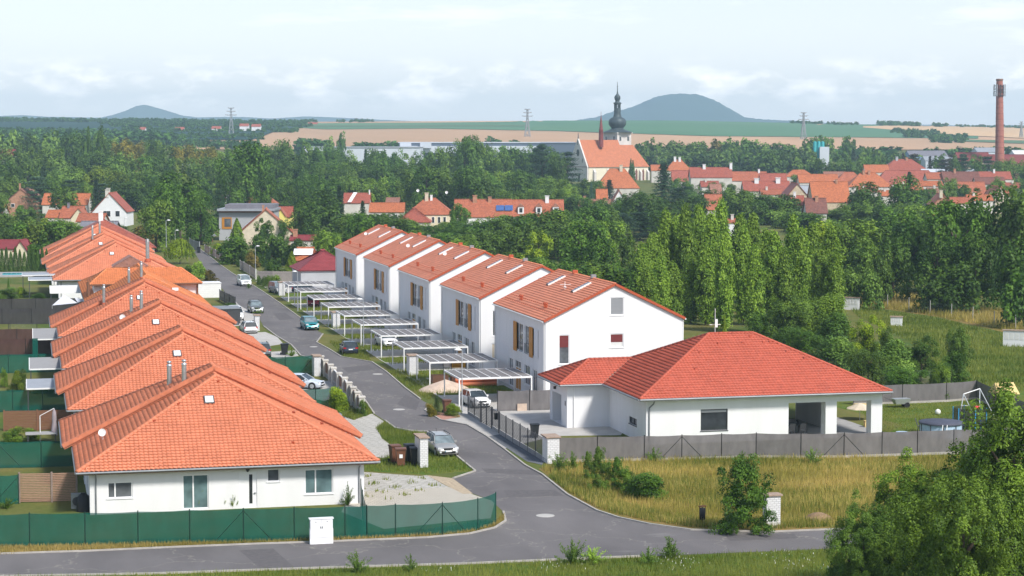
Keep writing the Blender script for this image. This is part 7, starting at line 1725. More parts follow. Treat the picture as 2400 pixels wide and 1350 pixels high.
def pylon(label, px, ytop, d, sc=1.0):
 x, y = D(px, d); g = terrain(x, y) - 1; H_ = ZY(ytop, d) - g
 t = thing('pylon', label, 'pylon', (x, y, g), 'high voltage pylons on the farmland')
 m = MB(); b = .09 * H_; b2 = .022 * H_; th = .42
 R2 = lambda sx, sy, u: (x + (b + (b2 - b) * min(1, u / .7)) * sx, y + (b + (b2 - b) * min(1, u / .7)) * sy, g + H_ * u)
 for sx in (-1, 1):
  for sy in (-1, 1): m.bar(R2(sx, sy, 0), R2(sx, sy, .7), th); m.bar(R2(sx, sy, .7), R2(sx, sy, .98), th * .8)
 lv = [0, .18, .34, .48, .6, .7, .8, .9, .98]
 for u0, u1 in zip(lv, lv[1:]):
  for f in (-1, 1): m.bar(R2(-1, f, u0), R2(1, f, u1), th * .6); m.bar(R2(1, f, u0), R2(-1, f, u1), th * .6); m.bar(R2(f, -1, u0), R2(f, 1, u1), th * .6)
 m.build('lattice_mast', M['zinc'], t)
 for u, w_ in ((.74, .20), (.86, .155), (.97, .11)):
  m = MB(); m.bar((x - w_ * H_, y, g + H_ * (u + .012)), (x + w_ * H_, y, g + H_ * (u + .012)), th); m.bar((x - w_ * H_, y, g + H_ * (u + .012)), (x, y, g + H_ * (u - .03)), th * .7); m.bar((x + w_ * H_, y, g + H_ * (u + .012)), (x, y, g + H_ * (u - .03)), th * .7); m.build('cross_arm', M['zinc'], t)
pylon('pylon standing in the wood below the conical hill', 544, 252, 1850); pylon('pylon in the wheat left of the church', 1236, 255, 1800); pylon('pylon right of the big hill, before the teal silos', 1881, 263, 1800); pylon('pylon at the right picture edge beyond the brick stack', 2390, 285, 2050)
for px in (1261, 2391): pass
leaf_mat('leaf', (0.048, 0.103, 0.013), (0.175, 0.282, 0.038), .25)
leaf_mat('leaf_needle', (0.030, 0.064, 0.030), (0.075, 0.135, 0.055), .15)
leaf_mat('leaf_poplar', (0.064, 0.132, 0.018), (0.21, 0.33, 0.050), .25)
def leaves(rg, C, Nn, size, asp=0.6, var=0.5, hang=0.0):
 """diamond leaf sprays at C facing Nn"""
 n = len(C); Nn = Nn / np.linalg.norm(Nn, axis=1)[:, None]
 r = rg.normal(size=(n, 3));
 if hang: r[:, 2] -= hang
 A = np.cross(Nn, r); A /= np.linalg.norm(A, axis=1)[:, None] + 1e-9; B = np.cross(Nn, A)
 if hang: A, B = B, A
 s = size * (1 - var / 2 + var * rg.random(n))[:, None]
 V = np.stack([C - A * s, C + B * s * asp, C + A * s, C - B * s * asp], 1).reshape(-1, 3)
 return V
def crown_arrays(kind, seed, n, size):
 rg = np.random.default_rng(seed)
 def clumps(cc, rad, cval, per, squash=1.0, outw=None):
  Cs, Ns, Ls = [], [], []
  for i, (c, r) in enumerate(zip(cc, rad)):
   d = rg.normal(size=(per, 3)); d /= np.linalg.norm(d, axis=1)[:, None]
   d[:, 2] = np.where(d[:, 2] < -.55, -d[:, 2], d[:, 2])
   rr = (0.55 + 0.5 * rg.random(per))[:, None]
   p = c + d * r * rr * np.array([1, 1, squash]); Cs.append(p)
   o = d * .9 + (c - np.array([0, 0, .45])) * .9 + rg.normal(size=(per, 3)) * .55 + np.array([0, 0, .35]); Ns.append(o)
   Ls.append(np.clip(cval[i] + rg.normal(size=per) * .18, 0, 1))
  return np.concatenate(Cs), np.concatenate(Ns), np.concatenate(Ls)
 if kind in ('round', 'broad', 'open', 'shrub', 'walnut', 'lilac'):
  k = {'round': 44, 'broad': 52, 'open': 34, 'shrub': 26, 'walnut': 300, 'lilac': 84}[kind]
  d = rg.normal(size=(k, 3)); d /= np.linalg.norm(d, axis=1)[:, None]; d[:, 2] = np.where(d[:, 2] < -.45, -d[:, 2], d[:, 2])
  lob = 1 + .20 * np.sin(d[:, 0] * 3.1 + seed) * np.cos(d[:, 1] * 3.7 + seed * 2) + .14 * np.sin(d[:, 2] * 5 + seed * 3)
  rr = (0.30 + .16 * rg.random(k)) * lob
  rr[: k // 4] *= .5
  c = d * rr[:, None] * np.array([1, 1, 1.02])
  if kind == 'lilac':
   zz = rg.random(k) ** 1.5; an = rg.random(k) * 6.28; ra = .46 * (1 - zz ** 1.5) * (.35 + .7 * rg.random(k)); c = np.stack([ra * np.cos(an) + .06 * np.sin(zz * 5), ra * np.sin(an), zz - .5], 1)
   for q in range(12):
    u = q / 11; c[q] = (-.22 - .18 * u, .05, -.1 + .5 * u) if q % 3 == 0 else (.08 + .04 * u, -.05, .05 + .45 * u) if q % 3 == 1 else (.28 + .14 * u, .1, -.2 + .35 * u)
  c[:, 2] += .5
  rad = {'round': .155, 'broad': .15, 'open': .135, 'shrub': .2, 'walnut': .058, 'lilac': .115}[kind] * (.7 + .6 * rg.random(k))
  C, Nn, L = clumps(c, rad, rg.random(k), max(4, n // k), .85)
  z0, z1 = np.percentile(C[:, 2], [.6, 99.6]); C[:, 2] = (C[:, 2] - z0) / (z1 - z0)
  C[:, :2] *= .5 / np.percentile(np.hypot(C[:, 0], C[:, 1]), 98.5)
  V = leaves(rg, C, Nn, size, .62 if kind != 'walnut' else .5)
 elif kind == 'poplar':
  k = 190; z = rg.random(k) ** .85; prof = .5 * np.sin(np.pi * np.clip(z * .86 + .13, 0, 1)) ** .75
  an = rg.random(k) * 6.283; ra = prof * (.45 + .5 * rg.random(k)); c = np.stack([ra * np.cos(an), ra * np.sin(an), z * .96 + .03], 1)
  per = n // k; Cs, Ns, Ls = [], [], []; cv = rg.random(k)
  for i in range(k):
   d = rg.normal(size=(per, 3)) * np.array([.075, .075, .036]); Cs.append(c[i] + d)
   Ns.append(np.stack([np.cos(an[i]) + rg.normal(size=per) * .7, np.sin(an[i]) + rg.normal(size=per) * .7, .5 + rg.normal(size=per) * .5], 1)); Ls.append(np.clip(cv[i] + rg.normal(size=per) * .18, 0, 1))
  C, Nn, L = np.concatenate(Cs), np.concatenate(Ns), np.concatenate(Ls); V = leaves(rg, C, Nn, size, .6)
  V = V.reshape(-1, 4, 3); ctr = V.mean(1, keepdims=True); V = ctr + (V - ctr) * np.array([1, 1, .30]); V = V.reshape(-1, 3)
 elif kind in ('spruce', 'pine', 'thuja', 'cypress'):
  if kind == 'thuja' or kind == 'cypress':
   z = rg.random(n) ** .9; prof = .5 * (1 - z) ** (.75 if kind == 'cypress' else .55) * np.clip(z * 9 + .6, 0, 1); an = rg.random(n) * 6.283
   ra = prof * (.72 + .3 * rg.random(n)) * (1 + .14 * np.sin(an * 5 + z * 20)); C = np.stack([ra * np.cos(an), ra * np.sin(an), z], 1)
   Nn = np.stack([np.cos(an), np.sin(an), .4 + 0 * an], 1) + rg.normal(size=(n, 3)) * .5; L = np.clip(rg.random(n) * .6 + .2 * np.sin(an * 5 + z * 20) + .2, 0, 1); V = leaves(rg, C, Nn, size, .5, hang=-1.0)
   V = V.reshape(-1, 4, 3); ctr = V.mean(1, keepdims=True); V = ctr + (V - ctr) * np.array([1, 1, .5]); V = V.reshape(-1, 3)
  else:
   tiers = 15 if kind == 'spruce' else 8; Cs, Ns, Ls = [], [], []; nb = 9; per = max(3, n // (tiers * nb))
   for t_ in range(tiers):
    z0 = (t_ + .5) / tiers; R_ = .5 * (1 - z0) ** .85 + .02 if kind == 'spruce' else .5 * math.sin(math.pi * min(1, .35 + .62 * z0)) ** .8
    for b in range(nb):
     an = 6.283 * (b + rg.random() * .8) / nb + t_; L_ = R_ * (.65 + .5 * rg.random()); u = rg.random(per) ** .7
     sp = rg.normal(size=(per, 3)) * np.array([.035, .035, .012]) * (1 if kind == 'spruce' else 1.8)
     zz = z0 - (.05 if kind == 'spruce' else -.02) * u + .0
     p = np.stack([np.cos(an) * L_ * u, np.sin(an) * L_ * u, zz], 1) + sp; Cs.append(p)
     Ns.append(np.stack([np.cos(an) * .5 + 0 * u, np.sin(an) * .5 + 0 * u, 1 + 0 * u], 1) + rg.normal(size=(per, 3)) * .4); Ls.append(np.clip(.25 + .6 * u * rg.random(per), 0, 1))
   C, Nn, L = np.concatenate(Cs), np.concatenate(Ns), np.concatenate(Ls); V = leaves(rg, C, Nn, size, .45)
   V = V.reshape(-1, 4, 3); ctr = V.mean(1, keepdims=True); V = ctr + (V - ctr) * np.array([1, 1, .45]); V = V.reshape(-1, 3)
 elif kind == 'willow':
  st = 260; per = n // st; Cs, Ns, Ls = [], [], []
  for i in range(st):
   an = rg.random() * 6.283; r = .5 * math.sqrt(rg.random()); zt = .98 - .5 * (r / .5) ** 2.2 * (.8 + .3 * rg.random()); ln = zt * (.35 + .55 * rg.random()) * (.45 + r)
   u = rg.random(per); p = np.stack([math.cos(an) * (r + .02 * u), math.sin(an) * (r + .02 * u), zt - ln * u], 1) + rg.normal(size=(per, 3)) * .012; Cs.append(p)
   Ns.append(np.stack([math.cos(an) + 0 * u, math.sin(an) + 0 * u, .3 + 0 * u], 1) + rg.normal(size=(per, 3)) * .4); Ls.append(np.clip(rg.random() * .7 + .3 * (1 - u), 0, 1))
  C, Nn, L = np.concatenate(Cs), np.concatenate(Ns), np.concatenate(Ls); V = leaves(rg, C, Nn, size, .3, hang=3.0)
 elif kind == 'weed':
  Cs, Ns, Ls = [], [], []; st = 26; per = n // st
  for i in range(st):
   an = rg.random() * 6.283; lean = .85 * rg.random(); ln = (.3 + .7 * rg.random()) * (1 - .5 * lean); u = rg.random(per); p = np.stack([math.cos(an) * lean * u ** 1.3, math.sin(an) * lean * u ** 1.3, ln * u], 1) + rg.normal(size=(per, 3)) * .03; Cs.append(p)
   Ns.append(rg.normal(size=(per, 3)) + np.array([0, 0, .4])); Ls.append(np.clip(rg.random() * .6 + .4 * u, 0, 1))
  C, Nn, L = np.concatenate(Cs), np.concatenate(Ns), np.concatenate(Ls); V = leaves(rg, C, Nn, size, .35, hang=1.0)
 return V, np.repeat(L, 4)
def crown_mesh(kind, seed, n, size, mat):
 V, L = crown_arrays(kind, seed, n, size)
 mb = MB(); mb.addq(V, np.arange(len(V)).reshape(-1, 4), False); mb.attr = L
 return mb.mesh('crown', M[mat])
def trunk_mesh(limbs, seed):
 rg = random.Random(seed); mb = MB(); mb.cyl((0, 0, 0), (.01, .01, .30), .045, .032, 8, False); mb.cyl((.01, .01, .30), (0, 0, .72), .032, .012, 8, False)
 for k in range(limbs):
  a = rg.random() * 6.28; z = .22 + .4 * rg.random(); r = .2 + .18 * rg.random(); mb.cyl((0, 0, z), (r * math.cos(a), r * math.sin(a), z + .18), .018, .005, 6, False)
 return mb.mesh('trunk', M['bark'])
LIB = {}
def lib(kind, lod, i):
 key = (kind, lod, i)
 if key not in LIB:
  mat = 'leaf_needle' if kind in ('spruce', 'pine') else 'leaf_poplar' if kind == 'poplar' else 'leaf'
  n, size = {'far': (1500, .060), 'mid': (5200, .029), 'near': (15000, .0165), 'close': (80000, .0092)}[lod]
  if kind in ('spruce', 'pine'): size *= 1.35
  if kind == 'poplar': size *= 1.75; n = int(n * 3.2)
  if kind == 'shrub': size *= 1.5; n = int(n * .6)
  if kind == 'willow': size *= 1.25
  if kind in ('thuja', 'cypress'): size *= 1.6; n = int(n * .6)
  if kind == 'weed': size *= 2.6; n = int(n * .16)
  LIB[key] = crown_mesh(kind, hash((kind, i)) % 1000 + i * 7 if False else (sum(map(ord, kind)) * 13 + i * 101) % 9973, n, size, mat)
 return LIB[key]
TR = [trunk_mesh(6, s) for s in range(4)]
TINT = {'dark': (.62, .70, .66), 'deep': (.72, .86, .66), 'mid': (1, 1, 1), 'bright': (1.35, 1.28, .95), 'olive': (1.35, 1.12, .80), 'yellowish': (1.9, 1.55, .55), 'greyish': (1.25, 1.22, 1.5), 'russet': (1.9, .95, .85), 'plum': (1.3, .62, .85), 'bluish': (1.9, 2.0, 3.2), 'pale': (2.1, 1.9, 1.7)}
WORD = {'round': 'round', 'broad': 'broad', 'open': 'loose', 'poplar': 'columnar', 'spruce': 'pointed conifer', 'pine': 'dark pine', 'thuja': 'thuja', 'cypress': 'conical', 'willow': 'weeping', 'shrub': 'bushy', 'walnut': 'leafy', 'lilac': 'leafy', 'weed': 'weedy'}
TRND = random.Random(11); TREES = []
def tree(px, ytop, wpx, d, kind, tint, label, group=None, lod=None, name=None, cat=None, var=None, zb=0.05, h=None, foot=None):
 x, y = D(px, d); g = terrain(x, y) if d > 1100 else 0
 H_ = h or (ZY(ytop, d) - g); w = wpx * d / FL
 lod = lod or ('far' if d > 1020 else 'mid' if d > 230 else 'near')
 if name is None: name = {'spruce': 'spruce_tree', 'pine': 'pine_tree', 'poplar': 'poplar_tree', 'thuja': 'thuja_tree', 'cypress': 'cypress_tree', 'willow': 'willow_tree', 'shrub': 'shrub', 'weed': 'tall_weed', 'lilac': 'leafy_shrub'}.get(kind, 'deciduous_tree')
 cat = cat or ('shrub' if kind in ('shrub', 'lilac') else 'weed' if kind == 'weed' else 'tree')
 t = thing(name, label, cat, (x, y, g), group); i = (TRND.randrange(4) if var is None else var)
 solid = kind in ('shrub', 'thuja', 'cypress', 'willow', 'weed', 'spruce', 'lilac')
 c = bpy.data.objects.new('crown' if kind not in ('weed',) else 'foliage', lib(kind, lod, i)); COL.objects.link(c); c.parent = t
 b = 0.0 if solid else H_ * zb; c.location = (0, 0, b); c.scale = (w, w, H_ - b); c.rotation_euler.z = TRND.random() * 6.28 if kind != 'lilac' else 0
 tn = TINT[tint]; j = 1 + (TRND.random() - .5) * .42; c.color = (tn[0] * j, tn[1] * j, tn[2] * j, 1)
 if kind not in ('weed', 'shrub', 'thuja', 'lilac'):
  k = bpy.data.objects.new('trunk', TR[i % 4]); COL.objects.link(k); k.parent = t; kw = min(w, H_ * .6); k.scale = (kw, kw, H_)
 TREES.append((px, t)); return t
def belt(where, line, d0, d1, n, wm, kinds, tints, group, seed, hj=.08, lod=None, noun='tree', ords=True):
 rg = random.Random(seed); x0, x1 = line[0][0], line[-1][0]; xs = []
 for i in range(n): xs.append(x0 + (x1 - x0) * (i + .5 + rg.uniform(-.32, .32)) / n)
 for i, px in enumerate(xs):
  d = rg.uniform(d0, d1); yt = float(np.interp(px, [p[0] for p in line], [p[1] for p in line])); k = rg.choice(kinds); tn = rg.choice(tints)
  yt += rg.uniform(-.15, 1) * hj * (25 + (HOR - yt) * d / FL) * FL / d; w = rg.uniform(*wm) * FL / d
  if k in ('spruce', 'cypress', 'poplar'): w *= .6
  o = ORD[i] if i < n - 1 or n < 3 else 'last'
  tree(px, yt, w, d, k, tn, ' '.join((f"{tn if tn != 'mid' else 'green'} {WORD[k]} {noun}, {o} from left {where}").split()[:16]), group, lod)
RB = ['round', 'broad', 'round', 'open']
GW, GF, GP = 'trees of the left woods', 'trees around the old town', 'trees behind the duplexes'
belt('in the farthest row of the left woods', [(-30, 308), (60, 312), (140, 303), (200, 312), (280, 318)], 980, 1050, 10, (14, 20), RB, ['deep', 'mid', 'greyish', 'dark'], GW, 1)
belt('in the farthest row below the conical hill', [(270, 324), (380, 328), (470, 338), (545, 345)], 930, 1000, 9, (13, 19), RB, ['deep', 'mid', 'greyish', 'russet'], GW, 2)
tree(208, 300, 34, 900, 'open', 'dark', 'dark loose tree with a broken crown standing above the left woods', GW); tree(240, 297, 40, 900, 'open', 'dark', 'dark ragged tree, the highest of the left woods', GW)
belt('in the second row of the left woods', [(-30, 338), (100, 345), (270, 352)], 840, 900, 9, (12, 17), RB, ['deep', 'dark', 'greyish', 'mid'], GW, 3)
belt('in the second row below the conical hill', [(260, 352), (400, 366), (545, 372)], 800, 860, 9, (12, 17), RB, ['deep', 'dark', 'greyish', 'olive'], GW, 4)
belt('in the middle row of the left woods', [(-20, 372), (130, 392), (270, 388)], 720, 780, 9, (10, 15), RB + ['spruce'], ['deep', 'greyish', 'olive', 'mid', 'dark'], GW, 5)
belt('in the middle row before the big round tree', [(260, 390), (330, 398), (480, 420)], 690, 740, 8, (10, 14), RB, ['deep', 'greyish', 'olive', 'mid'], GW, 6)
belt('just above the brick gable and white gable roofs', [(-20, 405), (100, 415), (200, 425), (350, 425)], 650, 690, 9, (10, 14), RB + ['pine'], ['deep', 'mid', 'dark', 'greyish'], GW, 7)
belt('in the near row beside the brick gable barn', [(-10, 440), (20, 470), (130, 500)], 560, 600, 4, (7, 10), RB, ['mid', 'deep'], GW, 8); tree(150, 437, 78, 590, 'round', 'mid', 'round bush-like tree covering the long orange roof on the left', GW); tree(205, 432, 50, 640, 'round', 'bright', 'small pale round tree right above the long orange roof', GW); tree(226, 420, 40, 630, 'spruce', 'dark', 'dark conifer between the orange roof and white gable', GW)
tree(578, 333, 130, 640, 'broad', 'deep', 'huge two-headed dark green tree right of the left woods', GW, 'mid'); tree(540, 372, 80, 620, 'round', 'deep', 'tall green tree leaning on the left of the huge two-headed tree', GW, 'mid'); tree(622, 400, 70, 610, 'broad', 'deep', 'green tree on the right flank of the huge two-headed tree', GW, 'mid')
tree(420, 404, 150, 500, 'broad', 'deep', 'very broad dark green tree above the far end of the road', GW, 'mid'); tree(395, 430, 90, 480, 'round', 'deep', 'dark green tree in the left part of the very broad crown', GW, 'mid'); tree(470, 440, 80, 470, 'round', 'deep', 'dark green tree in the right part of the very broad crown', GW, 'mid')
tree(364, 470, 92, 440, 'round', 'bright', 'bright green upright maple behind the street lamp on the left', GW, 'mid'); tree(513, 430, 36, 530, 'pine', 'dark', 'narrow dark conifer between broad tree and grey cube house', GW, 'mid')
belt('in the strip behind the far bungalow roofs', [(190, 535), (300, 520), (345, 530)], 455, 470, 4, (6, 8), ['shrub', 'round'], ['dark', 'deep', 'plum'], GW, 9)
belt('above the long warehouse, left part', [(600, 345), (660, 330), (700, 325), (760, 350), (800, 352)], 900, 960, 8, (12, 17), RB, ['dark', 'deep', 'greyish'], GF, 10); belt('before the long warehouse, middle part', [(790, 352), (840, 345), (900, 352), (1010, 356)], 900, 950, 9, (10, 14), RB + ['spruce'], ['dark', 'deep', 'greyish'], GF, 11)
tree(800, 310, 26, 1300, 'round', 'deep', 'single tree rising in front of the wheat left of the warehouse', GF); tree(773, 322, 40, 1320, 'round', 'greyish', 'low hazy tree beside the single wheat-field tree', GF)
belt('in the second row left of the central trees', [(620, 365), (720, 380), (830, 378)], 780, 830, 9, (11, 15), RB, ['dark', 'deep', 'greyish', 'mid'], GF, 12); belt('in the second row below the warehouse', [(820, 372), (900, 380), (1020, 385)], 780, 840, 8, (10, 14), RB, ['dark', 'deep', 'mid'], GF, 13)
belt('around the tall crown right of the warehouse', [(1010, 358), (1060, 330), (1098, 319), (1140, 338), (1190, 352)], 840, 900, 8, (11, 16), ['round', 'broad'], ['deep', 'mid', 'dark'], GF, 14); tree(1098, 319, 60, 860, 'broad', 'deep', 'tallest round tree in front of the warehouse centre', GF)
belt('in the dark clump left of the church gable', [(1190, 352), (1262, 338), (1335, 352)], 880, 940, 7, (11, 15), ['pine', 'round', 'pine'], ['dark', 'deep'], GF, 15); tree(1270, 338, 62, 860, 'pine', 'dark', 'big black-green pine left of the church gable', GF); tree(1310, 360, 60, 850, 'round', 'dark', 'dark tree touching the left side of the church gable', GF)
belt('in the third row above the central roofs', [(640, 415), (740, 408), (830, 415)], 660, 710, 8, (9, 13), RB, ['mid', 'deep', 'greyish'], GF, 16); belt('in the third row above the cream hipped house', [(820, 412), (900, 416), (985, 420)], 680, 720, 7, (9, 12), RB, ['mid', 'deep', 'bright'], GF, 17); tree(890, 416, 68, 660, 'round', 'bright', 'round light green tree above the long central roofs', GF, 'mid')
belt('in the third row above the solar-panel roof', [(980, 392), (1040, 395), (1100, 390), (1150, 425)], 640, 700, 7, (11, 14), ['round', 'broad'], ['mid', 'deep'], GF, 18); tree(1000, 388, 90, 640, 'broad', 'deep', 'broad dark green tree above the cream hipped house', GF, 'mid'); tree(1102, 392, 95, 630, 'broad', 'deep', 'broad dark green tree above the salmon solar-panel roof', GF, 'mid')
belt('in the row left of the church foot', [(1140, 400), (1230, 402), (1340, 425)], 720, 780, 9, (10, 13), RB, ['mid', 'deep', 'bright'], GF, 19); belt('just above the white-dormer roof', [(1160, 440), (1250, 445), (1340, 438)], 620, 660, 8, (7, 10), RB, ['mid', 'bright', 'deep'], GF, 20); tree(1162, 448, 22, 640, 'thuja', 'dark', 'dark thuja cluster above the white-dormer roof, left end', GF)
belt('at the foot of the church', [(1340, 432), (1370, 420), (1420, 425)], 790, 830, 4, (8, 11), ['round', 'broad'], ['deep', 'mid'], GF, 21); tree(1386, 425, 17, 760, 'spruce', 'bluish', 'small blue spruce below the church gable', GF); tree(1478, 372, 14, 1080, 'cypress', 'dark', 'left dark columnar thuja before the church wall', GF); tree(1483, 376, 16, 1070, 'cypress', 'dark', 'right dark columnar thuja before the church wall', GF); tree(1428, 420, 52, 760, 'spruce', 'dark', 'dark spruce in front of the orange hip roof by the church', GF)
tree(900, 356, 60, 1150, 'broad', 'deep', 'dark tree hiding the middle of the long warehouse', GF); tree(780, 348, 50, 1180, 'round', 'deep', 'dark tree hiding the left end of the long warehouse', GF); tree(1190, 345, 60, 1120, 'round', 'deep', 'dark tree before the right half of the warehouse', GF); tree(1555, 377, 84, 700, 'spruce', 'deep', 'tall wide spruce right of the church choir', GF, 'mid'); tree(1590, 440, 70, 600, 'pine', 'dark', 'dark conifer standing before the tall wide spruce', GF, 'mid')
belt('behind the church, left part', [(1478, 330), (1540, 326), (1600, 333), (1680, 330)], 1240, 1290, 9, (15, 19), RB, ['deep', 'greyish', 'mid', 'plum'], GF, 22); belt('in the far belt behind the two-stepped roof', [(1670, 330), (1740, 324), (1800, 332), (1900, 345)], 1230, 1290, 9, (15, 20), RB, ['deep', 'mid', 'greyish'], GF, 23)
belt('in the near belt behind the church choir', [(1560, 358), (1640, 352), (1760, 352)], 1130, 1180, 9, (13, 17), RB, ['deep', 'mid', 'dark'], GF, 24); belt('in the near belt behind the pale orange roofs', [(1750, 352), (1840, 352), (1910, 362)], 1080, 1150, 8, (13, 17), RB, ['deep', 'mid', 'dark'], GF, 25)
belt('around the teal silos', [(1885, 320), (1915, 318), (1945, 322)], 1290, 1330, 4, (9, 13), ['open', 'round'], ['deep', 'greyish'], GF, 26); tree(1988, 320, 36, 1280, 'round', 'deep', 'lone round tree in front of the wheat right of the silos', GF)
belt('right of the silos, before the wheat', [(1960, 352), (2050, 345), (2150, 362)], 1100, 1180, 8, (11, 15), RB + ['spruce'], ['deep', 'dark', 'mid'], GF, 27); belt('above the signal red roof', [(1900, 368), (1960, 378), (2060, 366)], 1010, 1060, 7, (10, 13), RB, ['deep', 'dark', 'mid'], GF, 28)
belt('in the row of dark conifers before the blue hall', [(2100, 352), (2180, 358), (2300, 362)], 1020, 1060, 7, (9, 12), ['spruce', 'pine', 'round'], ['dark', 'plum', 'deep'], GF, 29); belt('left of the chimney stack foot', [(2200, 370), (2260, 366), (2330, 362)], 960, 1010, 5, (9, 12), ['round', 'pine'], ['dark', 'plum', 'deep'], GF, 30); belt('right of the chimney stack foot', [(2340, 372), (2400, 372), (2440, 370)], 900, 960, 4, (10, 14), RB, ['greyish', 'deep'], GF, 31)
tree(2130, 400, 42, 800, 'spruce', 'dark', 'dark spruce in front of the great stepped roof', GF); tree(1875, 409, 60, 870, 'broad', 'greyish', 'grey green tree among the roofs behind the stone gable', GF)
belt('in the grove left of the rubble stone gable', [(1610, 465), (1690, 440), (1760, 448), (1850, 458)], 560, 620, 9, (10, 14), ['round', 'broad'], ['deep', 'dark', 'mid'], GF, 32, .06, 'mid'); belt('below the small cream gabled house', [(1840, 492), (1900, 500), (1985, 482)], 520, 560, 6, (9, 12), ['round', 'broad'], ['mid', 'deep', 'bright'], GF, 33, .06, 'mid')
tree(2025, 428, 110, 570, 'broad', 'dark', 'broad dark tree right of the large orange roof', GF, 'mid'); tree(2120, 412, 100, 590, 'broad', 'deep', 'big rounded green tree below the great stepped roof', GF, 'mid'); tree(2220, 418, 52, 680, 'round', 'greyish', 'grey green round tree left of the white gable on the right', GF); tree(2330, 415, 60, 700, 'open', 'greyish', 'loose grey tree right of the white gable', GF); belt('before the small red gable house', [(1985, 475), (2080, 470), (2190, 478)], 500, 540, 6, (9, 12), RB, ['deep', 'mid', 'bright'], GF, 34, .06, 'mid')
belt('below the church, before the white triangular gable', [(1340, 455), (1420, 470), (1490, 442), (1560, 470)], 560, 620, 8, (9, 13), RB, ['mid', 'deep', 'dark'], GF, 35, .06, 'mid'); belt('under the dark grove behind the poplars', [(1440, 500), (1560, 490), (1640, 500)], 470, 520, 6, (9, 12), ['round', 'broad', 'pine'], ['dark', 'deep'], GF, 36, .06, 'mid')
belt('in the garden strip under the two-stepped roof', [(1565, 415), (1700, 428), (1800, 440)], 800, 840, 7, (6, 9), ['round', 'broad'], ['deep', 'mid', 'bright'], GF, 50, .05)
belt('in the garden strip under the orange hip roof', [(1980, 452), (2090, 446), (2200, 440)], 700, 740, 6, (6, 8), ['round', 'broad'], ['deep', 'mid', 'bright'], GF, 52, .05); belt('in the garden strip at the right end of town', [(2200, 424), (2300, 440), (2420, 420)], 700, 780, 7, (7, 10), ['round', 'broad'], ['deep', 'mid', 'greyish'], GF, 53, .05); belt('between the central roofs and the left houses', [(690, 480), (760, 500), (960, 500)], 530, 560, 6, (6, 8), ['round', 'shrub'], ['deep', 'mid', 'dark'], GF, 54, .05)
tree(745, 446, 140, 500, 'broad', 'dark', 'big dark oak-like tree left of the conifer behind the far duplex', GP, 'mid'); tree(715, 475, 90, 480, 'broad', 'dark', 'dark tree left half of the big dark oak clump', GP, 'mid'); tree(796, 432, 46, 520, 'spruce', 'dark', 'tall dark spruce beside the red roof with pale band', GP, 'mid'); tree(850, 468, 40, 500, 'spruce', 'deep', 'green conifer before the red roof with pale band', GP, 'mid')
belt('just above the farthest duplex roof', [(800, 505), (860, 498), (930, 510)], 440, 480, 6, (8, 11), RB, ['deep', 'mid', 'dark'], GP, 37, .05, 'mid'); belt('before the lower dark red hip roof', [(920, 510), (1000, 525), (1080, 520)], 440, 490, 6, (8, 11), ['round', 'open', 'poplar'], ['deep', 'mid', 'olive'], GP, 38, .05, 'mid'); tree(1080, 478, 52, 500, 'round', 'deep', 'rounded dark tree at the white house wall with solar roof', GP, 'mid'); tree(1062, 490, 30, 490, 'cypress', 'deep', 'narrow dark tree beside the white house wall', GP, 'mid')
belt('before the solar-panel roof', [(1090, 520), (1180, 505), (1260, 500)], 450, 490, 7, (8, 12), ['round', 'broad'], ['deep', 'mid', 'bright'], GP, 39, .05, 'mid'); belt('before the white-dormer roof', [(1230, 500), (1320, 490), (1400, 480), (1450, 500)], 440, 480, 7, (9, 12), ['round', 'broad'], ['deep', 'mid', 'bright'], GP, 40, .05, 'mid')
belt('in the second row above the middle duplex', [(900, 535), (1000, 545), (1100, 548)], 395, 425, 7, (8, 11), RB, ['deep', 'mid', 'dark'], GP, 41, .05, 'mid'); belt('in the second row left of the poplars', [(1090, 545), (1200, 532), (1330, 520), (1440, 512)], 385, 420, 9, (8, 12), ['round', 'broad'], ['mid', 'deep', 'bright'], GP, 42, .05, 'mid')
tree(1262, 540, 70, 385, 'open', 'yellowish', 'yellow green tree between the dark trees behind the duplexes', GP, 'mid'); tree(1085, 560, 70, 370, 'round', 'bright', 'light green round tree above the middle duplex roof', GP, 'mid'); tree(1365, 522, 130, 350, 'broad', 'deep', 'big full green tree left of the poplars', GP, 'mid'); tree(1405, 560, 100, 330, 'broad', 'deep', 'green tree on the right flank of the big full tree', GP, 'mid'); tree(1225, 597, 44, 330, 'shrub', 'yellowish', 'small yellow green bush above the second duplex roof', GP, 'mid', name='deciduous_tree', cat='tree')
belt('in the nearest row behind the duplexes', [(1120, 590), (1200, 600), (1320, 605)], 315, 345, 7, (7, 10), RB, ['deep', 'mid', 'dark'], GP, 43, .05, 'mid'); belt('between the nearest duplex and the poplars', [(1330, 620), (1420, 615), (1520, 635)], 290, 315, 6, (7, 9), RB, ['deep', 'mid', 'bright'], GP, 44, .05, 'mid'); tree(1470, 545, 60, 335, 'round', 'mid', 'green tree just left of the first poplar', GP, 'mid')
rg = random.Random(5); PL = [(1505, 585), (1530, 560), (1560, 510), (1585, 525), (1607, 500), (1640, 496), (1668, 520), (1690, 488), (1735, 520), (1765, 515), (1795, 555), (1815, 560), (1860, 525), (1880, 550), (1905, 540), (1948, 545)]
for i, (px, yt) in enumerate(PL):
 tree(px, yt - 8, 50, 282 + rg.uniform(-12, 22), 'poplar', 'bright', f"columnar poplar, {ORD[i]} from the left in the back row of the stand", 'poplar stand behind the red roof', 'mid', var=i % 4)
PF = [(1518, 640), (1548, 612), (1578, 628), (1620, 610), (1655, 585), (1700, 560), (1745, 548), (1770, 590), (1840, 600), (1925, 590), (1958, 610)]
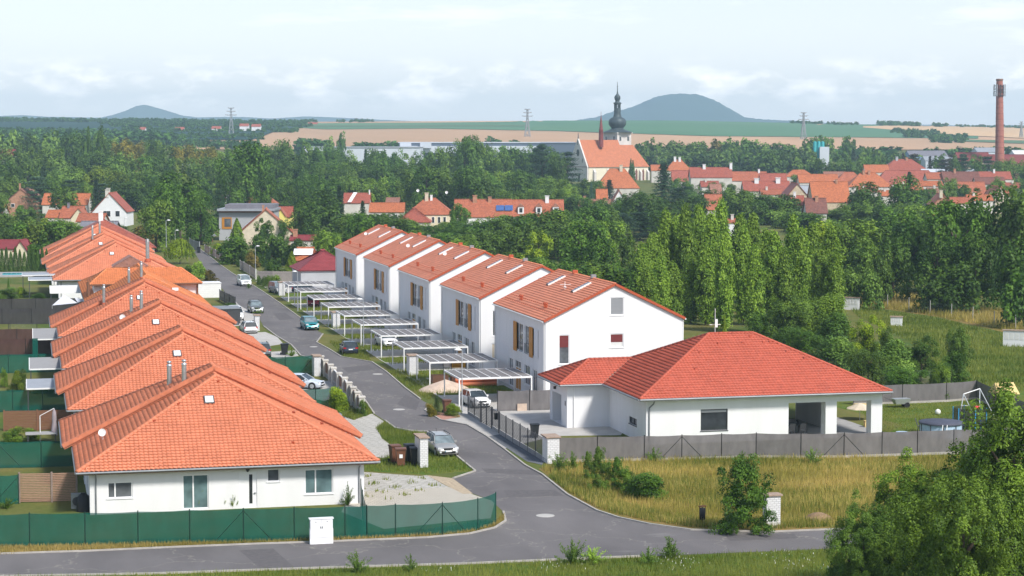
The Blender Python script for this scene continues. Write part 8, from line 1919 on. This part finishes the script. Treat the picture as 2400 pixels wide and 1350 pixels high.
for i, (px, yt) in enumerate(PF):
 tree(px, yt - 6, 48, 262 + rg.uniform(-8, 8), 'poplar', 'bright', f"green columnar poplar, {ORD[i]} from the left in the front row of the stand", 'poplar stand behind the red roof', 'mid', var=i % 4)
tree(1700, 738, 18, 236, 'cypress', 'yellowish', 'small yellow green cypress at the foot of the poplars', 'poplar stand behind the red roof')
GR = 'trees of the right wood'
belt('behind the right end of the poplars', [(1930, 520), (2000, 512), (2090, 535)], 350, 385, 6, (9, 12), ['round', 'broad'], ['bright', 'yellowish', 'mid'], GR, 45, .05, 'mid'); belt('in the back row of the right wood', [(2070, 500), (2180, 480), (2260, 470)], 350, 380, 5, (10, 13), ['round', 'broad'], ['deep', 'mid'], GR, 46, .05, 'mid')
for px, yt, w, d, tn, lab in ((2130, 500, 130, 325, 'deep', 'tall dark tree at the left end of the right wood'), (2240, 470, 150, 318, 'deep', 'tall tiered dark tree in the middle of the right wood'), (2330, 445, 150, 322, 'deep', 'highest dark tree of the right wood'), (2410, 440, 160, 315, 'mid', 'tall tree cut by the right picture edge'), (2200, 560, 120, 300, 'dark', 'dark tree in the front row of the right wood, left'), (2290, 545, 130, 296, 'dark', 'dark tree in the front row of the right wood, middle'), (2390, 560, 140, 285, 'deep', 'dark tree in the front row of the right wood, right edge'), (2095, 560, 100, 305, 'dark', 'shadowy tree at the left foot of the right wood'), (2020, 560, 90, 320, 'mid', 'green tree between poplars and right wood'), (2060, 590, 70, 300, 'mid', 'smaller green tree before the shadowy one')):
 tree(px, yt, w, d, 'broad' if w > 100 else 'round', tn, lab, GR, 'mid', zb=.04)
for px, yt, w, d, tn, lab in ((2000, 640, 60, 292, 'mid', 'bush at the bank left end beyond the wire fence'), (2045, 635, 56, 290, 'greyish', 'greyish bush beside the first bank bush'), (2190, 660, 80, 286, 'dark', 'dark bush in front of the right wood'), (2250, 620, 110, 285, 'dark', 'large dark bush in front of the right wood'), (2390, 640, 90, 262, 'deep', 'bush at the right edge over the bank')): tree(px, yt, w, d, 'shrub', tn, lab, GR, 'mid')
GS = 'shrubs behind the red roof'
for i, (px, yt, w, d, tn) in enumerate(((1800, 735, 70, 242, 'deep'), (1850, 700, 110, 236, 'mid'), (1920, 692, 120, 238, 'bright'), (1965, 735, 90, 228, 'deep'), (2035, 742, 84, 216, 'yellowish'), (1880, 770, 100, 222, 'deep'), (1960, 790, 100, 210, 'greyish'), (2085, 770, 60, 214, 'mid'), (2040, 820, 90, 200, 'mid'), (2100, 800, 90, 203, 'greyish'), (2165, 790, 90, 204, 'dark'), (2250, 770, 60, 208, 'mid'), (2235, 830, 80, 200, 'deep'), (2210, 850, 70, 190, 'bright'), (2130, 860, 100, 190, 'deep'), (1800, 800, 90, 220, 'dark'))):
 tree(px, yt, w * 1.2, d, ('shrub', 'open', 'round')[i % 3], tn, f"{tn if tn != 'mid' else 'green'} shrub behind the red roof, number {['one', 'two', 'three', 'four', 'five', 'six', 'seven', 'eight', 'nine', 'ten', 'eleven', 'twelve', 'thirteen', 'fourteen', 'fifteen', 'sixteen'][i]} towards the meter walls" if False else ['deep green shrub behind the poplar foot, left end of the thicket', 'tall green shrub behind the red roof ridge', 'bright rounded shrub, the tallest of the thicket', 'deep green shrub below the left meter wall', 'yellow green shrub before the small meter wall', 'deep green shrub right behind the red roof slope', 'grey green willow shrub behind the red roof slope', 'green shrub covering the small meter wall foot', 'green shrub under the yellow green one', 'grey green shrub in the middle of the thicket', 'dark leafless-looking shrub in the right thicket', 'slim green shrub at the right end of the thicket', 'deep green shrub below the slim one', 'bright low shrub before the back grey fence', 'deep green low shrub behind the dark wire fence', 'dark shrub at the poplar feet behind the aerial'][i], GS, 'near', zb=.0, cat='shrub', name='shrub')
rg = random.Random(9)
for i in range(12): px = -8 + i * 10.5; tree(px, 584 + rg.uniform(-7, 7), 16, 372, 'thuja', 'dark', f"dark thuja cone, {ORD[i]} from the left in the hedge by the turquoise pool", 'thuja hedge by the pool', 'mid')
belt('in the shaggy hedge behind the thujas', [(-10, 535), (80, 512), (160, 515), (215, 530)], 405, 430, 9, (6, 8.5), ['shrub', 'round'], ['deep', 'olive', 'mid', 'dark'], 'shaggy hedge on the left', 47, .04, 'mid', 'bush'); belt('in the clipped hedge left of the far bungalows', [(60, 572), (120, 572), (170, 570)], 392, 398, 6, (5, 6), ['shrub'], ['deep', 'mid'], 'shaggy hedge on the left', 48, .03, 'mid', 'bush'); tree(30, 500, 90, 440, 'round', 'mid', 'green tree above the shaggy hedge at the left edge', GW, 'mid')
for a in ((420, 558, 72, 398, 'willow', 'yellowish', 'weeping willow with yellow green strands by the far bungalow', 'willow_tree'), (462, 614, 40, 356, 'shrub', 'pale', 'pale variegated shrub below the weeping willow', 'shrub'), (441, 620, 24, 358, 'shrub', 'mid', 'small green shrub left of the pale variegated one', 'shrub'), (490, 634, 42, 343, 'shrub', 'plum', 'purple brown bush beside the white striped shed', 'shrub'), (555, 512, 62, 404, 'cypress', 'bright', 'tall bright green cypress right of the far road', 'cypress_tree'), (545, 555, 70, 396, 'shrub', 'deep', 'dark bush around the foot of the tall cypress', 'shrub'), (610, 552, 66, 392, 'shrub', 'dark', 'dark hedge bush right of the tall cypress', 'hedge_bush'), (655, 550, 70, 396, 'shrub', 'dark', 'dark hedge bush below the brown gabled house', 'hedge_bush'), (695, 560, 60, 392, 'shrub', 'dark', 'dark hedge bush left of the round pale tree', 'hedge_bush'),
   (628, 585, 44, 366, 'spruce', 'deep', 'dark spruce behind the street lamp and board fence', None), (590, 590, 40, 376, 'shrub', 'plum', 'brownish bush between the picket fences', 'shrub'), (683, 588, 44, 356, 'cypress', 'yellowish', 'yellow green conifer left of the maroon garage', 'cypress_tree'), (768, 543, 84, 392, 'round', 'bright', 'round pale green tree above the maroon garage', None), (640, 610, 60, 362, 'shrub', 'dark', 'dark bush behind the board fence', 'shrub'), (510, 570, 34, 424, 'shrub', 'yellowish', 'yellow green climber on the reddish picket fence', 'shrub'), (620, 512, 56, 455, 'open', 'deep', 'loose tree with pale blossoms before the brown gabled house', None), (566, 585, 30, 388, 'shrub', 'dark', 'dark shrub at the right road edge by the first picket fence', 'shrub'), (600, 480, 40, 500, 'shrub', 'deep', 'shrub at the wall of the grey cube house', 'shrub'), (668, 515, 40, 470, 'round', 'deep', 'green tree right of the brown gabled house', None)):
 tree(a[0], a[1], a[2], a[3], a[4], a[5], a[6], None, 'mid', name=a[7])
def plant(px, pyb, wpx, hm, kind, tint, label, group=None, name=None, lod='near', cat=None):
 x, y = P(px, pyb); d = x * SA + y * CA
 return tree(1200 + FL * (x * CA - y * SA) / d, 0, wpx, d, kind, tint, label, group, lod, name, cat, h=hm)
GPn = 'garden shrubs along the estate road'
for a in ((622, 672, 24, 1.9, 'shrub', 'mid', 'small round green shrub left of the clipped ball shrub'), (640, 676, 36, 2.3, 'shrub', 'bright', 'clipped round green shrub before the board fence'), (607, 668, 16, 1.6, 'shrub', 'mid', 'little green shrub beside the white van'), (583, 676, 12, 1.2, 'weed', 'mid', 'roadside weed in front of the white van'), (793, 962, 56, 2.2, 'shrub', 'yellowish', 'feathery yellow green bush at the pillar fence'), (850, 975, 26, 1.5, 'shrub', 'mid', 'green shrub at the last concrete pillar'), (1024, 972, 30, 1.8, 'spruce', 'olive', 'rusty olive dwarf conifer by the brown bin'), (1010, 976, 30, 1.2, 'shrub', 'russet', 'rusty red shrub at the lay-by corner'), (1062, 974, 44, 1.1, 'shrub', 'olive', 'olive shrub before the lamp post at the nearest carport'), (545, 742, 50, 1.9, 'shrub', 'deep', 'dark green bush behind the black shed'), (604, 735, 20, 1.1, 'weed', 'bright', 'weedy clump before the grey off-road car'), (683, 835, 20, 1.2, 'weed', 'bright', 'green weed clump beside the black bin on the verge'), (45, 917, 48, 2.1, 'shrub', 'olive', 'round olive bush in the third left garden'), (10, 908, 22, 1.9, 'round', 'bright', 'small bright tree at the left edge before the teal fence'), (98, 922, 50, 1.0, 'shrub', 'deep', 'low dark plants under the striped awning'), (30, 1036, 60, 1.2, 'shrub', 'bright', 'bright leafy hedge in front of the brown garden panels'), (75, 1030, 40, 1.0, 'shrub', 'bright', 'bright leafy plant beside the patio table'), (18, 700, 60, 1.8, 'shrub', 'mid', 'green bush in the garden before the turquoise pool'), (50, 697, 30, 1.6, 'shrub', 'yellowish', 'yellow green bush beside the pergola'), (90, 702, 40, 1.0, 'shrub', 'deep', 'dark plants under the grey pergola'), (20, 678, 8, 2.0, 'cypress', 'deep', 'tiny dark cypress in the pool garden'), (15, 1192, 40, .9, 'weed', 'mid', 'weed clump at the left edge before the woven screens')):
 plant(*a, group=GPn)
GM = 'shrubs in the dry meadow'
for a in ((1405, 1150, 62, 3.1, 'lilac', 'mid', 'taller leafy shrub in the meadow before the grey fence'), (1378, 1128, 34, 2.2, 'lilac', 'mid', 'slim leafy shrub left of the taller one'), (1448, 1150, 56, 2.4, 'lilac', 'deep', 'leafy shrub right of the taller one'), (1520, 1168, 112, 1.9, 'shrub', 'deep', 'wide dark green shrub mound in the meadow'), (1480, 1160, 60, 1.7, 'shrub', 'mid', 'green shrub left end of the dark mound'), (1310, 1105, 50, 1.7, 'weed', 'greyish', 'grey green weed at the white pillar foot'), (1340, 1100, 34, 1.6, 'weed', 'greyish', 'grey green weed right of the pillar'), (1532, 1082, 36, 1.3, 'weed', 'greyish', 'weed tuft at the grey fence, left'), (1740, 1082, 30, 1.0, 'weed', 'greyish', 'weed tuft at the grey fence, middle'), (1904, 1088, 40, 1.5, 'weed', 'greyish', 'tall weed tuft at the grey fence, right')):
 plant(*a, group=GM)
plant(1745, 1250, 150, 4.95, 'lilac', 'deep', 'tall dark leafy maple bush with three spires in the meadow', GM, 'leafy_shrub', 'near')
GVW = 'weeds on the lower verge'
for a in ((838, 1342, 44, 1.6, 'weed', 'greyish', 'grey green weed tuft on the lower verge, left'), (962, 1340, 30, 1.2, 'weed', 'greyish', 'small weed tuft on the lower verge, second'), (1340, 1322, 60, 1.9, 'weed', 'greyish', 'tall weed with a thin spire on the lower verge'), (1388, 1318, 60, 1.1, 'weed', 'pale', 'white flowering weed clump on the lower verge'), (1520, 1322, 40, 1.2, 'weed', 'greyish', 'weed tuft on the lower verge under the junction'), (1568, 1308, 56, 1.5, 'weed', 'greyish', 'round weed tuft on the lower verge, right'), (470, 1192, 30, 2.2, 'weed', 'olive', 'tall dry weeds before the terrace window'), (520, 1192, 20, 2.0, 'weed', 'olive', 'tall dry weed between terrace window and door'), (548, 1192, 16, 1.8, 'weed', 'olive', 'tall dry weed beside the bungalow door'), (815, 1185, 26, 1.7, 'weed', 'deep', 'dark thin plant at the bungalow right corner')):
 plant(*a, group=GVW)
GN = 'leafy walnut trees at the lower right'
tree(2390, 918, 470, 101, 'walnut', 'bright', 'tall near walnut tree filling the right lower corner', GN, 'close', zb=.08, var=0); tree(2155, 1085, 310, 107, 'walnut', 'bright', 'lower near walnut tree beside the meadow at lower right', GN, 'close', zb=.02, var=1); tree(2035, 1190, 215, 103, 'walnut', 'mid', 'bushy young walnut at the left foot of the near trees', GN, 'close', zb=.0, var=2); tree(2270, 1130, 350, 95, 'walnut', 'bright', 'low near walnut crown between the two larger ones', GN, 'close', zb=.0, var=3)
def wood(name, label, rows, seed):
 rg = random.Random(seed); VV, LL = [], []
 base = [crown_arrays('round', 700 + k, 110, .16) for k in range(4)] + [crown_arrays('open', 800 + k, 110, .15) for k in range(2)]
 for (x0, x1, ya, yb, d, n, hm) in rows:
  n = int(n * 2.4) if x0 < 650 and seed == 21 else int(n * 1.5)
  for i in range(n):
   u = (i + rg.random()) / n; px = x0 + (x1 - x0) * u; dd = d * rg.uniform(.97, 1.03); x, y = D(px, dd); g = terrain(x, y)
   if ya is not None: H_ = max(5, ZY(ya + (yb - ya) * u, dd) - g) * rg.uniform(.72, 1.08)
   else: H_ = hm * rg.uniform(.7, 1.25)
   w = min(H_ * 1.05, 16) * rg.uniform(.8, 1.3); V, L = base[rg.randrange(6)]; a = rg.random() * 6.28; ca, sa = math.cos(a), math.sin(a)
   Q = V * np.array([w, w, H_]); Q = np.stack([Q[:, 0] * ca - Q[:, 1] * sa + x, Q[:, 0] * sa + Q[:, 1] * ca + y, Q[:, 2] + g - .5], 1); VV.append(Q); LL.append(np.clip(L + rg.uniform(-.25, .15), 0, 1))
 mb = MB(); V = np.concatenate(VV); mb.addq(V, np.arange(len(V)).reshape(-1, 4)); mb.attr = np.concatenate(LL)
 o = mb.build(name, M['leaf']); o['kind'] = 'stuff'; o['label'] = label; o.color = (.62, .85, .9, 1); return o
wood('far_wood', 'blue hazy wood on the plain below the conical hill', [(-60, 720, 273, 280, 2600, 95, 0), (240, 720, 281, 285, 2400, 60, 0), (260, 735, 288, 292, 2200, 55, 0), (290, 700, 296, 305, 2000, 50, 0), (330, 620, 308, 318, 1800, 40, 0), (-60, 380, 296, 303, 1850, 45, 0), (-60, 430, 303, 312, 1600, 42, 0), (360, 610, 322, 330, 1600, 26, 0)], 21)
wood('hedge_wood', 'dark diagonal hedge wood in the right wheat fields', [(2085, 2200, 301, 306, 2150, 26, 0), (2120, 2262, 303, 318, 1980, 30, 0), (2180, 2262, 311, 324, 1850, 16, 0)], 22)
wood('skyline_trees', 'hazy rows of trees along the skyline on the right', [(2052, 2152, 282, 285, 2660, 22, 0), (2180, 2215, 287, 288, 2660, 8, 0), (2240, 2480, 294, 292, 2680, 30, 5), (1850, 1925, 290, 292, 2660, 14, 5), (1935, 2010, 291, 295, 2620, 12, 0), (700, 745, 281, 284, 2640, 10, 0), (790, 812, 277, 280, 2650, 3, 0), (820, 880, 283, 284, 2650, 8, 0), (845, 862, 278, 279, 2650, 3, 0)], 23)
wood('field_shrubs', 'scattered shrubs between the warehouse and wheat field', [(700, 780, 322, 330, 1500, 14, 0), (830, 940, 332, 334, 1450, 12, 0), (1150, 1172, 320, 322, 1500, 3, 0), (1200, 1225, 327, 328, 1500, 3, 0), (1960, 2100, 343, 345, 1420, 14, 0), (2170, 2420, 345, 345, 1420, 30, 0)], 24)
for px, y0, y1, lab in ((424, 298, 306, 'hazy pink roofed farm in the far wood, left'), (334, 298, 304, 'hazy pink roofed house below the conical hill'), (575, 290, 296, 'hazy pink roofed house in the far wood right of the pylon'), (603, 291, 297, 'small hazy house at the right of the far wood'), (510, 296, 302, 'hazy farm roof left of the pylon in the far wood'), (735, 287, 293, 'hazy white farm at the edge of the far wood')):
 town(lab, px - 11, px + 11, y0, y1, 'x', 'tile_town_red', 'render_pale', d=1990 if px < 700 else 2350, ze=0, tiled=False, name='farm_house', group='hazy farms on the plain', dep=10)
def blades(name, label, polys, n, h, wd, mat, seed, lean=.35, dens=None, zoff=.0):
 rg = np.random.default_rng(seed); from_pts = []
 for poly in polys:
  pts = np.array([P(*p) if p[1] > 600 else p for p in poly]); x0, y0 = pts.min(0); x1, y1 = pts.max(0)
  k = n // len(polys); q = np.stack([rg.uniform(x0, x1, k * 3), rg.uniform(y0, y1, k * 3)], 1); ins = np.zeros(len(q), bool); j = len(pts) - 1
  for i in range(len(pts)):
   xi, yi = pts[i]; xj, yj = pts[j]; c = ((yi > q[:, 1]) != (yj > q[:, 1])) & (q[:, 0] < (xj - xi) * (q[:, 1] - yi) / (yj - yi + 1e-9) + xi); ins ^= c; j = i
  q = q[ins]
  if dens is not None: q = q[dens(q) > rg.random(len(q))]
  from_pts.append(q[:k])
 q = np.concatenate(from_pts); m = len(q); a = rg.random(m) * 6.283; hh = h * (.45 + .8 * rg.random(m) ** 1.3); w_ = wd * (.6 + .8 * rg.random(m)); ll = lean * rg.random(m) * hh; la = rg.random(m) * 6.283
 B0 = np.stack([q[:, 0] - np.cos(a) * w_, q[:, 1] - np.sin(a) * w_, np.full(m, zoff)], 1); B1 = np.stack([q[:, 0] + np.cos(a) * w_, q[:, 1] + np.sin(a) * w_, np.full(m, zoff)], 1)
 T = np.stack([q[:, 0] + np.cos(la) * ll, q[:, 1] + np.sin(la) * ll, hh + zoff], 1)
 V = np.stack([B0, B1, T], 1).reshape(-1, 3); mb = MB(); mb.addq(V, np.arange(len(V)).reshape(-1, 3)); pat = .5 + .28 * np.sin(q[:, 0] * .35 + 1.3 * np.sin(q[:, 1] * .21)) + .22 * np.sin(q[:, 1] * .9 + q[:, 0] * .13) + rg.normal(size=m) * .2
 mb.attr = np.repeat(np.clip(pat, 0, 1), 3); o = mb.build(name, M[mat]); o['kind'] = 'stuff'; o['label'] = label; return o
leaf_mat('straw', (0.34, 0.31, 0.065), (0.70, 0.54, 0.18), .45); leaf_mat('grass', (0.13, 0.19, 0.028), (0.32, 0.34, 0.075), .45); leaf_mat('verge_straw', (0.34, 0.28, 0.08), (0.65, 0.47, 0.19), .4)
MEADOW = [(1268, 1098), (1310, 1087), (1510, 1079), (2000, 1074), (2480, 1068), (2480, 1214), (1950, 1234), (1800, 1240), (1620, 1235), (1520, 1221), (1450, 1206), (1400, 1190), (1330, 1152)]
blades('dry_grass', 'tall straw coloured grass of the meadow', [MEADOW], 62000, .48, .022, 'straw', 31)
blades('green_undergrowth', 'greener grass in the meadow and at its road edge', [MEADOW], 27000, .46, .024, 'grass', 32, dens=lambda q: np.clip(np.sin(q[:, 0] * .23 + 2 + np.sin(q[:, 1] * .5)) * np.sin(q[:, 1] * .31) * 1.3 + .3, 0, 1))
blades('road_edge_grass', 'green weedy grass along the meadow kerb', [[(1285, 1122), (1330, 1150), (1400, 1190), (1450, 1206), (1520, 1221), (1620, 1235), (1800, 1241), (1950, 1235), (1950, 1222), (1800, 1226), (1640, 1218), (1540, 1200), (1450, 1180), (1380, 1150), (1300, 1105)]], 9000, .45, .025, 'grass', 33)
blades('verge_grass', 'green grass of the lower verge', [[(-60, 1358), (0, 1356), (350, 1350), (700, 1338), (1100, 1326), (1500, 1309), (1900, 1292), (2480, 1266), (2480, 1400), (-60, 1400)]], 38000, .34, .022, 'grass', 34)
blades('verge_straw', 'dry yellow grass under the long green fence', [[(-60, 1303), (-60, 1281), (200, 1278), (570, 1271), (690, 1268), (915, 1254), (1163, 1220), (1183, 1207), (1184, 1222), (1160, 1236), (1100, 1250), (1000, 1259), (780, 1268), (400, 1282)]], 16000, .26, .022, 'verge_straw', 35)
blades('lawn_grass', 'green grass islands between drives and carports', [[(852, 1090), (900, 1072), (960, 1052), (1000, 1018), (1035, 1044), (1074, 1076), (1110, 1104), (1000, 1111), (852, 1102)], [(880, 1005), (902, 990), (926, 1007), (960, 1013), (996, 1015), (955, 1050), (938, 1055), (898, 1028)], [(770, 800), (850, 806), (870, 846), (805, 835)], [(905, 870), (960, 868), (1030, 905), (1005, 940), (950, 905)], [(830, 985), (872, 970), (860, 950), (800, 975)]], 16000, .34, .025, 'grass', 36)
blades('bank_grass', 'dry grass on the bank beyond the pale wire fence', [[(1985, 692), (2120, 692), (2300, 724), (2480, 747), (2480, 800), (2190, 740), (1985, 710)]], 9000, .9, .06, 'straw', 37)
blades('paving_weeds', 'little weeds growing in the joints of the drive', [[(850, 1110), (985, 1118), (1040, 1138), (1000, 1165), (850, 1175)]], 700, .3, .04, 'grass', 38, dens=lambda q: np.clip(np.sin(q[:, 0] * 2.3) * np.sin(q[:, 1] * 1.9) * 2 - .6, 0, 1))
blades('wild_flowers', 'small white flower heads in the lower verge', [[(900, 1335), (1500, 1312), (1900, 1294), (2000, 1300), (2000, 1345), (900, 1350)]], 260, .12, .018, 'flower_white', 39, dens=lambda q: np.clip(np.sin(q[:, 0] * .9) * 1.5, 0, 1), zoff=.25)
blades('field_growth', 'rough green growth on the field by the meter walls', [[(1985, 718), (2200, 747), (2480, 817), (2480, 925), (2240, 900), (2130, 800), (2010, 742)]], 14000, .5, .06, 'grass', 40)
blades('lawn_grass', 'short lawn round the pool and swing', [[(2010, 952), (2290, 940), (2470, 1010), (2470, 1050), (2080, 1062)]], 14000, .16, .03, 'grass', 41)
blades('lawn_grass', 'tall grass strips between the carports', [[(38.6 if k else 38.4, 189.3 + 13.9 * k), (45.5, 189.3 + 13.9 * k), (45.5, 195 + 13.9 * k), (38.5, 195 + 13.9 * k)] for k in range(9)], 9000, .45, .03, 'grass', 42)
